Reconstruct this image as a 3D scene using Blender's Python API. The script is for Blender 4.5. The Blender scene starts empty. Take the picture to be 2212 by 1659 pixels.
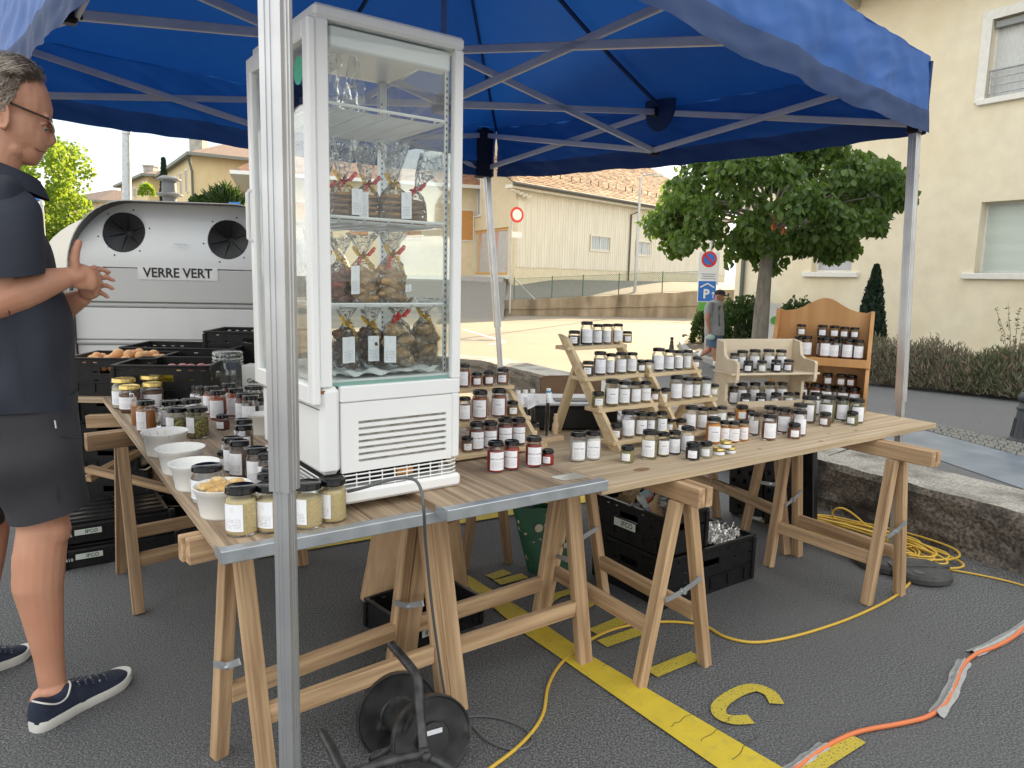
import bpy, bmesh, math, random
from mathutils import Vector, Matrix, noise
random.seed(7)
R_ = random.Random(11)
sc = bpy.context.scene
# ---------------- camera ----------------
W_, H_, F_, PITCH, ROLL, CH = 2212., 1659., 1570., math.radians(8.4), math.radians(1.3), 1.38
cam = bpy.data.cameras.new('camera'); camo = bpy.data.objects.new('camera', cam); sc.collection.objects.link(camo)
cam.sensor_width = 36; cam.lens = 36 * F_ / W_; cam.clip_start = .05; cam.clip_end = 2000
_f = Vector((0, math.cos(PITCH), -math.sin(PITCH))); _u = Vector((0, math.sin(PITCH), math.cos(PITCH))); _r = Vector((1, 0, 0))
c_r = _r * math.cos(ROLL) + _u * math.sin(ROLL); c_u = _u * math.cos(ROLL) - _r * math.sin(ROLL); c_f = _f
camo.matrix_world = Matrix(((c_r.x, c_u.x, -c_f.x, 0), (c_r.y, c_u.y, -c_f.y, 0), (c_r.z, c_u.z, -c_f.z, CH), (0, 0, 0, 1)))
sc.camera = camo
# ---------------- light ----------------
SUN_EL = math.radians(21); SAZ = Vector((.43, .90)).normalized()
sun = bpy.data.lights.new('sun', 'SUN'); sun.energy = 2.6; sun.angle = math.radians(.5); sun.color = (1, .76, .46)
suno = bpy.data.objects.new('sun', sun); sc.collection.objects.link(suno)
sd = Vector((SAZ.x * math.cos(SUN_EL), SAZ.y * math.cos(SUN_EL), math.sin(SUN_EL)))
suno.rotation_euler = sd.to_track_quat('Z', 'Y').to_euler(); suno.location = (20, 40, 30)
world = bpy.data.worlds.new('World'); sc.world = world; world.use_nodes = True
wn = world.node_tree; wn.nodes.clear()
def N(nt, t, **k):
    n = nt.nodes.new(t)
    for a, b in k.items():
        if a in n.inputs.keys() if isinstance(a, str) else False: n.inputs[a].default_value = b
        else: setattr(n, a, b)
    return n
sky = N(wn, 'ShaderNodeTexSky'); sky.sky_type = 'NISHITA'; sky.sun_disc = False; sky.sun_elevation = SUN_EL
sky.sun_rotation = math.atan2(SAZ.x, SAZ.y); sky.altitude = 450; sky.air_density = 1.0; sky.dust_density = 2.0; sky.ozone_density = 1.5
bg = N(wn, 'ShaderNodeBackground'); bg.inputs[1].default_value = .15
wo = N(wn, 'ShaderNodeOutputWorld')
tcw = N(wn, 'ShaderNodeTexCoord'); mpw = N(wn, 'ShaderNodeMapping'); mpw.inputs['Scale'].default_value = (2.2, 2.2, 6.5)
nzw = N(wn, 'ShaderNodeTexNoise'); nzw.inputs['Scale'].default_value = 1.7; nzw.inputs['Detail'].default_value = 7; nzw.inputs['Roughness'].default_value = .56
rpw = N(wn, 'ShaderNodeValToRGB'); rpw.color_ramp.elements[0].position = .36; rpw.color_ramp.elements[1].position = .60
rpw.color_ramp.elements[0].color = (.10, .10, .10, 1); rpw.color_ramp.elements[1].color = (.95, .95, .95, 1)
mxw = N(wn, 'ShaderNodeMix'); mxw.data_type = 'RGBA'; mxw.inputs[7].default_value = (2.9, 2.72, 2.4, 1)
L = wn.links.new
L(tcw.outputs['Generated'], mpw.inputs[0]); L(mpw.outputs[0], nzw.inputs['Vector']); L(nzw.outputs[0], rpw.inputs[0])
dk = N(wn, 'ShaderNodeMix'); dk.data_type = 'RGBA'; dk.blend_type = 'DARKEN'; dk.inputs[0].default_value = 1; dk.inputs[7].default_value = (1.05, 1.28, 1.55, 1); L(sky.outputs[0], dk.inputs[6])
L(rpw.outputs[0], mxw.inputs[0]); L(dk.outputs[2], mxw.inputs[6]); L(mxw.outputs[2], bg.inputs[0]); L(bg.outputs[0], wo.inputs[0])
sc.view_settings.view_transform = 'Standard'; sc.view_settings.look = 'None'; sc.view_settings.gamma = 1
sc.view_settings.use_curve_mapping = False; sc.view_settings.exposure = 2.55

# ---------------- pixel -> place helpers ----------------
def ray(x, y): return c_r * ((x - W_ / 2) / F_) + c_u * ((H_ / 2 - y) / F_) + c_f
CAMP = Vector((0, 0, CH))
def U(x, y, z=0.):
    d = ray(x, y); return CAMP + d * ((z - CH) / d.z)
def D(x, y, Y):
    d = ray(x, y); return CAMP + d * (Y / d.y)
def onplane(x, y, p, n):
    d = ray(x, y); return CAMP + d * ((Vector(p) - CAMP).dot(Vector(n)) / d.dot(Vector(n)))
def V(*a): return Vector(a)
# ---------------- materials ----------------
MATS = {}
def mat(name, col, rough=.6, metal=0., col2=None, scale=8., stretch=(1, 1, 1), detail=4., bump=0., bscale=None, spec=.5, trans=None, lo=.35, hi=.65,
        col3=None, scale3=1., lo3=.5, hi3=.7, alpha=None, emis=None, coat=0., rand=False, coord='Object', sss=0.):
    m = bpy.data.materials.new(name); m.use_nodes = True; nt = m.node_tree; b = nt.nodes['Principled BSDF']
    b.inputs['Base Color'].default_value = (*col, 1); b.inputs['Roughness'].default_value = rough; b.inputs['Metallic'].default_value = metal
    b.inputs['Specular IOR Level'].default_value = spec; b.inputs['Coat Weight'].default_value = coat
    l = nt.links.new
    if col2 or bump or col3:
        tc = N(nt, 'ShaderNodeTexCoord'); mp = N(nt, 'ShaderNodeMapping'); mp.inputs['Scale'].default_value = stretch
        l(tc.outputs[coord], mp.inputs[0])
        if rand:
            oi = N(nt, 'ShaderNodeObjectInfo'); mu = N(nt, 'ShaderNodeVectorMath', operation='SCALE'); mu.inputs[0].default_value = (37, 53, 71)
            l(oi.outputs['Random'], mu.inputs[3]); l(mu.outputs[0], mp.inputs['Location'])
    if col2:
        nz = N(nt, 'ShaderNodeTexNoise'); nz.inputs['Scale'].default_value = scale; nz.inputs['Detail'].default_value = detail
        l(mp.outputs[0], nz.inputs['Vector'])
        rp = N(nt, 'ShaderNodeValToRGB'); rp.color_ramp.elements[0].position = lo; rp.color_ramp.elements[1].position = hi
        rp.color_ramp.elements[0].color = (*col, 1); rp.color_ramp.elements[1].color = (*col2, 1)
        l(nz.outputs[0], rp.inputs[0]); out = rp.outputs[0]
        if col3:
            n3 = N(nt, 'ShaderNodeTexNoise'); n3.inputs['Scale'].default_value = scale3; n3.inputs['Detail'].default_value = 5
            l(mp.outputs[0], n3.inputs['Vector']); r3 = N(nt, 'ShaderNodeMapRange'); r3.inputs[1].default_value = lo3; r3.inputs[2].default_value = hi3
            l(n3.outputs[0], r3.inputs[0]); mx = N(nt, 'ShaderNodeMix'); mx.data_type = 'RGBA'; mx.inputs[7].default_value = (*col3, 1)
            l(r3.outputs[0], mx.inputs[0]); l(out, mx.inputs[6]); out = mx.outputs[2]
        l(out, b.inputs['Base Color'])
    if bump:
        nb = N(nt, 'ShaderNodeTexNoise'); nb.inputs['Scale'].default_value = bscale or scale; nb.inputs['Detail'].default_value = 3
        l(mp.outputs[0], nb.inputs['Vector']); bp = N(nt, 'ShaderNodeBump'); bp.inputs['Strength'].default_value = bump; bp.inputs['Distance'].default_value = .01
        l(nb.outputs[0], bp.inputs['Height']); l(bp.outputs[0], b.inputs['Normal'])
    if sss:
        b.inputs['Subsurface Weight'].default_value = sss; b.inputs['Subsurface Radius'].default_value = (.012, .005, .003); b.inputs['Subsurface Scale'].default_value = 1
    if trans:   # thin translucent sheet
        o = nt.nodes['Material Output']; t = N(nt, 'ShaderNodeBsdfTranslucent'); t.inputs[0].default_value = (*trans[:3], 1)
        ms = N(nt, 'ShaderNodeMixShader'); ms.inputs[0].default_value = trans[3]
        l(b.outputs[0], ms.inputs[1]); l(t.outputs[0], ms.inputs[2]); l(ms.outputs[0], o.inputs[0])
    if emis: b.inputs['Emission Color'].default_value = (*emis[:3], 1); b.inputs['Emission Strength'].default_value = emis[3]
    MATS[name] = m; return m
def glassm(name, tint=(.96, .98, .97), k=1., rough=.02, bump=0., bscale=20., body=None, base=0.):
    m = bpy.data.materials.new(name); m.use_nodes = True; nt = m.node_tree; nt.nodes.clear(); l = nt.links.new
    o = N(nt, 'ShaderNodeOutputMaterial'); t = N(nt, 'ShaderNodeBsdfTransparent'); t.inputs[0].default_value = (*tint, 1)
    g = N(nt, 'ShaderNodeBsdfGlossy'); g.inputs[1].default_value = rough; g.inputs[0].default_value = (1, 1, 1, 1)
    fr = N(nt, 'ShaderNodeFresnel'); fr.inputs[0].default_value = 1.5
    mu = N(nt, 'ShaderNodeMath', operation='MULTIPLY_ADD'); mu.inputs[1].default_value = k; mu.inputs[2].default_value = base; mu.use_clamp = True
    l(fr.outputs[0], mu.inputs[0]); ms = N(nt, 'ShaderNodeMixShader'); l(mu.outputs[0], ms.inputs[0]); l(t.outputs[0], ms.inputs[1]); l(g.outputs[0], ms.inputs[2])
    if bump:
        tc = N(nt, 'ShaderNodeTexCoord'); nb = N(nt, 'ShaderNodeTexNoise'); nb.inputs['Scale'].default_value = bscale; nb.inputs['Detail'].default_value = 2
        nb.inputs['Distortion'].default_value = 1.2
        l(tc.outputs['Object'], nb.inputs['Vector']); bp = N(nt, 'ShaderNodeBump'); bp.inputs['Strength'].default_value = bump; bp.inputs['Distance'].default_value = .02
        l(nb.outputs[0], bp.inputs['Height']); l(bp.outputs[0], g.inputs['Normal']); l(bp.outputs[0], fr.inputs['Normal'])
    fin = ms.outputs[0]
    if body:
        d = N(nt, 'ShaderNodeBsdfDiffuse'); d.inputs[0].default_value = (*body[:3], 1); m2 = N(nt, 'ShaderNodeMixShader'); m2.inputs[0].default_value = body[3]
        l(fin, m2.inputs[1]); l(d.outputs[0], m2.inputs[2]); fin = m2.outputs[0]
    l(fin, o.inputs[0]); MATS[name] = m; return m
# ---------------- mesh builder ----------------
COL = sc.collection
WM = {}
class MB:
    def __init__(s): s.v = []; s.f = []; s.m = []; s.uv = {}
    def add(s, vs, fs, mi=0, T=None):
        n = len(s.v)
        s.v += [tuple(T @ Vector(v)) if T is not None else tuple(v) for v in vs]
        for f in fs: s.f.append(tuple(n + i for i in f)); s.m.append(mi)
        return s
    def box(s, c, d, T=None, mi=0, ch=0.):
        x, y, z = d[0] / 2, d[1] / 2, d[2] / 2; cx, cy, cz = c
        if ch <= 0:
            vs = [(cx + a * x, cy + b * y, cz + e * z) for a in (-1, 1) for b in (-1, 1) for e in (-1, 1)]
            return s.add(vs, [(0, 1, 3, 2), (4, 6, 7, 5), (0, 4, 5, 1), (2, 3, 7, 6), (0, 2, 6, 4), (1, 5, 7, 3)], mi, T)
        ch = min(ch, x * .45, y * .45, z * .45); vs = []; idx = {}
        for a in (-1, 1):
            for b in (-1, 1):
                for e in (-1, 1):
                    for k, q in enumerate(((x, y - ch, z - ch), (x - ch, y, z - ch), (x - ch, y - ch, z))):
                        idx[(a, b, e, k)] = len(vs); vs.append((cx + a * q[0], cy + b * q[1], cz + e * q[2]))
        fs = []
        def face(ids, nrm):
            p = [Vector(vs[i]) for i in ids]; nn = (p[1] - p[0]).cross(p[2] - p[1])
            fs.append(tuple(ids) if nn.dot(Vector(nrm)) > 0 else tuple(reversed(ids)))
        for a in (-1, 1):
            face([idx[(a, -1, -1, 0)], idx[(a, 1, -1, 0)], idx[(a, 1, 1, 0)], idx[(a, -1, 1, 0)]], (a, 0, 0))
            face([idx[(-1, a, -1, 1)], idx[(1, a, -1, 1)], idx[(1, a, 1, 1)], idx[(-1, a, 1, 1)]], (0, a, 0))
            face([idx[(-1, -1, a, 2)], idx[(1, -1, a, 2)], idx[(1, 1, a, 2)], idx[(-1, 1, a, 2)]], (0, 0, a))
            for b in (-1, 1):
                face([idx[(a, b, -1, 0)], idx[(a, b, 1, 0)], idx[(a, b, 1, 1)], idx[(a, b, -1, 1)]], (a, b, 0))
                face([idx[(a, -1, b, 0)], idx[(a, 1, b, 0)], idx[(a, 1, b, 2)], idx[(a, -1, b, 2)]], (a, 0, b))
                face([idx[(-1, a, b, 1)], idx[(1, a, b, 1)], idx[(1, a, b, 2)], idx[(-1, a, b, 2)]], (0, a, b))
                for e in (-1, 1): face([idx[(a, b, e, 0)], idx[(a, b, e, 1)], idx[(a, b, e, 2)]], (a, b, e))
        return s.add(vs, fs, mi, T)
    def bar(s, p0, p1, w, h=None, up=(0, 0, 1), mi=0, ch=0.):
        h = h or w; T, Ln = frame(p0, p1, up); return s.box((Ln / 2, 0, 0), (Ln, w, h), T, mi, ch)
    def tube(s, pts, r, n=8, mi=0, cap=True, closed=False):
        pts = [Vector(p) for p in pts]; m = len(pts); rr = r if isinstance(r, (list, tuple)) else [r] * m
        vs = []; prev = None
        for i, p in enumerate(pts):
            if closed: t = pts[(i + 1) % m] - pts[i - 1]
            else: t = pts[min(i + 1, m - 1)] - pts[max(i - 1, 0)]
            if t.length < 1e-9: t = Vector((0, 0, 1))
            t.normalize()
            if prev is None:
                a = Vector((0, 0, 1)) if abs(t.z) < .9 else Vector((1, 0, 0)); u = t.cross(a).normalized()
            else:
                u = prev - t * prev.dot(t); u = u.normalized() if u.length > 1e-6 else t.orthogonal().normalized()
            prev = u; w = t.cross(u)
            for k in range(n):
                a = 2 * math.pi * k / n; vs.append(p + (u * math.cos(a) + w * math.sin(a)) * rr[i])
        fs = []
        for i in range(m if closed else m - 1):
            j = (i + 1) % m
            for k in range(n): fs.append((i * n + k, i * n + (k + 1) % n, j * n + (k + 1) % n, j * n + k))
        if cap and not closed: fs += [tuple(reversed(range(n))), tuple((m - 1) * n + k for k in range(n))]
        return s.add(vs, fs, mi)
    def lathe(s, prof, n=16, T=None, mi=0, cap=(True, True)):
        vs = []; fs = []; m = len(prof)
        for r, z in prof:
            for k in range(n):
                a = 2 * math.pi * k / n; vs.append((r * math.cos(a), r * math.sin(a), z))
        for i in range(m - 1):
            for k in range(n): fs.append((i * n + k, i * n + (k + 1) % n, (i + 1) * n + (k + 1) % n, (i + 1) * n + k))
        if cap[0]: fs.append(tuple(reversed(range(n))))
        if cap[1]: fs.append(tuple((m - 1) * n + k for k in range(n)))
        return s.add(vs, fs, mi, T)
    def prism(s, poly, z0, z1, T=None, mi=0):
        n = len(poly); vs = [(x, y, z0) for x, y in poly] + [(x, y, z1) for x, y in poly]
        return s.add(vs, [tuple(reversed(range(n))), tuple(range(n, 2 * n))] + [(i, (i + 1) % n, n + (i + 1) % n, n + i) for i in range(n)], mi, T)
    def ball(s, c, r, n=10, T=None, mi=0, R3=None):
        r = r if isinstance(r, (tuple, list)) else (r, r, r); rings = max(4, n // 2 + 1); vs = [(0, 0, -1)]; fs = []
        for i in range(1, rings):
            ph = math.pi * i / rings
            for k in range(n): a = 2 * math.pi * k / n; vs.append((math.sin(ph) * math.cos(a), math.sin(ph) * math.sin(a), -math.cos(ph)))
        vs.append((0, 0, 1)); last = len(vs) - 1
        for k in range(n):
            fs.append((0, 1 + (k + 1) % n, 1 + k)); b = 1 + (rings - 2) * n; fs.append((last, b + k, b + (k + 1) % n))
        for i in range(rings - 2):
            for k in range(n): a = 1 + i * n; fs.append((a + k, a + (k + 1) % n, a + n + (k + 1) % n, a + n + k))
        M3 = (R3.to_4x4() if R3 is not None else Matrix.Identity(4)); TT = Matrix.Translation(c) @ M3 @ Matrix.Diagonal((*r, 1))
        return s.add(vs, fs, mi, T @ TT if T is not None else TT)
    def grid(s, P, mi=0, flip=False):
        n = len(s.v); a = len(P); b = len(P[0])
        s.v += [tuple(p) for row in P for p in row]
        for i in range(a - 1):
            for j in range(b - 1):
                q = (n + i * b + j, n + i * b + j + 1, n + (i + 1) * b + j + 1, n + (i + 1) * b + j)
                s.f.append(q[::-1] if flip else q); s.m.append(mi)
        return s
    def mesh(s, name, mats, smooth=False, uv=None):
        me = bpy.data.meshes.new(name); me.from_pydata(s.v, [], s.f)
        for m in (mats if isinstance(mats, (list, tuple)) else [mats]): me.materials.append(m)
        if any(s.m): me.polygons.foreach_set('material_index', s.m)
        if smooth:
            me.polygons.foreach_set('use_smooth', [True] * len(me.polygons))
            if smooth != 'all':
                try: me.set_sharp_from_angle(angle=math.radians(38))
                except Exception: pass
        if uv:
            ul = me.uv_layers.new(name='UVMap')
            for lp in me.loops: ul.data[lp.index].uv = uv(me.vertices[lp.vertex_index].co)
        me.update(); return me
    def build(s, name, mats, parent=None, smooth=False, uv=None, M=None, kind=None):
        return put(name, s.mesh(name, mats, smooth, uv), parent, M, kind)
def frame(p0, p1, up=(0, 0, 1)):
    p0 = Vector(p0); p1 = Vector(p1); x = (p1 - p0); Ln = x.length; x.normalize(); up = Vector(up)
    if abs(x.dot(up)) > .99: up = Vector((0, 1, 0)) if abs(x.y) < .9 else Vector((1, 0, 0))
    y = up.cross(x).normalized(); z = x.cross(y)
    return Matrix(((x.x, y.x, z.x, p0.x), (x.y, y.y, z.y, p0.y), (x.z, y.z, z.z, p0.z), (0, 0, 0, 1))), Ln
def put(name, me, parent=None, M=None, kind=None):
    """M: matrix in the parent's space (or the world's without a parent)"""
    o = bpy.data.objects.new(name, me); COL.objects.link(o)
    if M is not None: o.matrix_basis = M
    if parent is not None: o.parent = parent
    if kind: o['kind'] = kind
    return o
def thing(name, label, cat, loc=(0, 0, 0), rz=0., group=None, scale=1., M=None):
    o = bpy.data.objects.new(name, None); COL.objects.link(o); o.empty_display_size = .1
    if M is not None: o.matrix_basis = M
    else: o.location = loc; o.rotation_euler = (0, 0, rz); o.scale = (scale,) * 3
    o['label'] = label; o['category'] = cat
    if group: o['group'] = group
    return o
def tag(o, label, cat, group=None, kind=None):
    o['label'] = label; o['category'] = cat
    if group: o['group'] = group
    if kind: o['kind'] = kind
    return o
def copy_tree(o, parent=None):
    c = o.copy(); COL.objects.link(c)
    if parent is not None: c.parent = parent
    for ch in list(o.children): copy_tree(ch, c)
    return c
def barpart(name, p0, p1, w, h, m, parent, up=(0, 0, 1), ch=.002, O=None, kind=None):
    """a plank as its own object whose local X runs along it (wood grain follows); p0, p1 in the parent's space"""
    T, Ln = frame(p0, p1, up); b = MB(); b.box((Ln / 2, 0, 0), (Ln, w, h), None, 0, ch)
    return b.build(name, m, parent, False, None, T, kind)
TXT = {}
def text_mesh(s, size, m, ext=0., align='CENTER', bold=0.):
    key = (s, size, m.name, ext, align, bold)
    if key in TXT: return TXT[key]
    cu = bpy.data.curves.new('text', 'FONT'); cu.body = s; cu.size = size; cu.align_x = align; cu.align_y = 'CENTER'; cu.extrude = ext; cu.resolution_u = 2; cu.offset = bold
    o = bpy.data.objects.new('tmp', cu); COL.objects.link(o); dg = bpy.context.evaluated_depsgraph_get()
    me = bpy.data.meshes.new_from_object(o.evaluated_get(dg)); bpy.data.objects.remove(o); bpy.data.curves.remove(cu)
    me.materials.clear(); me.materials.append(m); TXT[key] = me; return me
def text_on(name, s, size, m, org, xdir, ydir, parent=None, align='CENTER', ext=0., bold=0., sx=1.):
    """flat lettering: origin, reading direction, up direction"""
    x = Vector(xdir).normalized(); y = Vector(ydir); y = (y - x * y.dot(x)).normalized(); z = x.cross(y)
    M = Matrix(((x.x * sx, y.x, z.x, org[0]), (x.y * sx, y.y, z.y, org[1]), (x.z * sx, y.z, z.z, org[2]), (0, 0, 0, 1)))
    return put(name, text_mesh(s, size, m, ext, align, bold), parent, M)
def sm(t): t = max(0., min(1., t)); return t * t * (3 - 2 * t)
YAW = .61; A = Vector((math.cos(YAW), math.sin(YAW), 0)); B = Vector((-math.sin(YAW), math.cos(YAW), 0)); Z = Vector((0, 0, 1))
# colours / stuff
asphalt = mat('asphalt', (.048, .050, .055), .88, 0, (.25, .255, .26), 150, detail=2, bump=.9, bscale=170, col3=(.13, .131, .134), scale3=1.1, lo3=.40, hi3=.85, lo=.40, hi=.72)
asph_b = mat('sky_tinted_asphalt', (.10, .13, .17), .35, 0, (.17, .20, .245), 3.2, stretch=(1, 1, 1), detail=9, bump=.1, bscale=90)  # reflected sky is put into the base colour as blue
lot = mat('sunlit_parking_asphalt', (.19, .165, .125), .9, 0, (.26, .23, .18), 60, detail=5, bump=.3, bscale=160, col3=(.15, .145, .13), scale3=.3, lo3=.45, hi3=.75)  # paler and warmer than the ground asphalt: sunlight put into the colour
roadm = mat('road_asphalt', (.085, .088, .09), .9, 0, (.11, .11, .11), 60, bump=.2)
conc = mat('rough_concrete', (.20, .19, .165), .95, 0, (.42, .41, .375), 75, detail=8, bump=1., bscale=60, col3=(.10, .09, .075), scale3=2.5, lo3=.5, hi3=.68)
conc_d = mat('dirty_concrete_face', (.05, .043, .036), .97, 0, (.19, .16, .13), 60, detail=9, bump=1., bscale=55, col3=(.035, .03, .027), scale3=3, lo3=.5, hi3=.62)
retain = mat('stained_retaining_concrete', (.21, .17, .12), .95, 0, (.38, .33, .25), 1.4, stretch=(1, 1, .35), detail=10, bump=.5, bscale=9, col3=(.10, .08, .055), scale3=.8, lo3=.47, hi3=.66)
kerbm = mat('granite_kerb', (.22, .22, .21), .9, 0, (.34, .33, .31), 30, bump=.5, bscale=60, rand=True)
yel = mat('yellow_road_paint', (.62, .47, .035), .75, 0, (.56, .42, .03), 12, detail=8, bump=.4, bscale=240, col3=(.47, .37, .05), scale3=26, lo3=.56, hi3=.72)
yelw = mat('worn_yellow_paint', (.52, .41, .045), .8, 0, (.09, .085, .06), 140, detail=3, bump=.5, bscale=200, lo=.56, hi=.68)
whit = mat('white_road_paint', (.62, .6, .55), .8, 0, (.45, .43, .39), 20, detail=6)
soil = mat('dry_soil', (.07, .055, .04), 1, 0, (.13, .105, .08), 20, bump=.8)
plaster = mat('cream_roughcast_plaster', (.70, .635, .49), .92, 0, (.76, .695, .54), 3, detail=8, bump=.55, bscale=42, col3=(.66, .56, .37), scale3=.35, lo3=.5, hi3=.8)
plaster_w = mat('white_window_surround', (.74, .73, .69), .8, 0, (.68, .67, .63), 9)
blk = mat('black_plastic', (.008, .008, .009), .4, 0, (.014, .014, .015), 30, bump=.1, bscale=60, spec=.3)
blkm = mat('black_painted_metal', (.02, .021, .022), .5)
galv = mat('galvanised_steel', (.38, .41, .44), .45, .75, (.50, .53, .56), 14, detail=6, bump=.1)
alu = mat('aluminium', (.50, .51, .53), .38, .8, (.60, .61, .63), 6, stretch=(1, 1, 1), bump=.05)
whitep = mat('white_enamel', (.84, .845, .85), .3, 0, (.80, .81, .815), 2.5)
pure = mat('white_paper', (.74, .75, .80), .7)
ink = mat('black_ink', (.02, .02, .022), .6)
inkg = mat('grey_ink', (.13, .13, .15), .7)
# ================= SETTING =================
def gz(x, y): return -.54 * sm((y - 7) / 10)
def axis_vals(lo, hi, fine_lo, fine_hi, step, big):
    v = []; t = lo
    while t < hi:
        v.append(t); t += step if fine_lo <= t < fine_hi else big
    v.append(hi); return v
b = MB(); xs = axis_vals(-300, 300, -12, 14, 1.0, 12); ys = axis_vals(-60, 600, -4, 40, .8, 14)
b.grid([[(x, y, gz(x, y)) for x in xs] for y in ys]); b.f = [f[::-1] if False else f for f in b.f]
g = b.build('ground', asphalt, kind='structure'); g['label'] = 'dark grey speckled asphalt under the market tent'
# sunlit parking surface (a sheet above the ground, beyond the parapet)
def sheet(name, poly_rows, m, dz=.004, kind='structure'):
    bb = MB(); bb.grid([[(p[0], p[1], gz(p[0], p[1]) + dz) for p in row] for row in poly_rows]); return bb.build(name, m, kind=kind)
PAR0 = U(2212, 1110, .30); PAR1 = U(1740, 985, .30); pd = (PAR1 - PAR0); pd.z = 0; pd.normalize()       # parapet direction, away from the camera
pn = Vector((pd.y, -pd.x, 0))                                                                              # towards the street side (right)
if pn.x < 0: pn = -pn
PP = [PAR0 - pd * 3.2, PAR0, PAR1, U(1183, 821, .2), U(1010, 786, .1), U(560, 740, .05)]
rows = []
for j in range(41):
    t = j / 40
    # left boundary follows the parapet's back, far edge at the retaining wall
    row = []
    for i in range(31):
        s = i / 30; y = 8.0 + (37.6 - 8.0) * t
        xl = -30 - 30 * t; xr = .1 + .40 * (y - 8.0) + .2
        row.append((xl + (xr - xl) * s, y))
    rows.append(row)
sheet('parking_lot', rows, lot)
# white bay lines on the lot
def gstrip(name, p, q, w, m, dz=.009, par=None, n=6):
    p = Vector(p[:2]); q = Vector(q[:2]); d = (q - p).normalized(); nn = Vector((-d.y, d.x)) * w / 2
    bb = MB(); bb.grid([[(*(p + (q - p) * i / n + nn * k), gz(*(p + (q - p) * i / n)) + dz) for k in (1, -1)] for i in range(n + 1)][::-1])
    return bb.build(name, m, par, kind='structure')
for (a, c) in (((1000, 709), (1092, 736)), ((1055, 742), (1090, 738)), ((640, 702), (700, 708)), ((1003, 660), (1085, 666))):
    zz = -.5; gstrip('bay_line', U(*a, zz), U(*c, zz), .14, whit)
# street behind the retaining wall, rising to the houses
RW0 = V(-.45, 36.3, 0); RW1 = V(9.9, 38.3, 0)
def ry(x): return 36.3 + .19 * (x + .45)
def upz(x, y):
    if x < -.45:
        return -.535 + (1.28 + .54) * sm((y - 32.5) / 10)
    zt = .15 + .063 * (x + .45); u = max(0, min(1, (y - ry(x)) / 6.5)); return zt + (1.28 - zt) * u
b = MB(); P = []
for i in range(61):
    x = -.45 + i * 1.0; P.append([(x, ry(x) + .1 + j * (1.0 if j < 14 else 4), upz(x, ry(x) + .1 + j * (1.0 if j < 14 else 4))) for j in range(22)])
b.grid(P, flip=True)
P = []
for i in range(41):
    x = -.45 - i * 1.3; P.append([(x, 32.5 + j * (1.0 if j < 14 else 4), upz(x - .01, 32.5 + j * (1.0 if j < 14 else 4))) for j in range(22)])
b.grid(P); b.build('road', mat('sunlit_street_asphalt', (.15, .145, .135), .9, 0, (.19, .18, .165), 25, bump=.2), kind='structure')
# pavement strip along the houses
b = MB()
P = [[(x, 40.2 + k * 1.3 - .08 * x, upz(x - .01, 40.2 + k * 1.3) + .1 + (0 if k else -.1)) for k in (0, 0.02, 1)] for x in [-.6 - i * 1.2 for i in range(16)]]
b.grid(P); b.build('pavement', kerbm, kind='structure')
# ---------- retaining wall + chain link fence ----------
rw = thing('retaining_wall', 'long stained concrete retaining wall under the green wire fence', 'wall', (0, 0, 0))
b = MB(); n = 26
top = []
for i in range(n + 1):
    x = -.45 + (12.5 + .45) * i / n; y = ry(x); top.append((x, y, .15 + .063 * (x + .45) + (.02 * math.sin(i * 1.7))))
for i in range(n):
    a, c = top[i], top[i + 1]
    for (p, q, z0) in ((a, c, -.7),):
        b.add([(p[0], p[1], z0), (q[0], q[1], z0), (q[0], q[1], q[2] + .06), (p[0], p[1], p[2] + .06), (p[0], p[1] + .25, z0), (q[0], q[1] + .25, z0), (q[0], q[1] + .25, q[2] + .06), (p[0], p[1] + .25, p[2] + .06)],
              [(0, 1, 2, 3), (3, 2, 6, 7), (5, 4, 7, 6)] + ([(4, 0, 3, 7)] if i == 0 else []))
b.build('wall_body', retain, rw)
b = MB()
for i in range(n): b.bar((top[i][0], top[i][1] - .03, -.62 + (top[i][2] + .62) * .52), (top[i + 1][0], top[i + 1][1] - .03, -.62 + (top[i + 1][2] + .62) * .52), .05, .05)
b.build('casting_ledge', retain, rw)
gw = mat('green_fence_wire', (.05, .13, .085), .5, .2)
gp = mat('green_fence_post', (.035, .115, .07), .5)
fe = thing('chain_link_fence', 'low green chain link fence on top of the retaining wall', 'fence', (0, 0, 0))
posts = []
for px in (1106, 1187, 1253, 1330, 1423, 1509, 1532):
    d = (px - 1106) / F_
    x = d * 37; x = d * (ry(x) + .12); y = ry(x) + .12; posts.append((x, y, .2 + .063 * (x + .45)))
for p in posts:
    mb = MB(); mb.tube([(p[0], p[1], p[2] - .1), (p[0], p[1], p[2] + 1.12)], .028, 6); mb.build('fence_post', gp, fe)
mb = MB(); mb.tube([(posts[0][0], posts[0][1], posts[0][2] + 1.05), (posts[0][0] + 1.05, posts[0][1] + .15, posts[0][2] + .05)], .03, 6); mb.build('brace', galv, fe)
mb = MB(); x0 = posts[0][0]; x1 = posts[-1][0]; k = 0; x = x0 - 1.1
while x < x1:
    for s in (1, -1):
        xa, xb = (x, x + 1.1) if s > 0 else (x + 1.1, x)
        ca = max(x0, min(x1, x)); cb = max(x0, min(x1, x + 1.1))
        if cb - ca > .01:
            za = .22 + 1.05 * ((ca - x) / 1.1 if s > 0 else 1 - (ca - x) / 1.1); zb = .22 + 1.05 * ((cb - x) / 1.1 if s > 0 else 1 - (cb - x) / 1.1)
            mb.bar((ca, ry(ca) + .12, za + .063 * (ca + .45)), (cb, ry(cb) + .12, zb + .063 * (cb + .45)), .007)
    x += .11
for zz in (.25, 1.25): mb.bar((x0, ry(x0) + .12, zz + .063 * (x0 + .45)), (x1, ry(x1) + .12, zz + .063 * (x1 + .45)), .012)
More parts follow.
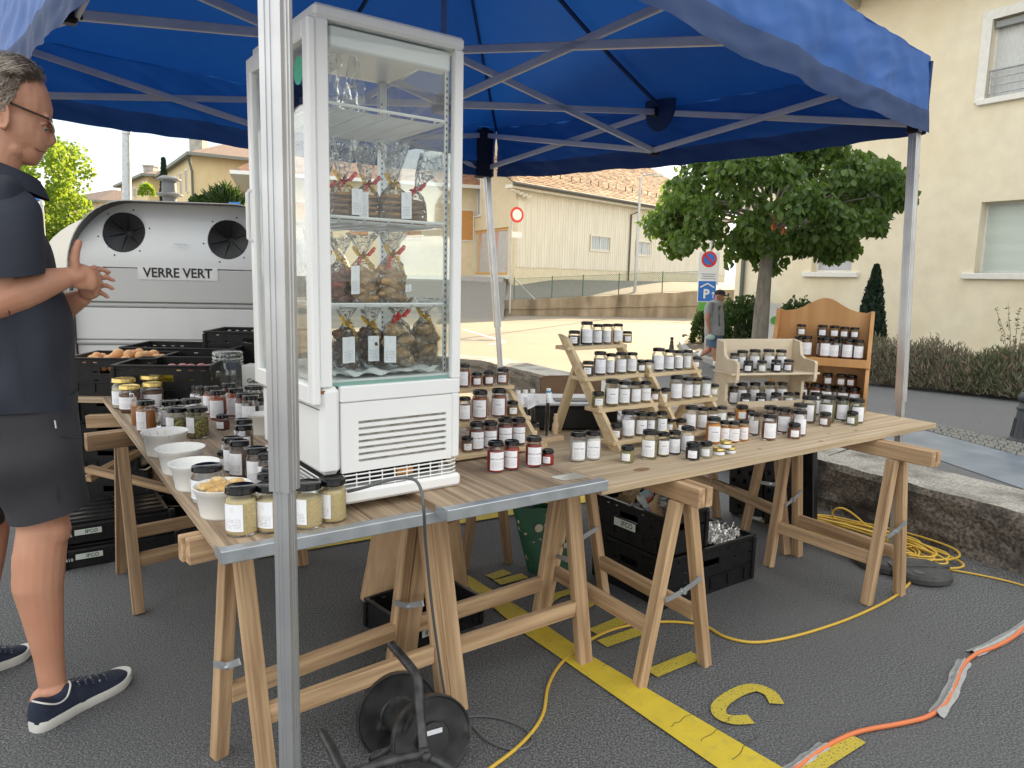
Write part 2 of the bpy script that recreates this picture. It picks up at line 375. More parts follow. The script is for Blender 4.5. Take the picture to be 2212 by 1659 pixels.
mb.build('wire_mesh', gw, fe, kind='stuff')
# ---------- generic house pieces ----------
class Face:
    """a vertical wall plane: origin o (ground), direction d, outward normal n; s along, z up"""
    def __init__(s, o, d): s.o = Vector((o[0], o[1], 0)); s.d = Vector((d[0], d[1], 0)).normalized(); s.n = Vector((s.d.y, -s.d.x, 0)); s.n = s.n if s.n.dot(Vector((0, 0, 0)) - s.o) > 0 else -s.n
    def p(s, a, z, out=0.): return s.o + s.d * a + Z * z + s.n * out
    def px(s, x, y):
        q = onplane(x, y, s.o, s.n); return (q - s.o).dot(s.d), q.z
def wall_with_holes(face, s0, s1, z0, z1, holes, m, parent, name='wall', depth=.25):
    ss = sorted({s0, s1, *[h[0] for h in holes], *[h[1] for h in holes]}); zs = sorted({z0, z1, *[h[2] for h in holes], *[h[3] for h in holes]})
    b = MB(); F = 1 if face.d.cross(Z).dot(face.n) > 0 else -1
    def q(a, c, d, e):
        vs = [a, c, d, e]; b.add(vs, [(0, 1, 2, 3) if F > 0 else (3, 2, 1, 0)])
    for i in range(len(ss) - 1):
        for j in range(len(zs) - 1):
            a0, a1, b0, b1 = ss[i], ss[i + 1], zs[j], zs[j + 1]; cx, cz = (a0 + a1) / 2, (b0 + b1) / 2
            if any(h[0] < cx < h[1] and h[2] < cz < h[3] for h in holes): continue
            q(face.p(a0, b0), face.p(a1, b0), face.p(a1, b1), face.p(a0, b1))
    for h in holes:
        a0, a1, b0, b1 = h[:4]
        for (p1, p2) in (((a0, b0), (a1, b0)), ((a1, b0), (a1, b1)), ((a1, b1), (a0, b1)), ((a0, b1), (a0, b0))):
            q(face.p(*p1), face.p(*p2), face.p(*p2, -depth), face.p(*p1, -depth)) if False else q(face.p(*p1, -depth), face.p(*p2, -depth), face.p(*p2), face.p(*p1))
    b.add([face.p(s0, z1), face.p(s1, z1), face.p(s1, z1, -.3), face.p(s0, z1, -.3)], [(0, 1, 2, 3)])
    return b.build(name, m, parent)
def fbox(b, face, a0, a1, z0, z1, o0, o1, mi=0, ch=0):
    T, Ln = frame(face.p(a0, (z0 + z1) / 2, (o0 + o1) / 2), face.p(a1, (z0 + z1) / 2, (o0 + o1) / 2)); b.box((Ln / 2, 0, 0), (Ln, abs(o1 - o0), z1 - z0), T, mi, ch); return b
paneg = mat('window_glass_reflecting_sky', (.30, .36, .40), .08, 0, (.42, .47, .50), 1.5, spec=1.)
curt = mat('net_curtain', (.62, .63, .62), .8, 0, (.48, .50, .50), 14, stretch=(6, 6, .6))
blindg = mat('pale_green_blind', (.50, .56, .52), .5, 0, (.55, .61, .57), 2, stretch=(.3, .3, 4))
def window(face, h, parent, fm, pm, mull=1, sill=None, fr=.06, rec=.16, surround=None, name='window', trans=False):
    a0, a1, z0, z1 = h
    b = MB(); 
    for (p, q, r, s) in ((a0, a1, z0, z0 + fr), (a0, a1, z1 - fr, z1), (a0, a0 + fr, z0 + fr, z1 - fr), (a1 - fr, a1, z0 + fr, z1 - fr)): fbox(b, face, p, q, r, s, -rec - .05, -rec + .01)
    for k in range(1, mull + 1):
        c = a0 + (a1 - a0) * k / (mull + 1); fbox(b, face, c - fr * .6, c + fr * .6, z0 + fr, z1 - fr, -rec - .05, -rec + .012)
    w = b.build(name, fm, parent)
    b = MB(); fbox(b, face, a0 + fr, a1 - fr, z0 + fr, z1 - fr, -rec - .035, -rec - .02); b.build('pane', pm, w)
    if surround:
        b = MB(); t = surround
        for (p, q, r, s) in ((a0 - t, a1 + t, z1, z1 + t), (a0 - t, a0, z0 - t * .3, z1), (a1, a1 + t, z0 - t * .3, z1)): fbox(b, face, p, q, r, s, -.02, .035)
        b.build('surround', plaster_w, w)
    if sill:
        b = MB(); fbox(b, face, a0 - sill[0], a1 + sill[0], z0 - sill[1], z0, -rec, .09, ch=.01); b.build('sill', plaster_w, w)
    return w
# ---------- right-hand cream building ----------
BF = Face((6.6, 22.0), (.53, -.85))
rb = thing('cream_building', 'large cream roughcast building along the right side of the street', 'building', BF.p(0, -.54))
rbM = rb.matrix_basis.copy(); rb.location = (0, 0, 0)
Gz = -.6; EAV = 8.75
def rect(face, x0, y0, x1, y1, mirror=None):
    a = face.px(x0, y0); c = face.px(x1, y1); return [min(a[0], c[0]), max(a[0], c[0]), min(a[1], c[1]), max(a[1], c[1])]
w_up = rect(BF, 2140, 60, 2121, 217); lx = BF.px(2127, 215); w_up = [lx[0], lx[0] + 1.55, lx[1], BF.px(2140, 44)[1]]
l2 = BF.px(2103, 590); w_r = [l2[0], l2[0] + 2.3, l2[1], BF.px(2118, 437)[1]]
l3 = BF.px(1752, 586); l3b = BF.px(1838, 588); w_l = [l3[0], l3b[0], l2[1] + .0, w_r[3]]
holes = [w_up, w_r, w_l]
wall_with_holes(BF, 0, 26, Gz, EAV, holes, plaster, rb)
# far end wall and back, roof
e1 = BF.p(0, 0); back = -BF.n * 11
b = MB(); b.add([BF.p(0, Gz), BF.p(0, EAV), BF.p(0, EAV, -11), BF.p(0, Gz, -11), BF.p(26, Gz), BF.p(26, EAV), BF.p(26, EAV, -11), BF.p(26, Gz, -11), BF.p(0, EAV + 3, -5.5), BF.p(26, EAV + 3, -5.5)],
               [(0, 1, 8, 2, 3), (4, 7, 6, 9, 5), (3, 2, 6, 7)]); b.build('end_wall', mat('pale_yellow_plaster', (.74, .62, .36), .9, 0, (.78, .67, .42), 2, bump=.3, bscale=30), rb)
tile_r = mat('terracotta_roof_tiles', (.36, .17, .10), .85, 0, (.50, .30, .19), 6, detail=6, col3=(.20, .14, .11), scale3=3, lo3=.5, hi3=.65)
b = MB(); o = .75
b.add([BF.p(-.6, EAV - .25, o), BF.p(26.6, EAV - .25, o), BF.p(26.6, EAV + 3.05, -5.5), BF.p(-.6, EAV + 3.05, -5.5), BF.p(26.6, EAV - .25, -11 - o), BF.p(-.6, EAV - .25, -11 - o)], [(0, 1, 2, 3), (3, 2, 4, 5)])
b.build('roof', tile_r, rb)
b = MB(); fbox(b, BF, -.6, 26.6, EAV - .42, EAV - .27, -.02, o - .02); b.build('soffit', mat('grey_green_eaves', (.20, .22, .20), .7), rb)
for k in range(9):
    b = MB(); fbox(b, BF, .3 + k * 2.9, .46 + k * 2.9, EAV - .62, EAV - .425, .02, o - .08); b.build('rafter_end', mat('pale_rafter', (.5, .46, .38), .8) if k == 0 else MATS['pale_rafter'], rb)
b = MB(); pts = [BF.p(-.6, EAV - .33, o + .08), BF.p(26.6, EAV - .33, o + .08)]; b.tube(pts, .09, 8); b.build('gutter', mat('green_grey_gutter', (.13, .17, .15), .4, .5), rb)
b = MB(); b.tube([BF.p(.35, EAV - .4, o + .05), BF.p(.35, EAV - .7, .15), BF.p(.35, EAV - 1, .09), BF.p(.35, Gz, .09)], .06, 8); b.build('downpipe', mat('grey_downpipe', (.10, .11, .10), .4, .5), rb)
w1 = window(BF, w_up, rb, plaster_w, curt, 0, (.13, .12), .05, .17, surround=.2)
b = MB(); fbox(b, BF, w_up[0] + .03, w_up[1] - .03, w_up[3] - .17, w_up[3] - .04, -.15, -.05); b.build('blind_box', mat('grey_blind_box', (.25, .26, .26), .6), w1)
bal = MB()
for k in range(4): zz = w_up[2] + .10 + k * .16; bal.tube([BF.p(w_up[0] + .02, zz, -.05), BF.p(w_up[1] - .02, zz, -.05)], .012 if k < 3 else .022, 6)
for s in (w_up[0] + .05, w_up[1] - .05): bal.tube([BF.p(s, w_up[2] + .1, -.05), BF.p(s, w_up[2] + .58, -.05)], .015, 6)
bal.build('guard_rail', galv, rb)
window(BF, w_r, rb, plaster_w, blindg, 0, (.22, .13), .045, .26)
window(BF, w_l, rb, plaster_w, mat('mauve_grey_pane', (.36, .36, .40), .15, 0, (.42, .42, .46), 2), 0, (.22, .13), .05, .22)
# ---------- barn with board cladding + shop ----------
c0 = onplane(1086, 401, (0, 40, 0), (0, 1, 0)); 
CF = Face((0.0, 40.5), (.66, .75))
bn = thing('clad_barn', 'long pale barn with vertical board cladding and orange tiled roof behind the fence', 'barn', (0, 0, 0))
gut = 6.35; base = 1.0
clad = mat('pale_painted_boards', (.64, .61, .51), .85, 0, (.72, .69, .59), 3, stretch=(1, 1, .15), bump=.2, rand=True)
plin = mat('beige_plinth_plaster', (.60, .545, .40), .9, 0, (.66, .60, .45), 3, bump=.2, bscale=30)
h1 = rect(CF, 1277, 510, 1316, 542); h2 = rect(CF, 1374, 522, 1402, 552)
LB = 26.0
wall_with_holes(CF, -.0, LB, base - 2, gut, [h1, h2], plin, bn, 'plinth_wall')
mbs = MB(); s = .25; k = 0
bb0 = MB(); fbox(bb0, Face((0, 0), (1, 0)), -.105, .105, 0, 1, 0, .03)
while s < LB - .2 and k < 118:
    zl = CF.px(1120, 570)[1] if k == 0 else zl
    zb = 1.95 + .0 * s; segs = [(zb, gut - .12)]
    for h in (h1, h2):
        if h[0] - .16 < s < h[1] + .16: segs = [(zb, h[2] - .1), (h[3] + .1, gut - .12)]
    m_ = MB()
    for (za, zc) in segs:
        fbox(m_, CF, s - .1, s + .1, za, zc, .002, .028); 
        if za == zb:
            n0 = len(m_.v); pts = [CF.p(s + .1 * math.cos(math.pi + math.pi * t / 6), za + .07 * math.sin(math.pi + math.pi * t / 6), o_) for o_ in (.002, .028) for t in range(7)]
            m_.add(pts, [tuple(range(7, 14)), *[(i, i + 1, 8 + i, 7 + i) for i in range(6)]])
    fbox(m_, CF, s + .1, s + .13, zb + .02, gut - .12, .004, .042)
    m_.build('cladding_board', clad, bn); s += .24; k += 1
frm = mat('white_window_frame', (.74, .76, .76), .5)
for h in (h1, h2):
    w = window(CF, h, bn, frm, mat('sky_blue_pane', (.42, .52, .62), .1, 0, (.5, .6, .68), 2) if h is h1 else MATS['sky_blue_pane'], 1, None, .07, .02)
    b = MB(); t = .1
    for (p, q, r, s_) in ((h[0] - t, h[1] + t, h[3], h[3] + t), (h[0] - t, h[0], h[2], h[3]), (h[1], h[1] + t, h[2], h[3]), (h[0] - t * 1.5, h[1] + t * 1.5, h[2] - t, h[2])): fbox(b, CF, p, q, r, s_, .03, .07)
    b.build('casing', clad, w)
# tiled roof, pieces: courses joined (too many, too far)
RB = 7.5; RH = 4.6
roof_o = mat('orange_clay_tiles', (.37, .24, .155), .9, 0, (.55, .40, .28), 2.6, detail=7, col3=(.20, .13, .09), scale3=1.6, lo3=.56, hi3=.66, rand=True)
b = MB(); b.add([CF.p(-.9, gut - .05, .55), CF.p(LB, gut - .05, .55), CF.p(LB, gut + RH, -RB), CF.p(-.9, gut + RH, -RB)], [(0, 1, 2, 3)]); b.build('roof', roof_o, bn)
b = MB(); nr = 34; nc = 110
for i in range(nr):
    t0 = i / nr; t1 = (i + 1.25) / nr
    for j in range(nc):
        s0 = -.9 + (LB + .9) * j / nc + .06 * (i % 2) + R_.uniform(-.015, .015); s1 = s0 + (LB + .9) / nc * .93; dz = R_.uniform(.02, .05)
        def rp_(s_, t): return CF.p(s_, gut - .05 + (RH + .05) * t, .55 - (RB + .55) * t)
        a = rp_(s0, t0) + Z * (.045 + dz); c = rp_(s1, t0) + Z * (.045 + dz); d_ = rp_(s1, t1) + Z * .02; e = rp_(s0, t1) + Z * .02
        b.add([a, c, d_, e, a - Z * .05, c - Z * .05], [(0, 1, 2, 3), (4, 5, 1, 0)], 0 if R_.random() < .68 else (1 if R_.random() < .6 else 2))
b.build('roof_tile', [roof_o, mat('brown_old_tile', (.24, .17, .12), .9, 0, (.32, .23, .17), 4), mat('pale_tile', (.58, .45, .33), .9, 0, (.54, .41, .30), 4)], bn, kind='stuff')
b = MB()
for k in range(26):
    s = .1 + k * 1.0; t = .18 + .012 * (k % 2); p = CF.p(s, gut - .05 + RH * t, .55 - 8.05 * t); b.bar(p, p + Z * .38, .05, .03)
b.build('snow_guard', blkm, bn, kind='stuff')
b = MB(); b.tube([CF.p(-.9, gut - .1, .62), CF.p(LB, gut - .1, .62)], .11, 8); b.build('gutter', mat('dark_grey_gutter', (.10, .095, .085), .5, .4), bn)
b = MB(); fbox(b, CF, -.9, LB, gut - .32, gut - .13, -.0, .5); b.build('soffit', clad, bn)
b = MB(); s = CF.px(1365, 470)[0]; b.tube([CF.p(s, gut - .15, .6), CF.p(s - .1, gut - .6, .5), CF.p(s - .25, gut - .75, .12), CF.p(s - .25, base, .1)], .055, 6); b.build('downpipe', MATS['dark_grey_gutter'], bn)
# shop front house
SF = Face((0.0, 40.5), (-.42, .91))
sh = thing('shop_house', 'beige house with an orange framed shop window behind the tent', 'house', (0, 0, 0))
shop_pl = mat('beige_house_plaster', (.70, .59, .39), .92, 0, (.75, .64, .45), 3, bump=.4, bscale=20)
sw = rect(SF, 1003, 494, 1096, 596); sw = [sw[0], sw[1], 1.45, SF.px(1096, 490)[1]]
db = SF.px(1016, 520)[0], SF.px(1036, 520)[0]; dr = [min(db), max(db), SF.px(1030, 466)[1], SF.px(1030, 392)[1] + .8]
LS = 34
wall_with_holes(SF, 0, LS, -.5, 11.0, [sw, dr], shop_pl, sh)
ow = mat('orange_wood_frame', (.66, .38, .12), .6, 0, (.70, .43, .16), 6)
wn_ = window(SF, sw, sh, ow, mat('floral_curtain', (.55, .58, .56), .6, 0, (.50, .44, .43), 5, stretch=(2.5, 2.5, .8), detail=6, col3=(.60, .33, .28), scale3=.55, lo3=.60, hi3=.64), 2, (.2, .22), .16, .1)
window(SF, dr, sh, frm, MATS['window_glass_reflecting_sky'], 1, (.15, .1), .09, .15, surround=.22)
b = MB(); b.add([SF.p(-.05, gut + .1), SF.p(-.05, 11), CF.p(9, gut + 5.5, -9), CF.p(9, gut, -9)], [(0, 1, 2, 3)]); b.build('side_wall', shop_pl, sh)
orsh = mat('orange_shutter', (.50, .24, .07), .7, 0, (.56, .29, .1), 10)
for s in (9, 12.6, 16.2, 20, 24):
    for zz in (3.9, 7.2):
        w = MB(); fbox(w, SF, s, s + 1.1, zz, zz + 1.7, -.0, .04); wo_ = w.build('window', MATS['window_glass_reflecting_sky'], sh)
        w = MB(); fbox(w, SF, s - .62, s - .03, zz, zz + 1.7, .01, .07); w.build('shutter', orsh, wo_); w = MB(); fbox(w, SF, s + 1.13, s + 1.72, zz, zz + 1.7, .01, .07); w.build('shutter', orsh, wo_)
b = MB(); b.add([SF.p(-.6, 11, .8), SF.p(LS, 11, .8), SF.p(LS, 14, -5), SF.p(-.6, 14, -5)], [(0, 1, 2, 3)]); b.build('roof', tile_r, sh)
b = MB()
for i in range(10):
    t = i / 9; b.ball(CF.p(-.72 + 1.5 * t, gut - .38 - .28 * t + .05 * math.sin(i * 3), .3), (.12, .12, .1), 6)
b.build('scalloped_bargeboard', clad, bn)
# ---------- far left houses ----------
def simple_house(name, label, corner, dL, dR, lenL, lenR, z0, eave, ridge, wm, rm, hip=True, windows=(), ov=.6, chim=None, eavem=None):
    """corner nearest to the camera; walls run along dL and dR"""
    h = thing(name, label, 'house', (corner[0], corner[1], z0)); h.location = (0, 0, 0)
    c = Vector((*corner, 0)); dl = Vector((*dL, 0)).normalized(); dr_ = Vector((*dR, 0)).normalized()
    p = [c, c + dr_ * lenR, c + dr_ * lenR + dl * lenL, c + dl * lenL]
    for i in range(4):
        w = MB(); a, d = p[i], p[(i + 1) % 4]; w.add([a + Z * z0, d + Z * z0, d + Z * eave, a + Z * eave], [(0, 1, 2, 3)]); w.build('wall', wm, h)
    cc = (p[0] + p[2]) / 2; q = [v + (v - cc).normalized() * ov * 1.4 for v in p]
    w = MB(); lx_, ly_ = (dr_, lenR) if lenR >= lenL else (dl, lenL); half = max(0, (ly_ - min(lenL, lenR)) / 2) if hip else ly_ / 2 + ov
    r0, r1 = cc - lx_ * half + Z * ridge, cc + lx_ * half + Z * ridge
    E_ = [v + Z * (eave - .1) for v in q]; vs = E_ + [r0, r1]; near0 = 4
    if lx_ == dr_: fs = [(0, 1, 5, 4), (1, 2, 5), (2, 3, 4, 5), (3, 0, 4)]
    else: fs = [(0, 1, 4), (1, 2, 5, 4), (2, 3, 5), (3, 0, 4, 5)]
    w.add(vs, fs); rf = w.build('roof', rm, h)
    w = MB(); w.add([v + Z * (eave - .13) for v in q], [(0, 1, 2, 3)])
    for i in range(4): w.bar(q[i] + Z * (eave - .14), q[(i + 1) % 4] + Z * (eave - .14), .1, .2)
    w.build('eaves', eavem or MATS['grey_green_eaves'], h)
    for (side, s0, s1, za, zb, mm) in windows:
        d = dl if side == 'L' else dr_; nn = (d.cross(Z)); nn = nn if nn.dot(-c) > 0 else -nn
        T, Ln = frame(c + d * s0 + Z * (za + zb) / 2 + nn * .03, c + d * s1 + Z * (za + zb) / 2 + nn * .03); w = MB(); w.box((Ln / 2, 0, 0), (Ln, .08, zb - za), T)
        wf = w.build('window', frm, h); w = MB(); w.box((Ln / 2, 0, 0), (Ln - .12, .1, zb - za - .12), T); w.build('pane', mm, wf)
    if chim:
        w = MB(); w.box((chim[0], chim[1], (chim[2] + chim[3]) / 2), (.9, .9, chim[3] - chim[2])); w.box((chim[0], chim[1], chim[3] + .05), (1.05, 1.05, .12)); w.build('chimney', mat('chimney_render', (.45, .43, .39), .9, 0, (.3, .29, .27), 3), rf)
    return h
yh = mat('ochre_house_plaster', (.66, .53, .30), .9, 0, (.71, .59, .36), 2, stretch=(1, 1, .4))
tiles_b = mat('brown_roof_tiles', (.20, .14, .11), .85, 0, (.30, .215, .17), 7, detail=6)
brp = mat('brown_blind_pane', (.28, .20, .12), .5)
H1 = D(415, 330, 50)
simple_house('ochre_house', 'ochre yellow house with brown hipped roof and a row of narrow windows', (H1.x, H1.y), (-.55, .835), (.83, .56), 17, 9.5, 0, D(415, 330, 50).z, D(500, 303, 55).z + .4, yh, tiles_b,
             windows=[('L', 1.9 + k * 2.2, 2.7 + k * 2.2, D(415, 410, 50).z, D(415, 368, 50).z + .3, brp) for k in range(6)], chim=(D(428, 300, 53).x, 53, D(428, 318, 53).z - 1, D(428, 285, 53).z))
b = MB(); b.tube([(H1.x - .2, H1.y - .15, D(415, 330, 50).z - .4), (H1.x, H1.y - .15, D(415, 330, 50).z - 1.2), (H1.x, H1.y - .15, 0)], .08, 6)
b.build('downpipe', MATS['grey_downpipe'], [o for o in COL.objects if o.name.startswith('ochre_house')][0])
H2 = D(345, 395, 62)
simple_house('ochre_house', 'smaller ochre house with balcony left of the narrow windowed house', (H2.x - 1, H2.y), (-.62, .78), (.83, .56), 11, 9, 0, D(300, 375, 62).z, D(300, 366, 66).z + .8, yh, tiles_b,
             windows=[('L', 1.2, 2.2, D(330, 410, 62).z, D(330, 393, 62).z, brp), ('L', 4.2, 5.4, D(300, 418, 62).z, D(300, 395, 62).z, brp)], chim=(D(326, 372, 66).x, 66, 9, D(326, 366, 66).z + .2))
H3 = D(215, 432, 75)
simple_house('low_tiled_house', 'distant low house with brown tiled roof beside the bright green tree', (H3.x, H3.y), (-.9, .4), (.9, .3), 9, 8, 0, H3.z, D(225, 414, 80).z, yh, tiles_b)
H4 = D(540, 395, 42)
simple_house('gabled_house', 'pale house with deep white eaves seen left of the fridge', (H4.x, H4.y), (-.30, .95), (.93, .30), 12, 14, 0, D(540, 372, 42).z, D(560, 300, 46).z + 2.2, shop_pl, tile_r, eavem=frm, ov=.9,
             windows=[('R', 2.2 + k * 3.2, 3.4 + k * 3.2, 3.5, 5.4, MATS['orange_shutter']) for k in range(4)])
# ---------- street lamp masts ----------
def mast(label, px, ytop, ybot, Y, r0, r1, arm=0):
    z0 = gz(0, Y); p = D(px[1], ybot, Y); q = D(px[0], ytop, Y)
    t = thing('lamp_mast', label, 'street lamp', (0, 0, 0)); b = MB(); b.tube([(p.x, Y, z0), (p.x, Y, p.z), q], [r0 * 1.1, r0, r1], 10); b.build('mast', galv, t, True)
    if arm:
        b = MB(); b.tube([q, q + Vector((.1, 0, .15)), q + Vector((arm * .5, 0, .25)), q + Vector((arm, 0, .2))], .04, 6); b.box(q + Vector((arm, 0, .17)), (.5, .2, .09)); b.build('lamp_arm', galv, t)
    else:
        b = MB(); b.tube([D(274, 287, Y) - Z * .02, D(274, 287, Y) + Z * .03], r0 * 1.08, 10); b.build('band', alu, t)
mast('thick grey mast rising behind the bottle bank', (272, 274), 120, 440, 15, .088, .074)
mast('slim lamp mast in front of the board cladding', (1384, 1372), 386, 615, 39, .085, .06, .9)
# ---------- road signs ----------
blue = mat('sign_blue', (.02, .16, .55), .35); redm = mat('sign_red', (.62, .03, .025), .4); signw = mat('sign_white', (.75, .76, .76), .4); gback = MATS['galvanised_steel']
signg = mat('sign_green', (.10, .38, .06), .45)
def disc(b, c, r, x, y, n=28, mi=0, r0=0., off=0.):
    z = x.cross(y); c = Vector(c) + z * off
    if r0 <= 0: b.add([c + (x * math.cos(2 * math.pi * k / n) + y * math.sin(2 * math.pi * k / n)) * r for k in range(n)], [tuple(range(n))], mi)
    else:
        vs = [c + (x * math.cos(2 * math.pi * k / n) + y * math.sin(2 * math.pi * k / n)) * rr for rr in (r0, r) for k in range(n)]
        b.add(vs, [(k, n + k, n + (k + 1) % n, (k + 1) % n) for k in range(n)], mi)
def plate(b, c, w, h, x, y, t=.01, mi=0, off=0.):
    z = x.cross(y); T = Matrix(((x.x, y.x, z.x, c[0]), (x.y, y.y, z.y, c[1]), (x.z, y.z, z.z, c[2]), (0, 0, 0, 1))); b.box((0, 0, off - t / 2), (w, h, t), T, mi, .002)
def pole(b, x, y, z0, z1, r=.03): b.tube([(x, y, z0), (x, y, z1)], r, 8)
X1 = Vector((1, 0, 0))
# no entry for vehicles
Y = 34.5; c = D(1117, 464, Y); t = thing('no_vehicles_sign', 'round red rimmed white no vehicles sign on a grey pole', 'road sign')
b = MB(); pole(b, D(1104, 560, Y).x, Y + .05, upz(-.6, Y), c.z + .1, .035); b.build('pole', galv, t)
xx = Vector((.93, -.36, 0)).normalized(); xx = Vector((.85, .52, 0)).normalized()
b = MB(); disc(b, c, .36, xx, Z); disc(b, c, .36, xx, Z, off=-.01); b.build('sign_disc', redm, t)
b = MB(); disc(b, c, .25, xx, Z, off=.006); b.build('sign_face', signw, t)
c2 = D(1117, 507, Y); b = MB(); plate(b, c2, .56, .27, xx, Z); p_ = b.build('sub_plate', signw, t)
# no parking + parking garage
Y = 19.4; c = D(1532, 560, Y); t = thing('no_parking_sign', 'white panel with round blue and red no parking symbol under the tree', 'road sign')
xs_ = Vector((.97, .1, 0)).normalized()
b = MB(); plate(b, D(1531, 580, Y), .56, .86, xs_, Z); b.build('sign_panel', signw, t)
b = MB(); disc(b, c, .21, xs_, Z, off=.004); b.build('red_ring', redm, t)
b = MB(); disc(b, c, .15, xs_, Z, off=.007); b.build('blue_disc', blue, t)
b = MB(); b.bar(c + (-xs_ + Z) * .115 + Vector((0, -.012, 0)), c + (xs_ - Z) * .115 + Vector((0, -.012, 0)), .05, .004, up=(0, 1, 0)); b.build('red_bar', redm, t)
b = MB()
for k in range(5): plate(b, D(1531, 592 + k * 5, Y), .40 - .05 * (k % 2), .012, xs_, Z, .004, 0, .006)
b.build('small_print', inkg, t)
b = MB(); pole(b, D(1528, 700, Y).x, Y + .06, gz(0, Y), D(1528, 500, Y).z, .035); b.build('pole', galv, t)
t = thing('parking_garage_sign', 'blue parking sign with roof symbol, white P and arrow', 'road sign'); Y = 19.3; c = D(1527, 629, Y)
b = MB(); plate(b, c, .50, .56, xs_, Z); b.build('sign_panel', signw, t)
b = MB(); plate(b, c, .465, .525, xs_, Z, .003, 0, .004); b.build('blue_field', blue, t)
b = MB(); k_ = Vector((0, -.014, 0))
for s in (-1, 1): b.bar(c + Z * .2 + k_, c + xs_ * s * .19 + Z * .10 + k_, .035, .004, up=(0, 1, 0))
b.build('roof_symbol', signw, t)
text_on('letter_p', 'P', .33, signw, c - Z * .08 - xs_ * .02 + k_, xs_, Z, t, bold=.012)
b = MB(); b.bar(c + xs_ * .17 - Z * .18 + k_, c + xs_ * .17 - Z * .02 + k_, .022, .004, up=(0, 1, 0))
for s in (-1, 1): b.bar(c + xs_ * .17 - Z * .02 + k_, c + xs_ * (.17 + s * .04) - Z * .07 + k_, .02, .004, up=(0, 1, 0))
b.build('arrow', signw, t)
b = MB(); plate(b, D(1527, 662, Y), .46, .22, xs_, Z); b.build('green_panel', signg, t)
for (px, py, Y, lab) in ((75, 421, 22, 'small blue parking sign partly behind the man'), (507, 447, 24, 'small blue parking sign right above the bottle bank')):
    t = thing('parking_sign', lab, 'road sign'); c = D(px, py, Y); b = MB(); plate(b, c, .37, .30, X1, Z); b.build('sign_panel', blue, t)
    text_on('letter_p', 'P', .25, signw, c - X1 * .07 + Vector((0, -.006, 0)), X1, Z, t, bold=.008)
    b = MB(); plate(b, c + X1 * .09 - Z * .06, .09, .07, X1, Z, .003, 0, .005); b.build('meter_symbol', signw, t)
    b = MB(); pole(b, c.x + .17, Y + .03, gz(0, Y), c.z + .02, .045); b.build('pole', galv, t)
    if px < 100: b = MB(); plate(b, c - Z * .24, .5, .12, X1, Z, .03); b.build('lower_panel', signw, t)
# ================= TENT =================
canopy = mat('blue_tent_polyester', (.018, .105, .38), .55, 0, (.022, .12, .42), 5, stretch=(1, 1, 1), bump=.35, bscale=5, trans=(.005, .07, .38, .12), spec=.35)
canopy_h = mat('blue_hem_webbing', (.012, .045, .15), .7, 0, bump=.12, bscale=9, trans=(.006, .03, .15, .15))
tent = thing('market_tent', 'blue pop-up market tent on aluminium legs over the spice tables', 'tent', (0, 0, 0))
TZ, TL, TV = 2.46, 2.17, 2.10
c0_ = Vector((-.425, 1.33, 0)); cFR = D(1972, 260, 3.74); cFR.z = 0; cBR = Vector((-.165, 5.6, 0)); cBL = Vector((-2.44, 3.55, 0))
CN = [c0_, cFR, cBR, cBL]; HUB = (c0_ + cFR + cBR + cBL) / 4 + Vector((-.08, 0, 0))
def hz(v, z): return Vector((v.x, v.y, z))
PK = hz(HUB, 3.25)
def wr(p, s, f): return noise.noise(Vector((p.x * f, p.y * f, p.z * f))) * s
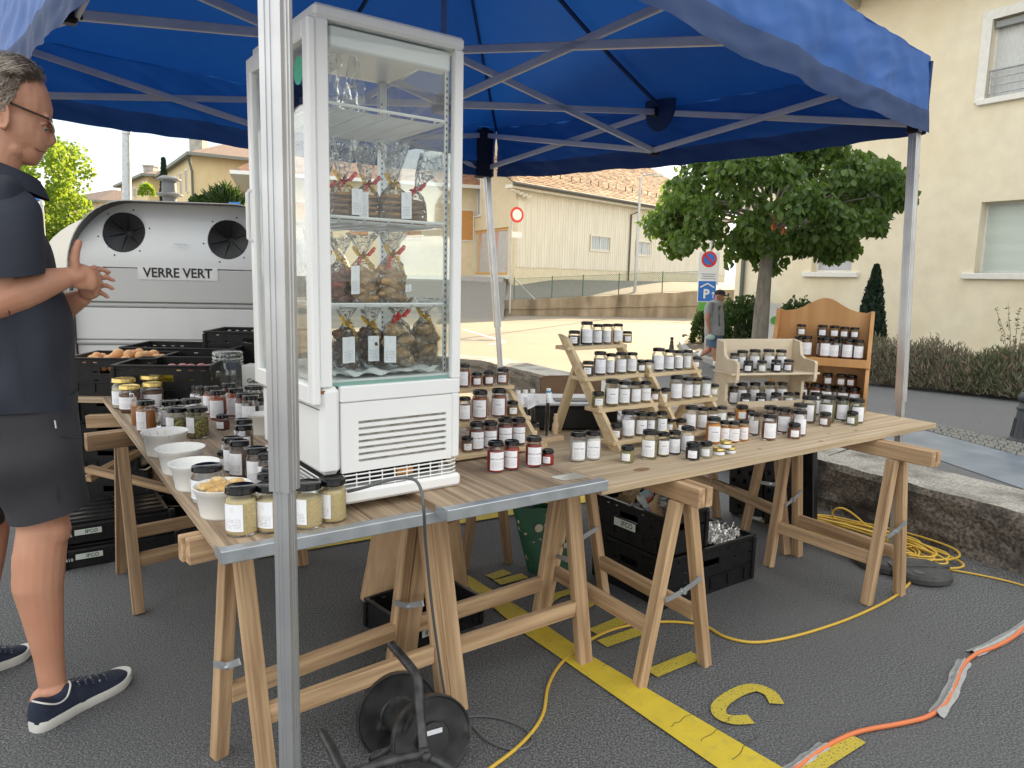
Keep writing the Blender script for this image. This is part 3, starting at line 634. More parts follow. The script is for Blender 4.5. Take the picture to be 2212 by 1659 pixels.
for i in range(4):
    a, c = CN[i], CN[(i + 1) % 4]; out = ((a + c) / 2 - HUB).normalized() * .045
    ca, cc = (a - HUB).normalized() * .06, (c - HUB).normalized() * .06
    n = 26; P = []
    for j in range(n + 1):
        t = j / n; row = []
        for k in range(n + 1):
            s = k / n; e = hz(a + ca, TZ + .01) * (1 - s) + hz(c + cc, TZ + .01) * s; p = e * (1 - t) + PK * t
            sag = -.05 * math.sin(math.pi * t) * math.sin(math.pi * s) - .035 * math.sin(math.pi * s) * (1 - t)
            row.append(p + Z * (sag + wr(p, .018, 2.2) + wr(p, .006, 9)))
        P.append(row)
    b = MB(); b.grid(P); b.build('roof_panel', canopy, tent, 'all')
    P = []; H = []
    for j in range(25):
        t = j / 24; row = []
        for k in range(161):
            s = k / 160; e = hz(a + ca, TZ + .01) * (1 - s) + hz(c + cc, TZ + .01) * s; e = e + Z * (.006 - .035 * math.sin(math.pi * s) + wr(e, .018, 2.2) + wr(e, .006, 9))
            q = e - Z * (TZ - TV) * t; q = q + out.normalized() * (wr(e + Z * t * .3, .022, 2.4) * t + wr(q, .006, 8) + .012 * t + .006 * sm(3 * t) * (1 - abs(noise.noise(Vector((s * 11 + t * 2.6 + i * 7, t * 2.2 - s * 3, i)))) * 2.2) + .004 * noise.noise(Vector((s * 40 + t * 9, t * 6, i))) + .014 * math.sin(s * 55 + 2 * t) * t * noise.noise(e * 2))
            row.append(q)
        P.append(row)
    b = MB(); b.grid(P[:18]); b.build('valance', canopy, tent, 'all')
    b = MB(); b.grid([[q + out.normalized() * (.003 if i_ else 0) for q in r] for i_, r in enumerate(P[17:])]); b.build('valance_hem', canopy_h, tent, 'all')
    b = MB(); rg = [hz(a + ca, TZ - .002) * (1 - t / 20) + (PK - Z * .012) * (t / 20) + Z * (-.004 + wr(hz(a, TZ) * (1 - t / 20) + PK * (t / 20), .01, 2.2)) for t in range(21)]
    b.tube(rg, .009, 5); b.build('seam_webbing', canopy_h, tent)
    mid = (a + c) / 2; b = MB(); rg = [hz(mid, TZ - .012) * (1 - t / 16) + (PK - Z * .012) * (t / 16) - Z * (.052 * math.sin(math.pi * t / 16) + .03 * (1 - t / 16)) for t in range(17)]
    b.tube(rg, .012, 5); b.build('seam_webbing', canopy_h, tent)
    # reinforcement patch at mid bracket
    b = MB(); q = hz(mid, TZ - .03) + (HUB - mid).normalized() * .03
    T, _ = frame(q, q + (c - a)); b.ball((0, 0, 0), (.11, .012, .15), 12, T); b.build('reinforcement_patch', canopy_h, tent)
t = MB(); cp_ = hz(cFR + (cFR - HUB).normalized() * .055, TZ)
t.box((0, 0, 0), (.012, .05, .34), Matrix.Translation(cp_ - Z * .17)); t.build('corner_velcro', canopy_h, tent)
q = D(1971, 274, 3.72); t = MB(); dv = (cFR - c0_).normalized(); nv = Vector((dv.y, -dv.x, 0)); plate(t, q + nv * .04, .045, .055, dv, Z, .004); t.build('brand_patch', MATS['sign_white'], tent)
tral = mat('truss_aluminium', (.66, .67, .69), .45, .35, (.74, .75, .77), 6)
def rail(p, q, w=.034, h=.017, up=Z):
    barpart('truss_bar', p, q, h, w, tral, tent, up=up, ch=.003)
def joint(p, s=.05, h=.09):
    b = MB(); b.box((0, 0, 0), (s, s, h), Matrix.Translation(p) @ Matrix.Rotation(.6, 4, 'Z'), 0, .008); b.tube([p + Vector((-.035, -.02, 0)), p + Vector((.035, .02, 0))], .011, 8); b.build('bracket', blk, tent)
feet = [Vector((-.437, 1.30, 0)), None, Vector((0.06, 5.55, 0)), Vector((-2.44, 3.55, 0))]
feet[0] = Vector((D(624, 1600, 1.33).x, 1.33, 0)); f1 = D(1928, 1200, 3.63); feet[1] = Vector((f1.x, f1.y, 0)); feet[2] = Vector((D(1097, 830, 5.6).x, 5.6, 0))
topx = [D(594, 0, 1.33), None, D(1050, 350, 5.6), None]
for i, cpt in enumerate(CN):
    tp = hz(cpt, TZ - .02)
    if i == 0: q = topx[0]; d = (q - feet[0]).normalized(); tp = feet[0] + d * ((TZ - .02) / d.z)
    if i == 2: q = topx[2]; d = (q - feet[2]).normalized(); tp = feet[2] + d * ((TZ - .02) / d.z)
    spl = [.98, .80, 1.0, 1.0][i]; sp = feet[i] + (tp - feet[i]) * (spl / TZ)
    inw = (HUB - cpt).normalized(); T, Ln = frame(sp, tp, inw)
    w = .042
    def prof(w, g):   # grooved extrusion outline
        o = []; h = w / 2
        for (ux, uy) in ((1, 0), (0, 1), (-1, 0), (0, -1)):
            for (a_, dpt) in ((-.94, 0), (-.45, 0), (-.40, g), (-.1, g), (-.05, 0), (.05, 0), (.1, g), (.40, g), (.45, 0), (.94, 0)):
                o.append((ux * (h - dpt) - uy * a_ * h, uy * (h - dpt) + ux * a_ * h))
        return o
    def ext(p0, p1, w, g, name):
        T, Ln = frame(p0, p1, A if i != 0 else V(.25, 1, 0)); b = MB(); pr = prof(w, g); b.prism([(y, z) for y, z in pr], 0, Ln, T @ Matrix(((0, 0, 1, 0), (1, 0, 0, 0), (0, 1, 0, 0), (0, 0, 0, 1)))); return b.build(name, alu, tent)
    ext(sp, tp, w, .0022, 'upper_leg'); ext(feet[i], sp + (tp - sp).normalized() * .05, .031, .0015, 'lower_leg')
    b = MB(); b.box(feet[i] + Z * .004, (.09, .09, .008)); b.build('foot_plate', galv, tent)
    joint(hz(tp, TZ - .04), .06, .09); joint(hz(tp + (feet[i] - tp) * ((TZ - TL) / TZ), TL), .06, .1)
    CN[i] = Vector((tp.x, tp.y, 0))
MID = [(CN[i] + CN[(i + 1) % 4]) / 2 for i in range(4)]
for i in range(4):
    a, c, m = CN[i], CN[(i + 1) % 4], MID[i]; off = (HUB - m).normalized() * .02
    for e in (a, c):
        sl = e + (feet[i if e is a else (i + 1) % 4] - e) * ((TZ - TL) / TZ) * 0
        rail(hz(e, TZ - .05) + off, hz(m, TL) + off); rail(hz(e, TL) - off * .3, hz(m, TZ - .06) - off * .3)
    joint(hz(m, TL), .05, .06); joint(hz(m, TZ - .06), .05, .06)
    rail(hz(m, TL), hz(HUB, TZ - .05)); rail(hz(m, TZ - .06) + off, hz(HUB, TL) + off)
joint(hz(HUB, TZ - .05), .09, .08); joint(hz(HUB, TL), .09, .08)
b = MB(); b.tube([hz(HUB, TL), PK - Z * .02], .016, 8); b.build('centre_pole', alu, tent)
# black sleeves at the rear corner bracket
b = MB(); b.tube([hz(CN[2], TL - .06), hz(CN[2], TZ - .02)], [.07, .075], 10); b.build('bracket_sleeve', mat('black_sleeve_fabric', (.006, .01, .03), .8, bump=.3, bscale=20), tent)
# ================= TABLES =================
wood_t = mat('weathered_table_board', (.23, .155, .095), .75, 0, (.52, .40, .275), 4.5, stretch=(.45, 13, 13), detail=9, bump=.25, bscale=26, col3=(.19, .135, .09), scale3=2.4, lo3=.50, hi3=.70, rand=True, lo=.3, hi=.68)
wood_l = mat('light_plank', (.36, .26, .155), .7, 0, (.64, .51, .35), 4.0, stretch=(.4, 13, 13), detail=9, bump=.2, bscale=22, col3=(.36, .26, .16), scale3=1.6, lo3=.55, hi3=.75, rand=True, lo=.3, hi=.7)
wood_k = mat('knot_wood', (.20, .11, .055), .7, 0, (.30, .18, .10), 60)
T1, T2, T3 = .738, .762, .736
PA = U(480, 1195, T1); PC = U(967, 1105, T2); PE = U(1300, 1055, T3)
def tmesh(org, da, db, label, top, wa, lb, along_b, mm, metal, npl, name='table_top', cat='table board'):
    t = thing(name, label, cat, (org.x, org.y, 0), YAW)
    th = .024
    for k in range(npl):
        if along_b: w = wa / npl; p = Vector((w * (k + .5), .012 if metal else 0, top - th / 2)); q = p + Vector((0, lb, 0)); barpart('plank', p, q, w - .0015, th, mm, t, ch=.0015)
        else: w = lb / npl; p = Vector((0, w * (k + .5), top - th / 2)); q = p + Vector((wa - R_.uniform(0, .02) * 0, 0, 0)); barpart('plank', p, q, w - .0015, th, mm, t, ch=.002)
    if metal:
        b = MB(); b.box((wa / 2, .004, top - th / 2), (wa + .004, .016, th + .008), None, 0, .002); b.box((wa / 2, .02, top - th - .002), (wa + .004, .04, .003)); b.box((wa / 2, .02, top + .0022), (wa + .004, .022, .0018)); b.build('metal_edge', galv, t)
        for s in (0, wa):
            b = MB(); b.box((s + (-.002 if s == 0 else .002), .03, top - th / 2), (.003, .06, th)); b.build('corner_cap', galv, t)
    return t
tb1 = tmesh(PA, A, B, 'grey weathered plank table top with metal edge nearest the camera carrying the white bowls', T1, .58, 2.42, True, wood_t, True, 3)
tb2 = tmesh(PC, A, B, 'weathered plank table top with metal edge in front of the red spice jars', T2, .565, 1.9, True, wood_t, True, 3)
tb3 = tmesh(PE, A, B, 'long light plank table top carrying the wooden spice stands', T3, 2.12, .92, False, wood_l, False, 4)
for (s, u_, r) in ((.27, .10, .03), (1.25, .05, .012), (1.42, .12, .01), (1.0, .30, .012), (1.6, .1, .012), (.9, .09, .01), (1.85, .2, .012)):
    b = MB(); b.lathe([(r * .8, T3 + .0004), (r * .5, T3 + .0006), (.001, T3 + .0007)], 14, Matrix.Translation((s, u_, 0)) @ Matrix.Diagonal((1.5, .8, 1, 1)), cap=(False, False)); b.build('knot', wood_k, tb3)
# table carrying the rear crates
pr = U(178, 862, .735)
tb4 = thing('table_top', 'plank under the rear fruit crates beside the bottle bank', 'table board', (pr.x, pr.y + .05, 0), .04)
for k in range(3): barpart('plank', (-.6, .1 + .2 * k, .72), (1.35, .1 + .2 * k, .72), .197, .027, wood_t, tb4)
# ---------- trestles ----------
pine = mat('pine_trestle_wood', (.31, .19, .10), .65, 0, (.58, .40, .235), 3.6, stretch=(.6, 13, 13), detail=8, bump=.15, bscale=20, rand=True, col3=(.30, .17, .08), scale3=2.2, lo3=.58, hi3=.78)
pine_g = mat('weathered_trestle_wood', (.20, .12, .062), .75, 0, (.45, .30, .17), 3.6, stretch=(.6, 13, 13), detail=8, bump=.2, bscale=20, rand=True, col3=(.22, .15, .09), scale3=2.0, lo3=.5, hi3=.7)
def trestle(label, f1, f2, g1, g2, ztop, ext0=.0, ext1=.0, m=pine, w=.043, stay=True):
    """f1,f2: feet of the near pair, g1,g2: feet of the far pair (f1-g1 and f2-g2 on the same side)"""
    c0 = (f1 + f2) / 2; c1 = (g1 + g2) / 2; t = thing('trestle', label, 'trestle', (c0.x, c0.y, 0)); o = Vector((c0.x, c0.y, 0))
    ax = (c1 - c0).normalized(); zb = ztop - .035; sp = (f1 - f2).normalized()
    for s in (1, -1):
        barpart('head_rail', c0 - ax * ext0 + sp * s * .017 + Z * zb - o, c1 + ax * ext1 + sp * s * .017 + Z * zb - o, .03, .066, m, t)
    for (a_, b_, cc) in ((f1, f2, c0), (g1, g2, c1)):
        for (ft, s) in ((a_, 1), (b_, -1)):
            tp = cc + sp * s * .03 + Z * (ztop - .07); d = (ft - tp).normalized()
            barpart('leg', ft - o, tp - o, w, .034, m, t, up=sp)
    for (p, q) in ((f1, g1), (f2, g2)):
        tp = c0 + Z * ztop; h = .2
        pp = p + (c0 + Z * (ztop) - p) * (h / ztop); qq = q + (c1 + Z * ztop - q) * (h / ztop); off = (p - (f1 + f2) / 2).normalized() * -.0
        barpart('stretcher', pp + ax * .02 - o, qq - ax * .02 - o, .026, .055, m, t)
    if stay:
        for (a_, b_, cc) in ((f1, f2, c0), (g1, g2, c1)):
            h = .33; p = a_ + (cc + Z * ztop - a_) * ((h + .03) / ztop); q = b_ + (cc + Z * ztop - b_) * ((h - .02) / ztop); md = (p + q) / 2 - Z * .01 - ax * .03
            b = MB(); b.bar(p - ax * .032 - o, md - o, .004, .018); b.bar(md - o, q - ax * .032 - o, .004, .018); b.tube([md - ax * .01 - o, md + ax * .01 - o], .009, 8); b.build('folding_stay', galv, t)
    return t
u = lambda x, y: U(x, y, 0)
GT = 'wooden trestles carrying the tables'
trs = [
 trestle('near left trestle with its beam end poking out under the white bowls', u(580, 1705), u(474, 1632), u(962, 1545), u(845, 1468), T1 - .026, .13, .02),
 trestle('trestle with thick brown legs standing on the yellow line beside the brown paper bag', u(1262, 1432), u(1162, 1350), u(962, 1545) + A * .05, u(845, 1468) + A * .05, T2 - .026, .05, .0, w=.055),
 trestle('trestle standing just left of the painted letter I, front centre of the long table', u(1522, 1435), u(1381, 1482), u(1307, 1302), u(1172, 1338), T3 - .026, .10, .05),
 trestle('rightmost trestle beside the coiled yellow cable', u(1942, 1284), u(1871, 1306), u(1722, 1200), u(1660, 1223), T3 - .026, .16, .02),
 trestle('trestle at the back of the long table in front of the black folded crate', u(1697, 1197), u(1608, 1146), u(1548, 1118), u(1470, 1085), T3 - .026, .0, .0, m=pine_g),
 trestle('far left grey trestle beside the visitor leg and stacked black crates', u(300, 1326), u(262, 1236), u(655, 1222), u(600, 1160), T1 - .026, .13, .02, m=pine_g, stay=False),
 trestle('trestle with dark legs behind the green patterned bag', u(1003, 1228), u(1098, 1215), u(985, 1100), u(1080, 1100), T2 - .03, .0, .0, m=pine_g, stay=False)]
for t in trs: t['group'] = GT
# rear crossed legs under the crate table
t4 = thing('trestle', 'crossed dark brown trestle bars under the rear fruit crates', 'trestle', (pr.x, pr.y, 0)); t4['group'] = GT; o = Vector((pr.x, pr.y, 0))
for (a_, c_) in (((188, 1035), (330, 960)), ((190, 1012), (415, 1068))):
    p = D(*a_, 3.5); q = D(*c_, 3.4 if c_[1] > 1000 else 3.9); barpart('leg', p - o, q - o, .05, .03, pine_g, t4)
barpart('head_rail', D(190, 910, 3.35) - o, D(330, 905, 3.35) - o, .04, .06, pine_g, t4)
for x in (178, 330): p = U(x, 1120, 0); barpart('leg', p - o, Vector((p.x + .05, p.y + .05, .70)) - o, .05, .03, pine_g, t4)
# ================= DISPLAY FRIDGE =================
FN = Vector((-.492, 1.844, 0)); FY = .6345; FWd, FD = .424, .478; FB, FT_ = .85, 2.02
fr = thing('display_fridge', 'tall white glass display fridge holding bags of biscuits', 'fridge', (FN.x, FN.y, 0), FY)
lf = lambda *a: Vector(a)
# plinth
def slot_panel(name, M, w, h, t, holes, m, parent, ch=0):
    ss = sorted({0, w, *[x[0] for x in holes], *[x[1] for x in holes]}); zs = sorted({0, h, *[x[2] for x in holes], *[x[3] for x in holes]})
    solid = {}
    for i in range(len(ss) - 1):
        for j in range(len(zs) - 1):
            cx, cz = (ss[i] + ss[i + 1]) / 2, (zs[j] + zs[j + 1]) / 2; solid[i, j] = not any(q[0] < cx < q[1] and q[2] < cz < q[3] for q in holes)
    b = MB()
    for (i, j), s in solid.items():
        if not s: continue
        a0, a1, b0, b1 = ss[i], ss[i + 1], zs[j], zs[j + 1]; v = [(a0, 0, b0), (a1, 0, b0), (a1, 0, b1), (a0, 0, b1), (a0, t, b0), (a1, t, b0), (a1, t, b1), (a0, t, b1)]
        f = [(0, 1, 2, 3), (5, 4, 7, 6)]
        if not solid.get((i - 1, j)): f.append((4, 0, 3, 7))
        if not solid.get((i + 1, j)): f.append((1, 5, 6, 2))
        if not solid.get((i, j - 1)): f.append((4, 5, 1, 0))
        if not solid.get((i, j + 1)): f.append((3, 2, 6, 7))
        b.add(v, f)
    return b.build(name, m, parent, False, None, M)
w_, d_ = FWd, FD
zt = T1 + .026
b = MB(); b.box((w_ / 2, d_ / 2 - .004, T1 + .045), (w_ + .006, d_ + .006, .038), None, 0, .008)
b.build('plinth', whitep, fr)
for (x, y, zz) in ((.05, .05, T1), (w_ - .05, .05, T2), (.05, d_ - .05, T1), (w_ - .05, d_ - .05, T2)):
    b = MB(); b.box((x, y, (zz + T1 + .03) / 2 + .001), (.05, .05, max(.004, T1 + .028 - zz)), None, 0, .002); b.build('foot', whitep, fr)
b = MB()
for k in range(4):
    zz = T1 + .07 + k * .0115
    b.tube([(.02, 0, zz), (w_ - .03, 0, zz), (w_ - .008, .012, zz), (w_ - .002, .04, zz), (w_ - .002, d_ - .02, zz)], .0022, 5); b.tube([(.02, 0, zz), (0, .02, zz), (0, d_ - .02, zz)], .0022, 5)
for k in range(9): b.bar((.06 + k * .038, .001, T1 + .064), (.06 + k * .038, .001, T1 + .108), .003, .003)
b.build('base_grille', whitep, fr)
b = MB(); b.box((w_ / 2, d_ / 2, T1 + .085), (w_ - .09, d_ - .09, .045)); b.build('compressor_pan', mat('dark_recess_metal', (.02, .02, .02), .8), fr)
b = MB()
for k in range(22): b.box((.10 + k * .0135, .018, FB - .006), (.006, .012, .014))
b.build('drip_teeth', blk, fr)
b = MB(); b.box((.255, .022, T1 + .092), (.05, .004, .024)); b.build('warning_sticker', mat('orange_sticker', (.75, .30, .02), .5), fr)
# cabinet body with slotted front
slots = [(.105, .378, .026 + k * .0175, .0335 + k * .0175) for k in range(7)]
BH = .235; zB = FB
b = MB(); b.box((.028, d_ / 2, zB + BH / 2), (.056, d_, BH), None, 0, .014); b.build('body_corner', whitep, fr)
slot_panel('front_panel', Matrix.Translation((.057, .001, zB)), w_ - .057 - .028, BH - .045, .012, slots2 := [(a - .057, c - .057, e, f) for a, c, e, f in slots], whitep, fr)
for k in range(len(slots)):
    pass
b = MB(); b.box((w_ - .0135, .012, zB + BH / 2 - .022), (.027, .022, BH - .045), None, 0, .004); b.build('edge_trim', whitep, fr)
b = MB(); b.box((w_ / 2 + .028, .012, zB + BH - .022), (w_ - .056, .022, .043), None, 0, .003); b.build('upper_band', whitep, fr)
b = MB(); b.box((w_ / 2 + .02, .019, zB + .085), (w_ - .09, .004, .15)); b.build('slot_liner', mat('dusty_vent_filter', (.60, .58, .53), .95, 0, (.34, .30, .25), 40, detail=8), fr)
b = MB(); b.box((w_ / 2 + .02, (d_ + .05) / 2 + .012, zB + BH / 2), (w_ - .045, d_ - .06, BH - .004)); b.build('machine_housing', whitep, fr)
text_on('brand_lettering', 'Bartscher', .017, ink, (-.0012, .055, zB + BH - .038), (0, -1, 0), (0, 0, 1), fr, bold=.0004)
# seam on the left side
b = MB(); b.box((-.0005, d_ / 2, zB + BH - .012), (.004, d_ - .02, .0025)); b.box((-.0005, d_ / 2, zB + BH - .058), (.004, d_ - .02, .002)); b.build('panel_seam', inkg, fr)
z0 = zB + BH; z1 = FT_
glass = glassm('clear_fridge_glass', (.955, .975, .97), .45, .01, base=.0)
glass_e = mat('green_glass_edge', (.25, .42, .38), .2)
fw = .034
b = MB(); b.box((fw / 2, .012, (z0 + z1 - .034) / 2), (fw, .024, z1 - .034 - z0), None, 0, .003); b.build('front_post', whitep, fr)
b = MB(); b.box((w_ - .014, .012, (z0 + z1 - .034) / 2), (.028, .024, z1 - .034 - z0), None, 0, .003); b.build('front_post', whitep, fr)
b = MB(); b.box((w_ / 2, d_ / 2, z1 - .0165), (w_ + .004, d_ + .004, .033), None, 0, .012); b.build('top_cap', whitep, fr)
for x in (.02, w_ - .02):
    b = MB(); b.box((x, d_ - .016, (z0 + z1 - .034) / 2), (.026, .026, z1 - .034 - z0), None, 0, .003); b.build('rear_post', alu, fr)
# perforated shelf standards
for (x, y) in ((w_ - .036, .032), (w_ - .036, d_ - .045), (.045, d_ - .045)):
    b = MB(); b.box((x, y, (z0 + z1 - .034) / 2), (.012, .003, z1 - z0 - .06)); o_ = b.build('shelf_standard', alu, fr)
    b = MB()
    for k in range(50): b.box((x, y - .0017, z0 + .02 + k * .0165), (.004, .0008, .007))
    b.build('standard_slot', ink, o_, kind='stuff')
# door on the left side (hinged frame, with glass)
dz0, dz1 = z0 - .045, z1 - .036
dk = MB(); xo = -.022
ins = .012
def dfr(nm, c, s): q = MB(); q.box(c, s, None, 0, .005); q.build(nm, whitep, door)
door = MB(); door.box((-.011, .012, (dz0 + dz1) / 2), (.022, .038, dz1 - dz0), None, 0, .009)
door.box((-.011, d_ - .018, (dz0 + dz1) / 2), (.022, .036, dz1 - dz0), None, 0, .005)
door.box((-.011, d_ / 2, dz1 - .022), (.0215, d_ - .06, .044), None, 0, .004); door.box((-.011, d_ / 2, dz0 + .025), (.0215, d_ - .06, .05), None, 0, .004)
do = door.build('side_door', whitep, fr)
b = MB(); b.box((-.010, d_ / 2, (dz0 + dz1) / 2), (.004, d_ - .07, dz1 - dz0 - .09)); b.build('door_glass', glass, do)
b = MB(); b.box((.003, d_ / 2, (dz0 + dz1) / 2), (.008, .012, dz1 - dz0 - .02)); b.box((-.002, .032, (dz0 + dz1) / 2), (.004, .006, dz1 - dz0 - .09)); b.build('rubber_seal', blkm, do)
b = MB(); b.tube([(-.024, d_ - .02, z0 + .38), (-.034, d_ - .02, z0 + .39), (-.034, d_ - .02, z0 + .52), (-.024, d_ - .02, z0 + .53)], .006, 8); b.build('door_handle', whitep, do)
b = MB(); b.box((.0, .036, (dz0 + dz1) / 2), (.005, .008, dz1 - dz0)); b.build('door_gap', ink, fr)
# glazing: front, right, rear
def pane(nm, c, s): q = MB(); q.box(c, s); q.build(nm, glass, fr)
pane('front_glass', (w_ / 2 + .003, .016, (z0 + z1 - .034) / 2), (w_ - .06, .004, z1 - .034 - z0))
pane('right_glass', (w_ - .008, d_ / 2, (z0 + z1 - .034) / 2), (.004, d_ - .06, z1 - .034 - z0))
pane('rear_glass', (w_ / 2, d_ - .012, (z0 + z1 - .034) / 2), (w_ - .06, .004, z1 - .034 - z0))
b = MB(); b.box((w_ / 2, .018, z0 + .004), (w_ - .06, .003, .010)); b.build('glass_edge_trim', glass_e, fr)
# light box under the top
b = MB(); b.box((w_ / 2 + .01, .05, z1 - .062), (w_ - .075, .05, .05), None, 0, .004); b.build('lamp_box', whitep, fr)
b = MB(); b.box((w_ / 2, d_ / 2, z0 + .008), (w_ - .05, d_ - .05, .012)); b.build('inner_floor', whitep, fr)
b = MB(); 
P = [[(.05 + (w_ - .1) * i / 24, .03 + (d_ - .08) * j / 24, z0 + .018 + .006 * (1 + math.sin(i * 1.1 + 3 * math.sin(j * .5))) + .02 * max(0, noise.noise(Vector((i * .23, j * .23, 3))))) for j in range(25)] for i in range(25)]
b.grid(P); b.build('paper_cloth', mat('white_tissue_cloth', (.72, .76, .76), .9, bump=.3, bscale=30), fr, 'all')
# wire shelves, sloping rails
SH = []
for (zy) in (z0 + .213, z0 + .438, z0 + .716):
    b = MB(); x0, x1, y0, y1 = .04, w_ - .03, .035, d_ - .04
    b.tube([(x0, y0, zy), (x1, y0, zy)], .0042, 6); b.tube([(x0, y1, zy), (x1, y1, zy)], .0035, 6)
    for x in (x0, x1): b.tube([(x, y0, zy), (x, y1, zy)], .0035, 6)
    for k in range(5): x = x0 + (x1 - x0) * (k + .5) / 5; b.tube([(x, y0, zy), (x, y0 + .02, zy - .012), (x, y1, zy - .012)], .0032, 5)
    b.build('wire_shelf', whitep, fr, True)
    b = MB()
    for k in range(26): yy = y0 + .022 + (y1 - y0 - .03) * k / 25; b.tube([(x0, yy, zy - .0075), (x1, yy, zy - .0075)], .0017, 4)
    b.build('shelf_wire', whitep, fr, kind='stuff'); SH.append(zy - .004)
# green round sticker on the door glass
b = MB(); disc(b, (-.0128, .078, z1 - .145), .034, Vector((0, -1, 0)), Z); b.build('round_sticker', mat('green_sticker', (.03, .32, .20), .6, 0, (.04, .36, .24), 60), do)
# mains cable of the fridge
cbl = mat('grey_cable_rubber', (.10, .105, .11), .5)
cab = thing('fridge_mains_cable', 'grey mains cable hanging from the fridge base down a trestle leg', 'cable')
def smooth_pts(pts, n=6):
    pts = [Vector(p) for p in pts]; out = []
    for i in range(len(pts) - 1):
        p0, p1, p2, p3 = pts[max(i - 1, 0)], pts[i], pts[i + 1], pts[min(i + 2, len(pts) - 1)]
        for k in range(n):
            t = k / n; out.append(.5 * ((2 * p1) + (p2 - p0) * t + (2 * p0 - 5 * p1 + 4 * p2 - p3) * t * t + (3 * p1 - p0 - 3 * p2 + p3) * t ** 3))
    out.append(pts[-1]); return out
pts = [D(752, 1062, 1.87), D(790, 1052, 1.80), D(850, 1035, 1.80), D(892, 1035, 1.78), D(910, 1060, 1.76), D(916, 1110, 1.75), D(920, 1180, 1.84), D(932, 1300, 1.95), D(948, 1420, 2.05), U(968, 1540, .03) , U(985, 1580, .01)]
b = MB(); b.tube(smooth_pts(pts), .0042, 8); b.build('cable', cbl, cab, 'all')
# rusty corner
b = MB(); b.box((.004, .004, z0 - .012), (.02, .004, .008)); b.build('rust_stain', mat('rust', (.25, .10, .03), .9), fr)
# ================= STANDS =================
sw_m = mat('spruce_shelf_wood', (.50, .37, .21), .6, 0, (.66, .52, .33), 4, stretch=(.6, 9, 9), detail=7, bump=.1, bscale=18, rand=True)
birch = mat('birch_plywood', (.62, .51, .36), .55, 0, (.70, .60, .45), 3, stretch=(.8, 6, 6), detail=5, rand=True)
honey = mat('honey_coloured_pine', (.50, .25, .085), .5, 0, (.60, .33, .13), 2.6, stretch=(7, 7, .6), detail=7, col3=(.42, .19, .06), scale3=1.4, lo3=.55, hi3=.8, bump=.05)
SLOT = {}
def ladder(name, label, foot, zt, width, levels, rail_h=None, back=True, depth=.085, sgn=1):
    """stepped shelf stand: foot is the front left corner, levels = (setback, height) of each shelf top's front edge"""
    t = thing(name, label, 'shelf stand', (foot.x, foot.y, zt), YAW); L0 = levels[-1]; hs = rail_h or (L0[0] + .085, L0[1] + .045 - zt)
    for x in (.011, width - .011):
        s0, h0 = -.01, 0.0; s1, h1 = hs
        b = MB(); w = .066; b.prism([(s0, 0), (s0 + w, 0), (s1 + .004, h1), (s1 - w * .75, h1 - .012)] if True else [], -.009, .009, Matrix.Translation((x, 0, 0)) @ Matrix(((0, 0, 1, 0), (1, 0, 0, 0), (0, 1, 0, 0), (0, 0, 0, 1)))); b.build('side_rail', sw_m, t)
        if back: barpart('rear_leg', (x + (.02 if x < .05 else -.02), hs[0] + .03, 0), (x + (.02 if x < .05 else -.02), hs[0] - .10, hs[1] - .11), .018, .042, sw_m, t, up=X1)
    for k, (s, h) in enumerate(levels):
        hh = h - zt; barpart('shelf', (-.012, s + depth / 2, hh - .008), (width + .012, s + depth / 2, hh - .008), depth, .015, sw_m, t, ch=.0015)
        SLOT[label, k] = (foot + B * (s + .042), h)
    return t
fA = Vector((.406, 2.658, 0))
LA = [(.017, .774), (.107, .885), (.195, .995), (.304, 1.107)]
stA = ladder('stepped_stand', 'tall four step wooden stand in the middle of the long table', fA, T3, .30, LA)
LB_ = [(-.005, .774), (.095, .885), (.19, .995)]
fB = fA + A * .335 + B * -.012
stB = ladder('stepped_stand', 'three step wooden stand just right of the tallest stepped stand', fB, T3, .30, LB_)
for (x, z, w) in ((.0, .0, 0),): pass
fL = Vector((.124, 2.562, 0)) - A * .40
LL = [(.0, .786), (.104, .870), (.216, .971)]
stL = ladder('stepped_stand', 'low wooden stand of paprika jars right beside the fridge', fL, T2, .40, LL, rail_h=(.25, .20), back=False)
# honey pine cabinet
cr_ = Vector((1.797, 3.652, 0)); cd = Vector((.90, -.44, 0)).normalized(); cn = Vector((cd.y, -cd.x, 0)); cw = .46; cl = cr_ - cd * cw; cyaw = math.atan2(cd.y, cd.x)
cab_ = thing('spice_cabinet', 'honey coloured pine spice cabinet with wavy top at the back of the table', 'cabinet', (cl.x, cl.y, T3), cyaw)
ch_ = 1.243 - T3; prof = [(-cw / 2, 0), (-cw / 2, ch_)]
n = 24
for i in range(n + 1):
    t = i / n; x = -cw / 2 + .03 + (cw - .06) * t; prof.append((x, ch_ - .012 + .075 * math.exp(-((t - .5) / .26) ** 2)))
prof += [(cw / 2, ch_), (cw / 2, 0)]
MXZ = Matrix(((1, 0, 0, 0), (0, 0, -1, 0), (0, 1, 0, 0), (0, 0, 0, 1)))
cd_ = .155
b = MB(); b.prism(prof, -.009, .009, Matrix.Translation((cw / 2, cd_, 0)) @ MXZ); b.build('back_panel', honey, cab_)
sp_ = [(0, 0)]; S1 = 1.0 - T3
for i in range(31):
    z = ch_ * i / 30; q = z / S1
    y = (.012 + .02 * math.cos(q * 2 * math.pi)) if z < S1 else (.03 + .11 * sm((z - S1) / (ch_ - S1)) ** 1.3)
    sp_.append((y - .035 if z < S1 else y - .035, z))
sp_ = [(y, z) for y, z in sp_[1:]] + [(cd_ - .01, ch_), (cd_ - .01, 0)]
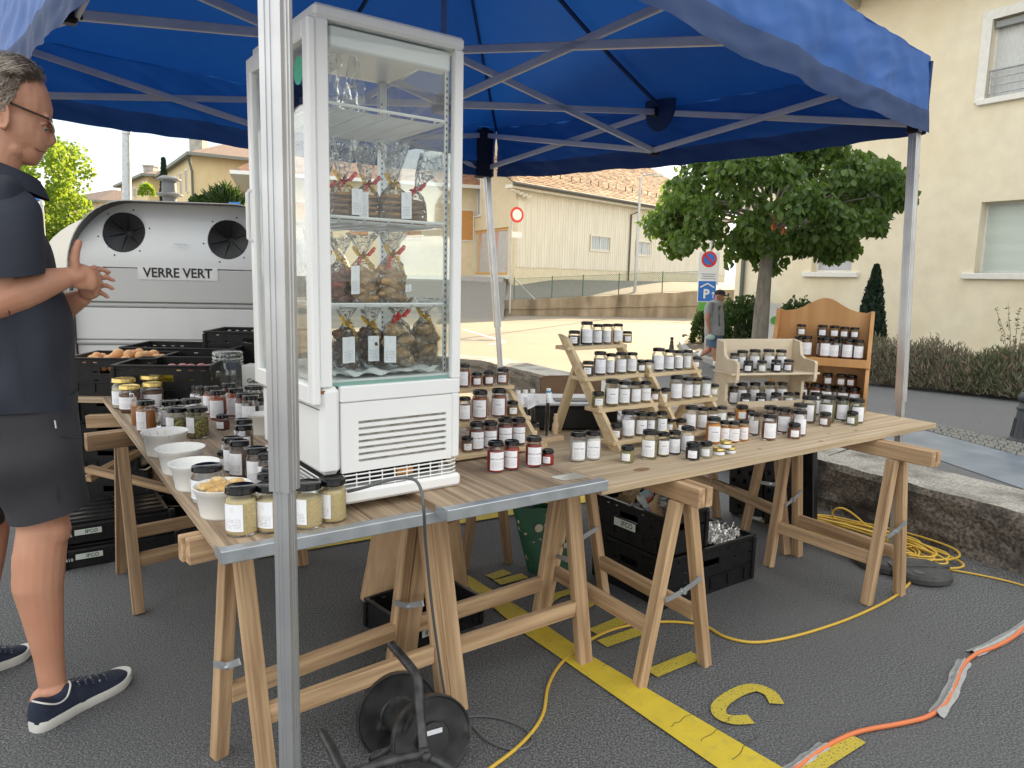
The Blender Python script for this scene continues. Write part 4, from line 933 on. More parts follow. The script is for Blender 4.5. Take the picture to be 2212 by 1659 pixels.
for x in (0, cw):
    b = MB(); b.prism(sp_, -.009, .009, Matrix.Translation((x, 0, 0)) @ Matrix(((0, 0, 1, 0), (1, 0, 0, 0), (0, 1, 0, 0), (0, 0, 0, 1)))); b.build('side_panel', honey, cab_)
for zz in (S1, .012):
    barpart('shelf', (.008, cd_ / 2 - .015, zz - .008), (cw - .008, cd_ / 2 - .015, zz - .008), cd_ - .01, .016, honey, cab_)
b = MB(); b.box((cw / 2, -.018, S1 - .018), (cw + .02, .014, .042), None, 0, .003); b.build('shelf_lip', honey, cab_)
# birch display
bo = Vector((1.052, 3.433, 0)); bd = Vector((.963, .27, 0)).normalized(); byaw = math.atan2(bd.y, bd.x); bw = .43
bi = thing('plywood_display', 'pale birch plywood two tier display in front of the pine cabinet', 'display stand', (bo.x, bo.y, T3), byaw)
z1_, zt_ = .952 - T3, 1.09 - T3
side = [(-.035, 0), (-.035, .045), (.0, .05), (.05, .07), (.05, z1_ - .055), (-.035, z1_ - .045), (-.04, z1_ - .03), (-.04, z1_ + .045), (-.03, z1_ + .055), (.05, z1_ + .06), (.075, z1_ + .075), (.09, zt_), (.15, zt_ + .01), (.15, 0)]
for x in (0, bw):
    b = MB(); b.prism(side, -.008, .008, Matrix.Translation((x, 0, 0)) @ Matrix(((0, 0, 1, 0), (1, 0, 0, 0), (0, 1, 0, 0), (0, 0, 0, 1)))); b.build('side_panel', birch, bi)
barpart('shelf', (-.03, .05, z1_ - .006), (bw + .03, .05, z1_ - .006), .17, .010, birch, bi); barpart('shelf', (.008, .055, .045), (bw - .008, .055, .045), .18, .010, birch, bi)
b = MB(); b.box((bw / 2, .145, zt_ - .055), (bw - .016, .012, .13), None, 0, .004); b.build('back_panel', birch, bi)
for (x, z, w, h) in ((.055, z1_ - .075, .094, .12), (bw - .055, z1_ - .075, .094, .12), (bw / 2, z1_ - .035, bw - .2, .045), (bw / 2, .11, bw - .016, .03)):
    b = MB(); b.box((x, .148, z), (w, .011, h), None, 0, .003); b.build('brace_panel', birch, bi)
b = MB(); b.box((bw / 2, -.036, .066), (bw - .02, .01, .03)); b.build('shelf_lip', birch, bi)
# ================= JARS =================
jglass = glassm('jar_glass', (.97, .98, .98), .7, .015, base=.0)
lidm = mat('black_glossy_lid', (.004, .004, .005), .14, 0, spec=.28)
goldlid = mat('gold_lid', (.62, .47, .16), .3, .9)
def label_mat():
    m = bpy.data.materials.new('printed_paper_label'); m.use_nodes = True; nt = m.node_tree; l = nt.links.new; b = nt.nodes['Principled BSDF']; b.inputs['Roughness'].default_value = .65
    uv = N(nt, 'ShaderNodeUVMap'); uv.uv_map = 'UVMap'; sp = N(nt, 'ShaderNodeSeparateXYZ'); l(uv.outputs[0], sp.inputs[0])
    def mth(op, a, c=None, d=None):
        n = N(nt, 'ShaderNodeMath', operation=op)
        for i, v in enumerate((a, c, d)):
            if v is None: continue
            if hasattr(v, 'is_linked') or hasattr(v, 'links'): l(v, n.inputs[i])
            else: n.inputs[i].default_value = v
        return n.outputs[0]
    u, v = sp.outputs[0], sp.outputs[1]
    row = mth('MULTIPLY', v, 17.); fr_ = mth('FRACT', row); ln = mth('LESS_THAN', fr_, .42); fl = mth('FLOOR', row)
    cb = N(nt, 'ShaderNodeCombineXYZ'); l(mth('MULTIPLY', u, 30.), cb.inputs[0]); l(mth('MULTIPLY', fl, 7.3), cb.inputs[1])
    oi = N(nt, 'ShaderNodeObjectInfo'); l(mth('MULTIPLY', oi.outputs['Random'], 50.), cb.inputs[2])
    nz = N(nt, 'ShaderNodeTexNoise'); nz.inputs['Scale'].default_value = 1.; nz.inputs['Detail'].default_value = 2; l(cb.outputs[0], nz.inputs['Vector'])
    wd = mth('GREATER_THAN', nz.outputs[0], .46)
    inb = mth('MULTIPLY', mth('LESS_THAN', v, .48), mth('GREATER_THAN', v, .07)); inu = mth('MULTIPLY', mth('LESS_THAN', u, .90), mth('GREATER_THAN', u, .10))
    body = mth('MULTIPLY', mth('MULTIPLY', mth('MULTIPLY', ln, wd), inb), inu)
    # little emblem at the top: thin arcs
    du = mth('SUBTRACT', u, .5); dv = mth('SUBTRACT', v, .80); r2 = mth('ADD', mth('MULTIPLY', du, du), mth('MULTIPLY', dv, dv))
    em = mth('MULTIPLY', mth('LESS_THAN', r2, .012), mth('LESS_THAN', mth('FRACT', mth('MULTIPLY', mth('ADD', du, mth('MULTIPLY', dv, .5)), 13.)), .2))
    tot = mth('ADD', mth('MULTIPLY', body, .5), mth('MULTIPLY', em, .45)); 
    mx = N(nt, 'ShaderNodeMix'); mx.data_type = 'RGBA'; mx.inputs[6].default_value = (.86, .87, .92, 1); mx.inputs[7].default_value = (.12, .12, .15, 1); l(tot, mx.inputs[0]); l(mx.outputs[2], b.inputs['Base Color'])
    return m
lblm = label_mat()
CONT = dict(
 black=('black peppercorn', mat('black_pepper', (.012, .011, .010), .8, 0, (.035, .03, .027), 260, bump=.6)),
 dark=('dark brown spice', mat('dark_brown_spice', (.055, .032, .02), .8, 0, (.11, .07, .045), 240, bump=.5)),
 brown=('brown spice', mat('brown_spice', (.16, .09, .05), .85, 0, (.22, .135, .085), 120)),
 cocoa=('greyish brown powder', mat('greyish_brown_powder', (.20, .13, .095), .9, 0, (.24, .165, .125), 80)),
 tan=('tan ground spice', mat('tan_ground_spice', (.36, .24, .12), .9, 0, (.42, .29, .16), 90)),
 olive=('olive green herb', mat('olive_green_herb', (.16, .15, .06), .85, 0, (.30, .27, .13), 220, bump=.5)),
 green=('green and yellow seed', mat('fennel_seed', (.20, .185, .06), .8, 0, (.52, .44, .18), 260, bump=.7)),
 herb=('camomile flower', mat('camomile_mix', (.10, .105, .035), .85, 0, (.50, .44, .17), 190, bump=.8, detail=2, lo=.42, hi=.6)),
 pale=('pale yellow ground spice', mat('pale_yellow_spice', (.55, .46, .26), .9, 0, (.62, .54, .35), 80)),
 cream=('cream coloured grain', mat('cream_grain', (.58, .53, .40), .85, 0, (.36, .32, .22), 300)),
 white=('white vanilla sugar', mat('white_sugar', (.74, .73, .68), .8)),
 orange=('bright orange turmeric', mat('orange_turmeric', (.66, .25, .015), .85, 0, (.72, .30, .03), 60)),
 orangebr=('orange brown puree', mat('orange_brown_puree', (.44, .17, .035), .4, 0, (.36, .13, .03), 50)),
 redor=('orange red sauce', mat('orange_red_sauce', (.46, .085, .015), .35, 0, (.38, .06, .012), 40)),
 red=('bright red chilli', mat('red_chilli', (.42, .035, .018), .85, 0, (.35, .03, .016), 70)),
 paprika=('brick red paprika', mat('brick_red_paprika', (.25, .065, .028), .85, 0, (.30, .085, .04), 60)),
 smoked=('dark red smoked paprika', mat('dark_red_paprika', (.17, .035, .022), .85, 0, (.21, .045, .028), 60)),
 redbr=('reddish brown spice', mat('reddish_brown_spice', (.22, .09, .05), .85, 0, (.30, .14, .08), 140, bump=.3)),
 amber=('amber brown spice', mat('amber_spice', (.38, .20, .07), .85, 0, (.28, .15, .06), 160)),
 salt=('yellow herb salt', mat('yellow_herb_salt', (.72, .59, .32), .9, 0, (.64, .52, .28), 230, bump=.5, bscale=320, col3=(.34, .27, .13), scale3=260, lo3=.62, hi3=.68)),
 milky=('cream coloured honey', mat('milky_honey', (.58, .54, .42), .5)),
 choc=('brown chocolate spread', mat('chocolate_spread', (.16, .07, .035), .45)),
 beet=('dark red berry', mat('dark_berry', (.12, .02, .025), .7, 0, (.2, .05, .05), 140, bump=.4)),
 clear=('clear glass', None))
JT = dict(tall=(.0285, .103), small=(.0262, .062), big=(.036, .112), herb=(.034, .100), mini=(.021, .026), sq=(.0345, .088), gold=(.042, .115), wide=(.042, .10))
JC = {}
def jmesh(kind, cont, lidk, var=0):
    key = (kind, cont, lidk, var)
    if key in JC: return JC[key]
    r, h = JT[kind]; big = kind in ('big', 'herb', 'gold', 'wide', 'sq')
    ns = 20 if big else 16; hn = .80 if kind != 'mini' else .62; lr = r * (.93 if kind in ('tall', 'small') else .97 if kind != 'mini' else 1.0)
    lt = h * (.868 if kind in ('tall', 'big', 'herb', 'gold', 'wide') else .80 if kind != 'mini' else .6)
    shell = [(r * .86, .0006), (r * .97, h * .03), (r, h * .07), (r, hn * h * .86), (r * .965, hn * h * .93), (r * .84, hn * h), (r * .82, lt + .002)]
    out = []
    b = MB(); b.lathe(shell, ns, cap=(True, False)); out.append(('glass', b.mesh('jar_glass', jglass, 'all')))
    if CONT[cont][1]:
        fl = .93 if kind in ('big', 'tall') and cont in ('salt', 'red', 'smoked', 'orange', 'white', 'redor', 'paprika') else .86
        rr = r - .0018; fl -= (0, .05, .10)[var]
        cz = hn * h * fl
        b = MB(); b.lathe([(rr * .86, .0032), (rr * .975, h * .045), (rr, h * .08), (rr, hn * h * .84 if fl > .9 else cz * .97), (rr * .93, cz), (rr * .5, cz + .0012), (.001, cz + .0016)], ns, cap=(True, False)); out.append(('contents', b.mesh('jar_contents', CONT[cont][1], 'all')))
    if lidk:
        b = MB(); b.lathe([(lr * .99, lt), (lr * 1.015, lt + .0012), (lr * 1.015, lt + .0025), (lr * .985, lt + .004), (lr * .985, h - .0028), (lr * .96, h - .0008), (lr * .90, h), (lr * .84, h - .0002), (lr * .80, h - .0016), (.001, h - .0018)], 24, cap=(True, False))
        out.append(('lid', b.mesh('jar_lid', goldlid if lidk == 'gold' else lidm, 'all')))
    half, za, zb = {'tall': (.90, .11, .69), 'small': (.62, .17, .60), 'big': (.68, .13, .69), 'herb': (.62, .20, .70), 'mini': (1.1, .08, .52), 'sq': (.7, .1, .7), 'gold': (1.0, .16, .60), 'wide': (1.3, .14, .66)}[kind]
    b = MB(); rl = r * 1.012; P = [[(rl * math.sin(t), -rl * math.cos(t), h * z_) for z_ in (za, zb)] for t in [-half + 2 * half * i / 10 for i in range(11)]]
    b.grid(P); out.append(('label', b.mesh('jar_label', lblm, 'all', uv=lambda co: ((math.atan2(co.x, -co.y) + half) / (2 * half), (co.z / h - za) / (zb - za)))))
    JC[key] = (out, half, za, zb); return JC[key]
WT = {}
def wrap_text(s, size, r, z, m, key):
    k = (s, size, round(r, 5), round(z, 5))
    if k not in WT:
        src = text_mesh(s, size, m, bold=size * .02); me = src.copy()
        for v in me.vertices:
            t = v.co.x / r; v.co = Vector((r * math.sin(t), -r * math.cos(t), z + v.co.y))
        WT[k] = me
    return WT[k]
JN = []
def jar(p, kind, cont, label, group, scale=1., turn=0., lid='black', text=None, nolabel=False):
    out, half, za, zb = jmesh(kind, cont, lid, R_.choice((0, 0, 1, 2))); r, h = JT[kind]
    v = CAMP - p; rz = math.atan2(v.y, v.x) + math.pi / 2 + turn
    t = thing('spice_jar', label, 'jar', p, rz, group, scale)
    for nm, me in out:
        if nm == 'label' and nolabel: continue
        o = put(nm, me, t)
        if nm == 'label' and text:
            put('print', wrap_text(text, h * (.055 if kind != 'small' else .085), r * 1.02, h * (za + (zb - za) * (.62 if kind != 'small' else .70)), inkg, 0), o)
    return t
ORD = ['first', 'second', 'third', 'fourth', 'fifth', 'sixth', 'seventh', 'eighth', 'ninth', 'tenth']
def row(desc, group, items, pos, turn=0., tf=None):
    """items: (x, ybase, w, h, kind, content[, text[, lid]]) in picture units; pos(x, y, r) -> place"""
    its = sorted([(tf(i) if tf else i) for i in items], key=lambda i: i[0])
    for k, i in enumerate(its):
        x, y, w, h, kind, cont = i[:6]; text = i[6] if len(i) > 6 else None; lid = i[7] if len(i) > 7 else 'black'
        r, H = JT[kind]; p = pos(x, y); d = (p - CAMP).dot(c_f); s = max(.82, min(1.25, (w * d / F_) / (2 * r)))
        dr_ = Vector((p.x, p.y, 0)).normalized(); p = p + dr_ * r * s * .0
        n = len(its); o = 'only' if n == 1 else (ORD[k] + ' from left' if k < n - 1 else 'rightmost')
        lb = f"{'small ' if kind in ('small', 'mini') else ''}{CONT[cont][0]} jar, {o} {desc}"
        jar(p, kind, cont, lb, group, s, turn + R_.uniform(-.30, .30), lid, text)
z2 = lambda i: (976.4 + i[0] * .2344, 674 + i[1] * .2344, i[2] * .2344, i[3] * .2344, *i[4:])
z3 = lambda i: (1382.4 + i[0] * .2539, 622 + i[1] * .2539, i[2] * .2539, i[3] * .2539, *i[4:])
z8 = lambda i: (216 + i[0] * .1875, 725.9 + i[1] * .1875, i[2] * .1875, i[3] * .1875, *i[4:])
z6 = lambda i: (388.8 + i[0] * .2929, 777.6 + i[1] * .2929, i[2] * .2929, i[3] * .2929, *i[4:])
def ontable(z, back=.9):
    def f(x, y):
        p = U(x, y, z); r = Vector((p.x, p.y, 0)).normalized(); return p + r * .026 * back
    return f
def onshelf(lab, k, nrm=B, dz=0.):
    p0, z = SLOT[lab, k]
    def f(x, y): q = onplane(x, y, p0, nrm); return Vector((q.x, q.y, z + dz + .0003))
    return f
la, lb_, ll = stA['label'], stB['label'], stL['label']
G1 = 'spice jars on the stepped stands'; G2 = 'spice jars on the long table'; G3 = 'spice jars in the pine cabinet'; G4 = 'spice jars on the plywood display'; G5 = 'jars on the left table'
row('on tall stand top step', G1, [(1125, 295, 115, 145, 'small', 'black', 'TESTER'), (1237, 300, 118, 240, 'tall', 'black'), (1340, 290, 100, 225, 'tall', 'black'), (1430, 285, 98, 225, 'tall', 'tan'), (1523, 280, 98, 220, 'tall', 'tan'), (1612, 285, 88, 140, 'small', 'tan')], onshelf(la, 3), tf=z2)
row('on tall stand second step', G1, [(1253, 570, 115, 150, 'small', 'dark', 'TESTER'), (1360, 565, 120, 235, 'tall', 'dark'), (1462, 560, 105, 235, 'tall', 'brown'), (1555, 550, 108, 235, 'tall', 'olive'), (1655, 545, 98, 230, 'tall', 'olive'), (1740, 540, 85, 140, 'small', 'olive')], onshelf(la, 2), tf=z2)
row('on tall stand third step', G1, [(1345, 855, 120, 150, 'small', 'green', 'TESTER'), (1468, 850, 135, 245, 'tall', 'green', 'GRAINES'), (1580, 840, 118, 240, 'tall', 'green', 'GRAINES'), (1685, 830, 108, 240, 'tall', 'tan'), (1778, 820, 105, 235, 'tall', 'tan', 'CORIANDRE'), (1872, 800, 90, 135, 'small', 'tan')], onshelf(la, 1), tf=z2)
row('on tall stand lowest step', G1, [(1512, 1165, 120, 165, 'small', 'brown', 'TESTER'), (1617, 1150, 138, 260, 'tall', 'tan'), (1735, 1140, 120, 250, 'tall', 'olive', 'CUMIN'), (1830, 1130, 105, 240, 'tall', 'olive', 'CUMIN'), (1925, 1125, 105, 235, 'tall', 'olive', 'CUMIN'), (2010, 1118, 90, 130, 'small', 'tan')], onshelf(la, 0), tf=z2)
row('on three step stand top', G1, [(75, 740, 80, 115, 'small', 'cream'), (150, 735, 110, 190, 'tall', 'black'), (245, 725, 98, 185, 'tall', 'dark'), (325, 720, 85, 180, 'tall', 'dark'), (398, 715, 85, 180, 'tall', 'pale'), (470, 720, 75, 115, 'small', 'redbr')], onshelf(lb_, 2), tf=z3)
row('on three step stand middle', G1, [(215, 950, 92, 125, 'small', 'tan'), (303, 940, 115, 200, 'tall', 'tan'), (400, 935, 100, 195, 'tall', 'tan'), (480, 920, 84, 190, 'tall', 'olive'), (556, 915, 90, 180, 'tall', 'pale'), (628, 915, 75, 115, 'small', 'pale')], onshelf(lb_, 1), tf=z3)
row('on three step stand bottom', G1, [(350, 1175, 95, 130, 'small', 'amber'), (432, 1160, 118, 205, 'tall', 'tan'), (530, 1155, 102, 205, 'tall', 'tan'), (612, 1130, 95, 190, 'tall', 'pale'), (692, 1110, 88, 175, 'tall', 'pale'), (768, 1110, 80, 115, 'small', 'cream')], onshelf(lb_, 0), tf=z3)
row('on top step beside fridge', G1, [(110, 680, 118, 260, 'tall', 'paprika'), (225, 670, 108, 155, 'small', 'paprika'), (333, 660, 112, 150, 'small', 'redbr'), (465, 660, 125, 155, 'small', 'redbr', 'TESTER')], onshelf(ll, 2), tf=z2)
row('on middle step beside fridge', G1, [(115, 980, 120, 270, 'tall', 'paprika'), (255, 965, 148, 275, 'tall', 'paprika', 'PAPRIKA'), (430, 955, 145, 270, 'tall', 'paprika', 'PAPRIKA'), (556, 935, 112, 160, 'small', 'amber', 'TESTER')], onshelf(ll, 1), tf=z2)
row('on lowest step beside fridge', G1, [(140, 1300, 110, 175, 'small', 'amber', 'TESTER'), (226, 1275, 145, 285, 'tall', 'smoked', 'PAPRIKA FUMÉ DOUX'), (350, 1250, 140, 275, 'tall', 'smoked', 'PAPRIKA FUMÉ DOUX'), (488, 1235, 148, 275, 'tall', 'smoked', 'PAPRIKA FUMÉ PIQUANT'), (610, 1220, 138, 270, 'tall', 'smoked', 'PAPRIKA FUMÉ PIQUANT')], onshelf(ll, 0), tf=z2)
row('before the stand beside fridge', G2, [(398, 1490, 160, 300, 'tall', 'red', 'PIMENT DU KASHMIR'), (545, 1465, 150, 290, 'tall', 'red', 'PIMENT DU KASHMIR'), (748, 1438, 155, 285, 'tall', 'red', 'PIMENT DU KASHMIR'), (880, 1420, 118, 180, 'small', 'red', 'TESTER'), (742, 1180, 126, 150, 'small', 'amber', 'TESTER')], ontable(T2), tf=z2)
row('of white pair by tall stand', G2, [(1152, 1385, 150, 270, 'tall', 'white', 'SUCRE VANILLÉ'), (1292, 1370, 148, 270, 'tall', 'white', 'SUCRE VANILLÉ')], ontable(T3), tf=z2)
row('below the tall stand foot', G2, [(1612, 1398, 130, 170, 'small', 'green')], ontable(T3), tf=z2)
row('in front row below stands', G2, [(75, 1462, 135, 245, 'tall', 'green', 'GRAINES'), (190, 1440, 112, 235, 'tall', 'green', 'GRAINES'), (288, 1425, 112, 235, 'tall', 'black'), (396, 1405, 122, 230, 'tall', 'cream'), (445, 1472, 125, 150, 'small', 'black'), (556, 1452, 115, 155, 'small', 'cream')], ontable(T3), tf=z3)
row('behind the gold lidded minis', G2, [(615, 1330, 125, 205, 'tall', 'orange', 'CURCUMA'), (712, 1318, 100, 205, 'tall', 'orange', 'CURCUMA'), (792, 1322, 100, 215, 'tall', 'orange', 'CURCUMA'), (872, 1308, 98, 205, 'tall', 'orange', 'CURCUMA'), (862, 1130, 108, 125, 'small', 'orange')], ontable(T3), tf=z3)
row('of lower gold lidded minis', G2, [(668, 1430, 100, 85, 'mini', 'dark', None, 'gold'), (768, 1415, 88, 80, 'mini', 'dark', None, 'gold')], ontable(T3), tf=z3)
_p = ontable(T3)(1382.4 + 725 * .2539, 622 + 1428 * .2539); jar(Vector((_p.x, _p.y, T3 + .0268)), 'mini', 'brown', 'small gold lidded jar stacked on top of the other gold lidded minis', G2, 1.05, 0, 'gold')
row('group before the plywood display', G2, [(965, 1258, 105, 205, 'tall', 'olive'), (1090, 1300, 122, 215, 'tall', 'redbr'), (1215, 1240, 120, 205, 'tall', 'redbr'), (1345, 1265, 122, 205, 'tall', 'redbr'), (1098, 1215, 115, 190, 'tall', 'brown'), (1305, 1288, 110, 125, 'small', 'redbr')], ontable(T3), tf=z3)
row('second rank before plywood display', G2, [(1172, 1150, 105, 150, 'small', 'dark'), (1322, 1160, 105, 150, 'small', 'dark'), (1350, 1200, 118, 190, 'tall', 'redbr'), (935, 1140, 80, 130, 'small', 'beet')], ontable(T3), tf=z3)
row('group before the pine cabinet', G2, [(1425, 1153, 128, 225, 'tall', 'olive'), (1582, 1150, 130, 195, 'tall', 'olive'), (1570, 1182, 100, 115, 'small', 'brown'), (1705, 1135, 116, 180, 'tall', 'olive'), (1838, 1155, 115, 190, 'tall', 'olive'), (1800, 1172, 98, 112, 'small', 'olive')], ontable(T3), tf=z3)
row('second rank before pine cabinet', G2, [(1488, 1085, 105, 180, 'tall', 'dark'), (1350, 1060, 95, 160, 'tall', 'cream'), (1685, 1050, 95, 140, 'small', 'olive'), (1818, 1060, 100, 140, 'small', 'olive')], ontable(T3), tf=z3)
# cabinet and plywood display rows
SLOT['cab', 0] = (cl - cn * .0 + Vector((-cd.y, cd.x, 0)) * .075, .749); SLOT['cab', 1] = (SLOT['cab', 0][0], 1.0)
SLOT['cabf', 0] = (cl + Vector((-cd.y, cd.x, 0)) * .035, .749); SLOT['cabf', 1] = (SLOT['cabf', 0][0], 1.0); cN = Vector((-cd.y, cd.x, 0))
row('on pine cabinet upper shelf', G3, [(1350, 545, 90, 140, 'tall', 'amber'), (1408, 545, 96, 140, 'tall', 'amber'), (1567, 550, 98, 140, 'tall', 'amber'), (1650, 550, 90, 140, 'tall', 'amber'), (1760, 555, 98, 140, 'tall', 'redbr'), (1850, 560, 92, 140, 'tall', 'brown')], onshelf('cabf', 1, cN), tf=z3)
row('stacked on upper cabinet jars', G3, [(1367, 405, 82, 92, 'small', 'amber'), (1548, 405, 85, 90, 'small', 'brown'), (1650, 400, 85, 92, 'small', 'amber'), (1737, 405, 80, 90, 'small', 'redbr'), (1822, 408, 80, 85, 'small', 'brown')], onshelf('cab', 1, cN, .1035), tf=z3)
row('rear row, upper cabinet shelf', G3, [(1380, 540, 90, 135, 'tall', 'amber'), (1545, 540, 90, 135, 'tall', 'brown'), (1695, 545, 98, 135, 'tall', 'redbr'), (1800, 545, 90, 135, 'tall', 'brown')], onshelf('cab', 1, cN, 0), tf=z3)
row('on pine cabinet lower shelf', G3, [(1284, 925, 98, 130, 'tall', 'dark'), (1380, 920, 98, 130, 'tall', 'brown'), (1490, 925, 98, 130, 'tall', 'paprika'), (1585, 945, 98, 135, 'tall', 'paprika'), (1722, 940, 98, 130, 'tall', 'redbr'), (1820, 950, 98, 130, 'tall', 'paprika')], onshelf('cabf', 0, cN), tf=z3)
row('stacked on lower cabinet jars', G3, [(1337, 785, 85, 80, 'small', 'amber'), (1593, 800, 85, 85, 'small', 'redbr'), (1710, 800, 85, 90, 'small', 'amber'), (1800, 805, 85, 85, 'small', 'paprika')], onshelf('cab', 0, cN, .1035), tf=z3)
row('rear row, lower cabinet shelf', G3, [(1337, 910, 92, 130, 'tall', 'brown'), (1600, 920, 92, 130, 'tall', 'amber'), (1680, 920, 92, 130, 'tall', 'redbr'), (1790, 920, 92, 130, 'tall', 'redbr')], onshelf('cab', 0, cN), tf=z3)
bN = Vector((-bd.y, bd.x, 0)); zbirch = T3 + z1_; SLOT['bi', 1] = (bo + bN * .075, zbirch); SLOT['bif', 1] = (bo + bN * .0, zbirch); SLOT['bi', 0] = (bo + bN * .08, T3 + .0505); SLOT['bif', 0] = (bo + bN * .0, T3 + .0505)
row('back of plywood upper shelf', G4, [(808, 560, 70, 110, 'tall', 'black'), (872, 560, 95, 110, 'tall', 'black'), (978, 560, 98, 110, 'tall', 'black'), (1095, 560, 98, 110, 'tall', 'dark'), (1200, 560, 95, 110, 'tall', 'brown')], onshelf('bi', 1, bN), tf=z3)
row('front of plywood upper shelf', G4, [(925, 620, 85, 95, 'small', 'black'), (1040, 620, 85, 95, 'small', 'cream'), (1162, 620, 88, 95, 'small', 'black'), (1267, 625, 88, 95, 'small', 'brown')], onshelf('bif', 1, bN), tf=z3)
row('back of plywood lower shelf', G4, [(790, 945, 70, 120, 'tall', 'black'), (860, 950, 98, 120, 'tall', 'black'), (968, 960, 98, 125, 'tall', 'dark'), (1092, 960, 98, 125, 'tall', 'cream'), (1200, 960, 95, 120, 'tall', 'cream')], onshelf('bi', 0, bN), tf=z3)
row('front of plywood lower shelf', G4, [(895, 1000, 92, 100, 'small', 'dark'), (1025, 1010, 92, 105, 'small', 'black'), (1152, 1010, 92, 100, 'small', 'brown'), (1257, 1015, 92, 105, 'small', 'cream')], onshelf('bif', 0, bN), tf=z3)
# left table
tl = ontable(T1)
row('on front edge left table', G5, [(460, 1298, 232, 360, 'big', 'salt'), (680, 1272, 225, 355, 'big', 'salt'), (945, 1245, 215, 350, 'big', 'salt'), (1125, 1200, 205, 335, 'big', 'salt')], tl, -.62, tf=z6)
row('of brown jars left of fridge', G5, [(1665, 1350, 212, 290, 'tall', 'cocoa'), (1663, 1425, 216, 300, 'tall', 'cocoa'), (1550, 1590, 228, 345, 'tall', 'cocoa'), (1620, 1640, 235, 350, 'tall', 'cocoa'), (1818, 1740, 245, 330, 'tall', 'cocoa'), (1948, 1790, 235, 330, 'tall', 'cocoa')], tl, -.45, tf=z8)
row('among jars left of fridge', G5, [(1490, 1370, 165, 210, 'small', 'cream'), (1425, 1520, 130, 170, 'small', 'cocoa'), (1690, 1640, 110, 150, 'small', 'cocoa')], tl, -.45, tf=z8)
row('of pair beside tent post', G5, [(690, 1110, 170, 230, 'tall', 'cocoa'), (660, 1150, 170, 235, 'tall', 'cocoa')], tl, -.4, tf=z6)
row('behind the camomile jars', G5, [(1295, 915, 200, 270, 'tall', 'redor'), (1365, 975, 208, 305, 'tall', 'redor'), (1570, 940, 206, 300, 'tall', 'redor'), (1492, 870, 190, 260, 'tall', 'smoked')], tl, -.5, tf=z8)
row('before the courgette crate', G5, [(1132, 860, 155, 275, 'tall', 'dark'), (1182, 890, 165, 275, 'tall', 'dark'), (1750, 860, 155, 270, 'tall', 'dark'), (1802, 880, 165, 275, 'tall', 'dark')], tl, -.4, tf=z8)
row('beside the right white cup', G5, [(1665, 1010, 208, 275, 'tall', 'beet'), (1738, 1045, 215, 280, 'tall', 'dark'), (1850, 985, 150, 260, 'tall', 'dark')], tl, -.35, tf=z8)
row('alone right of camomile jars', G5, [(1420, 1095, 152, 185, 'small', 'beet')], tl, -.3, tf=z8)
row('behind the white bowls', G5, [(822, 1080, 225, 300, 'herb', 'herb'), (1062, 1075, 235, 300, 'herb', 'herb'), (898, 1170, 230, 300, 'herb', 'herb'), (1132, 1178, 240, 335, 'herb', 'herb')], tl, -.9, tf=z8)
row('gold lidded beside black crate', G5, [(290, 838, 255, 330, 'gold', 'milky', None, 'gold'), (356, 885, 228, 285, 'gold', 'choc', None, 'gold'), (610, 800, 255, 300, 'gold', 'milky', None, 'gold'), (618, 850, 225, 260, 'gold', 'choc', None, 'gold')], tl, -.3, tf=z8)
row('behind the drinking glass', G5, [(545, 1122, 226, 345, 'tall', 'orangebr')], tl, -.9, tf=z8)
jar(tl(216 + 470 * .1875, 725.9 + 1040 * .1875), 'tall', 'orangebr', 'open orange brown puree jar with a spoon standing in it', G5, 1.2, 0, None, None, True)
jar(tl(450, 1086), 'wide', 'clear', 'large empty wide jar with black lid behind the biscuit bowl', G5, 1.02, -1.6)
# ================= GROUND MARKINGS, KERBS, PARAPET =================
def gpoly(name, left, right, m, z=.006, n=10):
    def res(pl):
        pl = [U(x, y, 0) for x, y in pl]; out = []
        for i in range(len(pl) - 1): out += [pl[i].lerp(pl[i + 1], k / n) for k in range(n)]
        return out + [pl[-1]]
    a, c = res(left), res(right); b = MB(); b.grid([[Vector((p.x, p.y, z)), Vector((q.x, q.y, z))] for p, q in zip(a, c)], flip=True); return b.build(name, m, kind='structure')
def gline(name, pts, w, m, z=.006, curve=True):
    P_ = [U(x, y, 0) for x, y in pts]; P_ = smooth_pts(P_, 5) if curve and len(P_) > 2 else P_; rows = []
    for i, p in enumerate(P_):
        d = (P_[min(i + 1, len(P_) - 1)] - P_[max(0, i - 1)]).normalized(); nn = Vector((-d.y, d.x, 0)) * w / 2
        rows.append([Vector((p.x, p.y, z)) - nn, Vector((p.x, p.y, z)) + nn])
    b = MB(); b.grid(rows); return b.build(name, m, kind='structure')
gpoly('yellow_line', [(1012, 1270), (1132, 1371), (1210, 1424), (1545, 1659), (1720, 1785)], [(1010, 1244), (1130, 1319), (1268, 1414), (1685, 1659), (1880, 1775)], yel)
gpoly('yellow_line', [(560, 1208), (1435, 1058)], [(560, 1190), (1435, 1043)], yel, .0065)
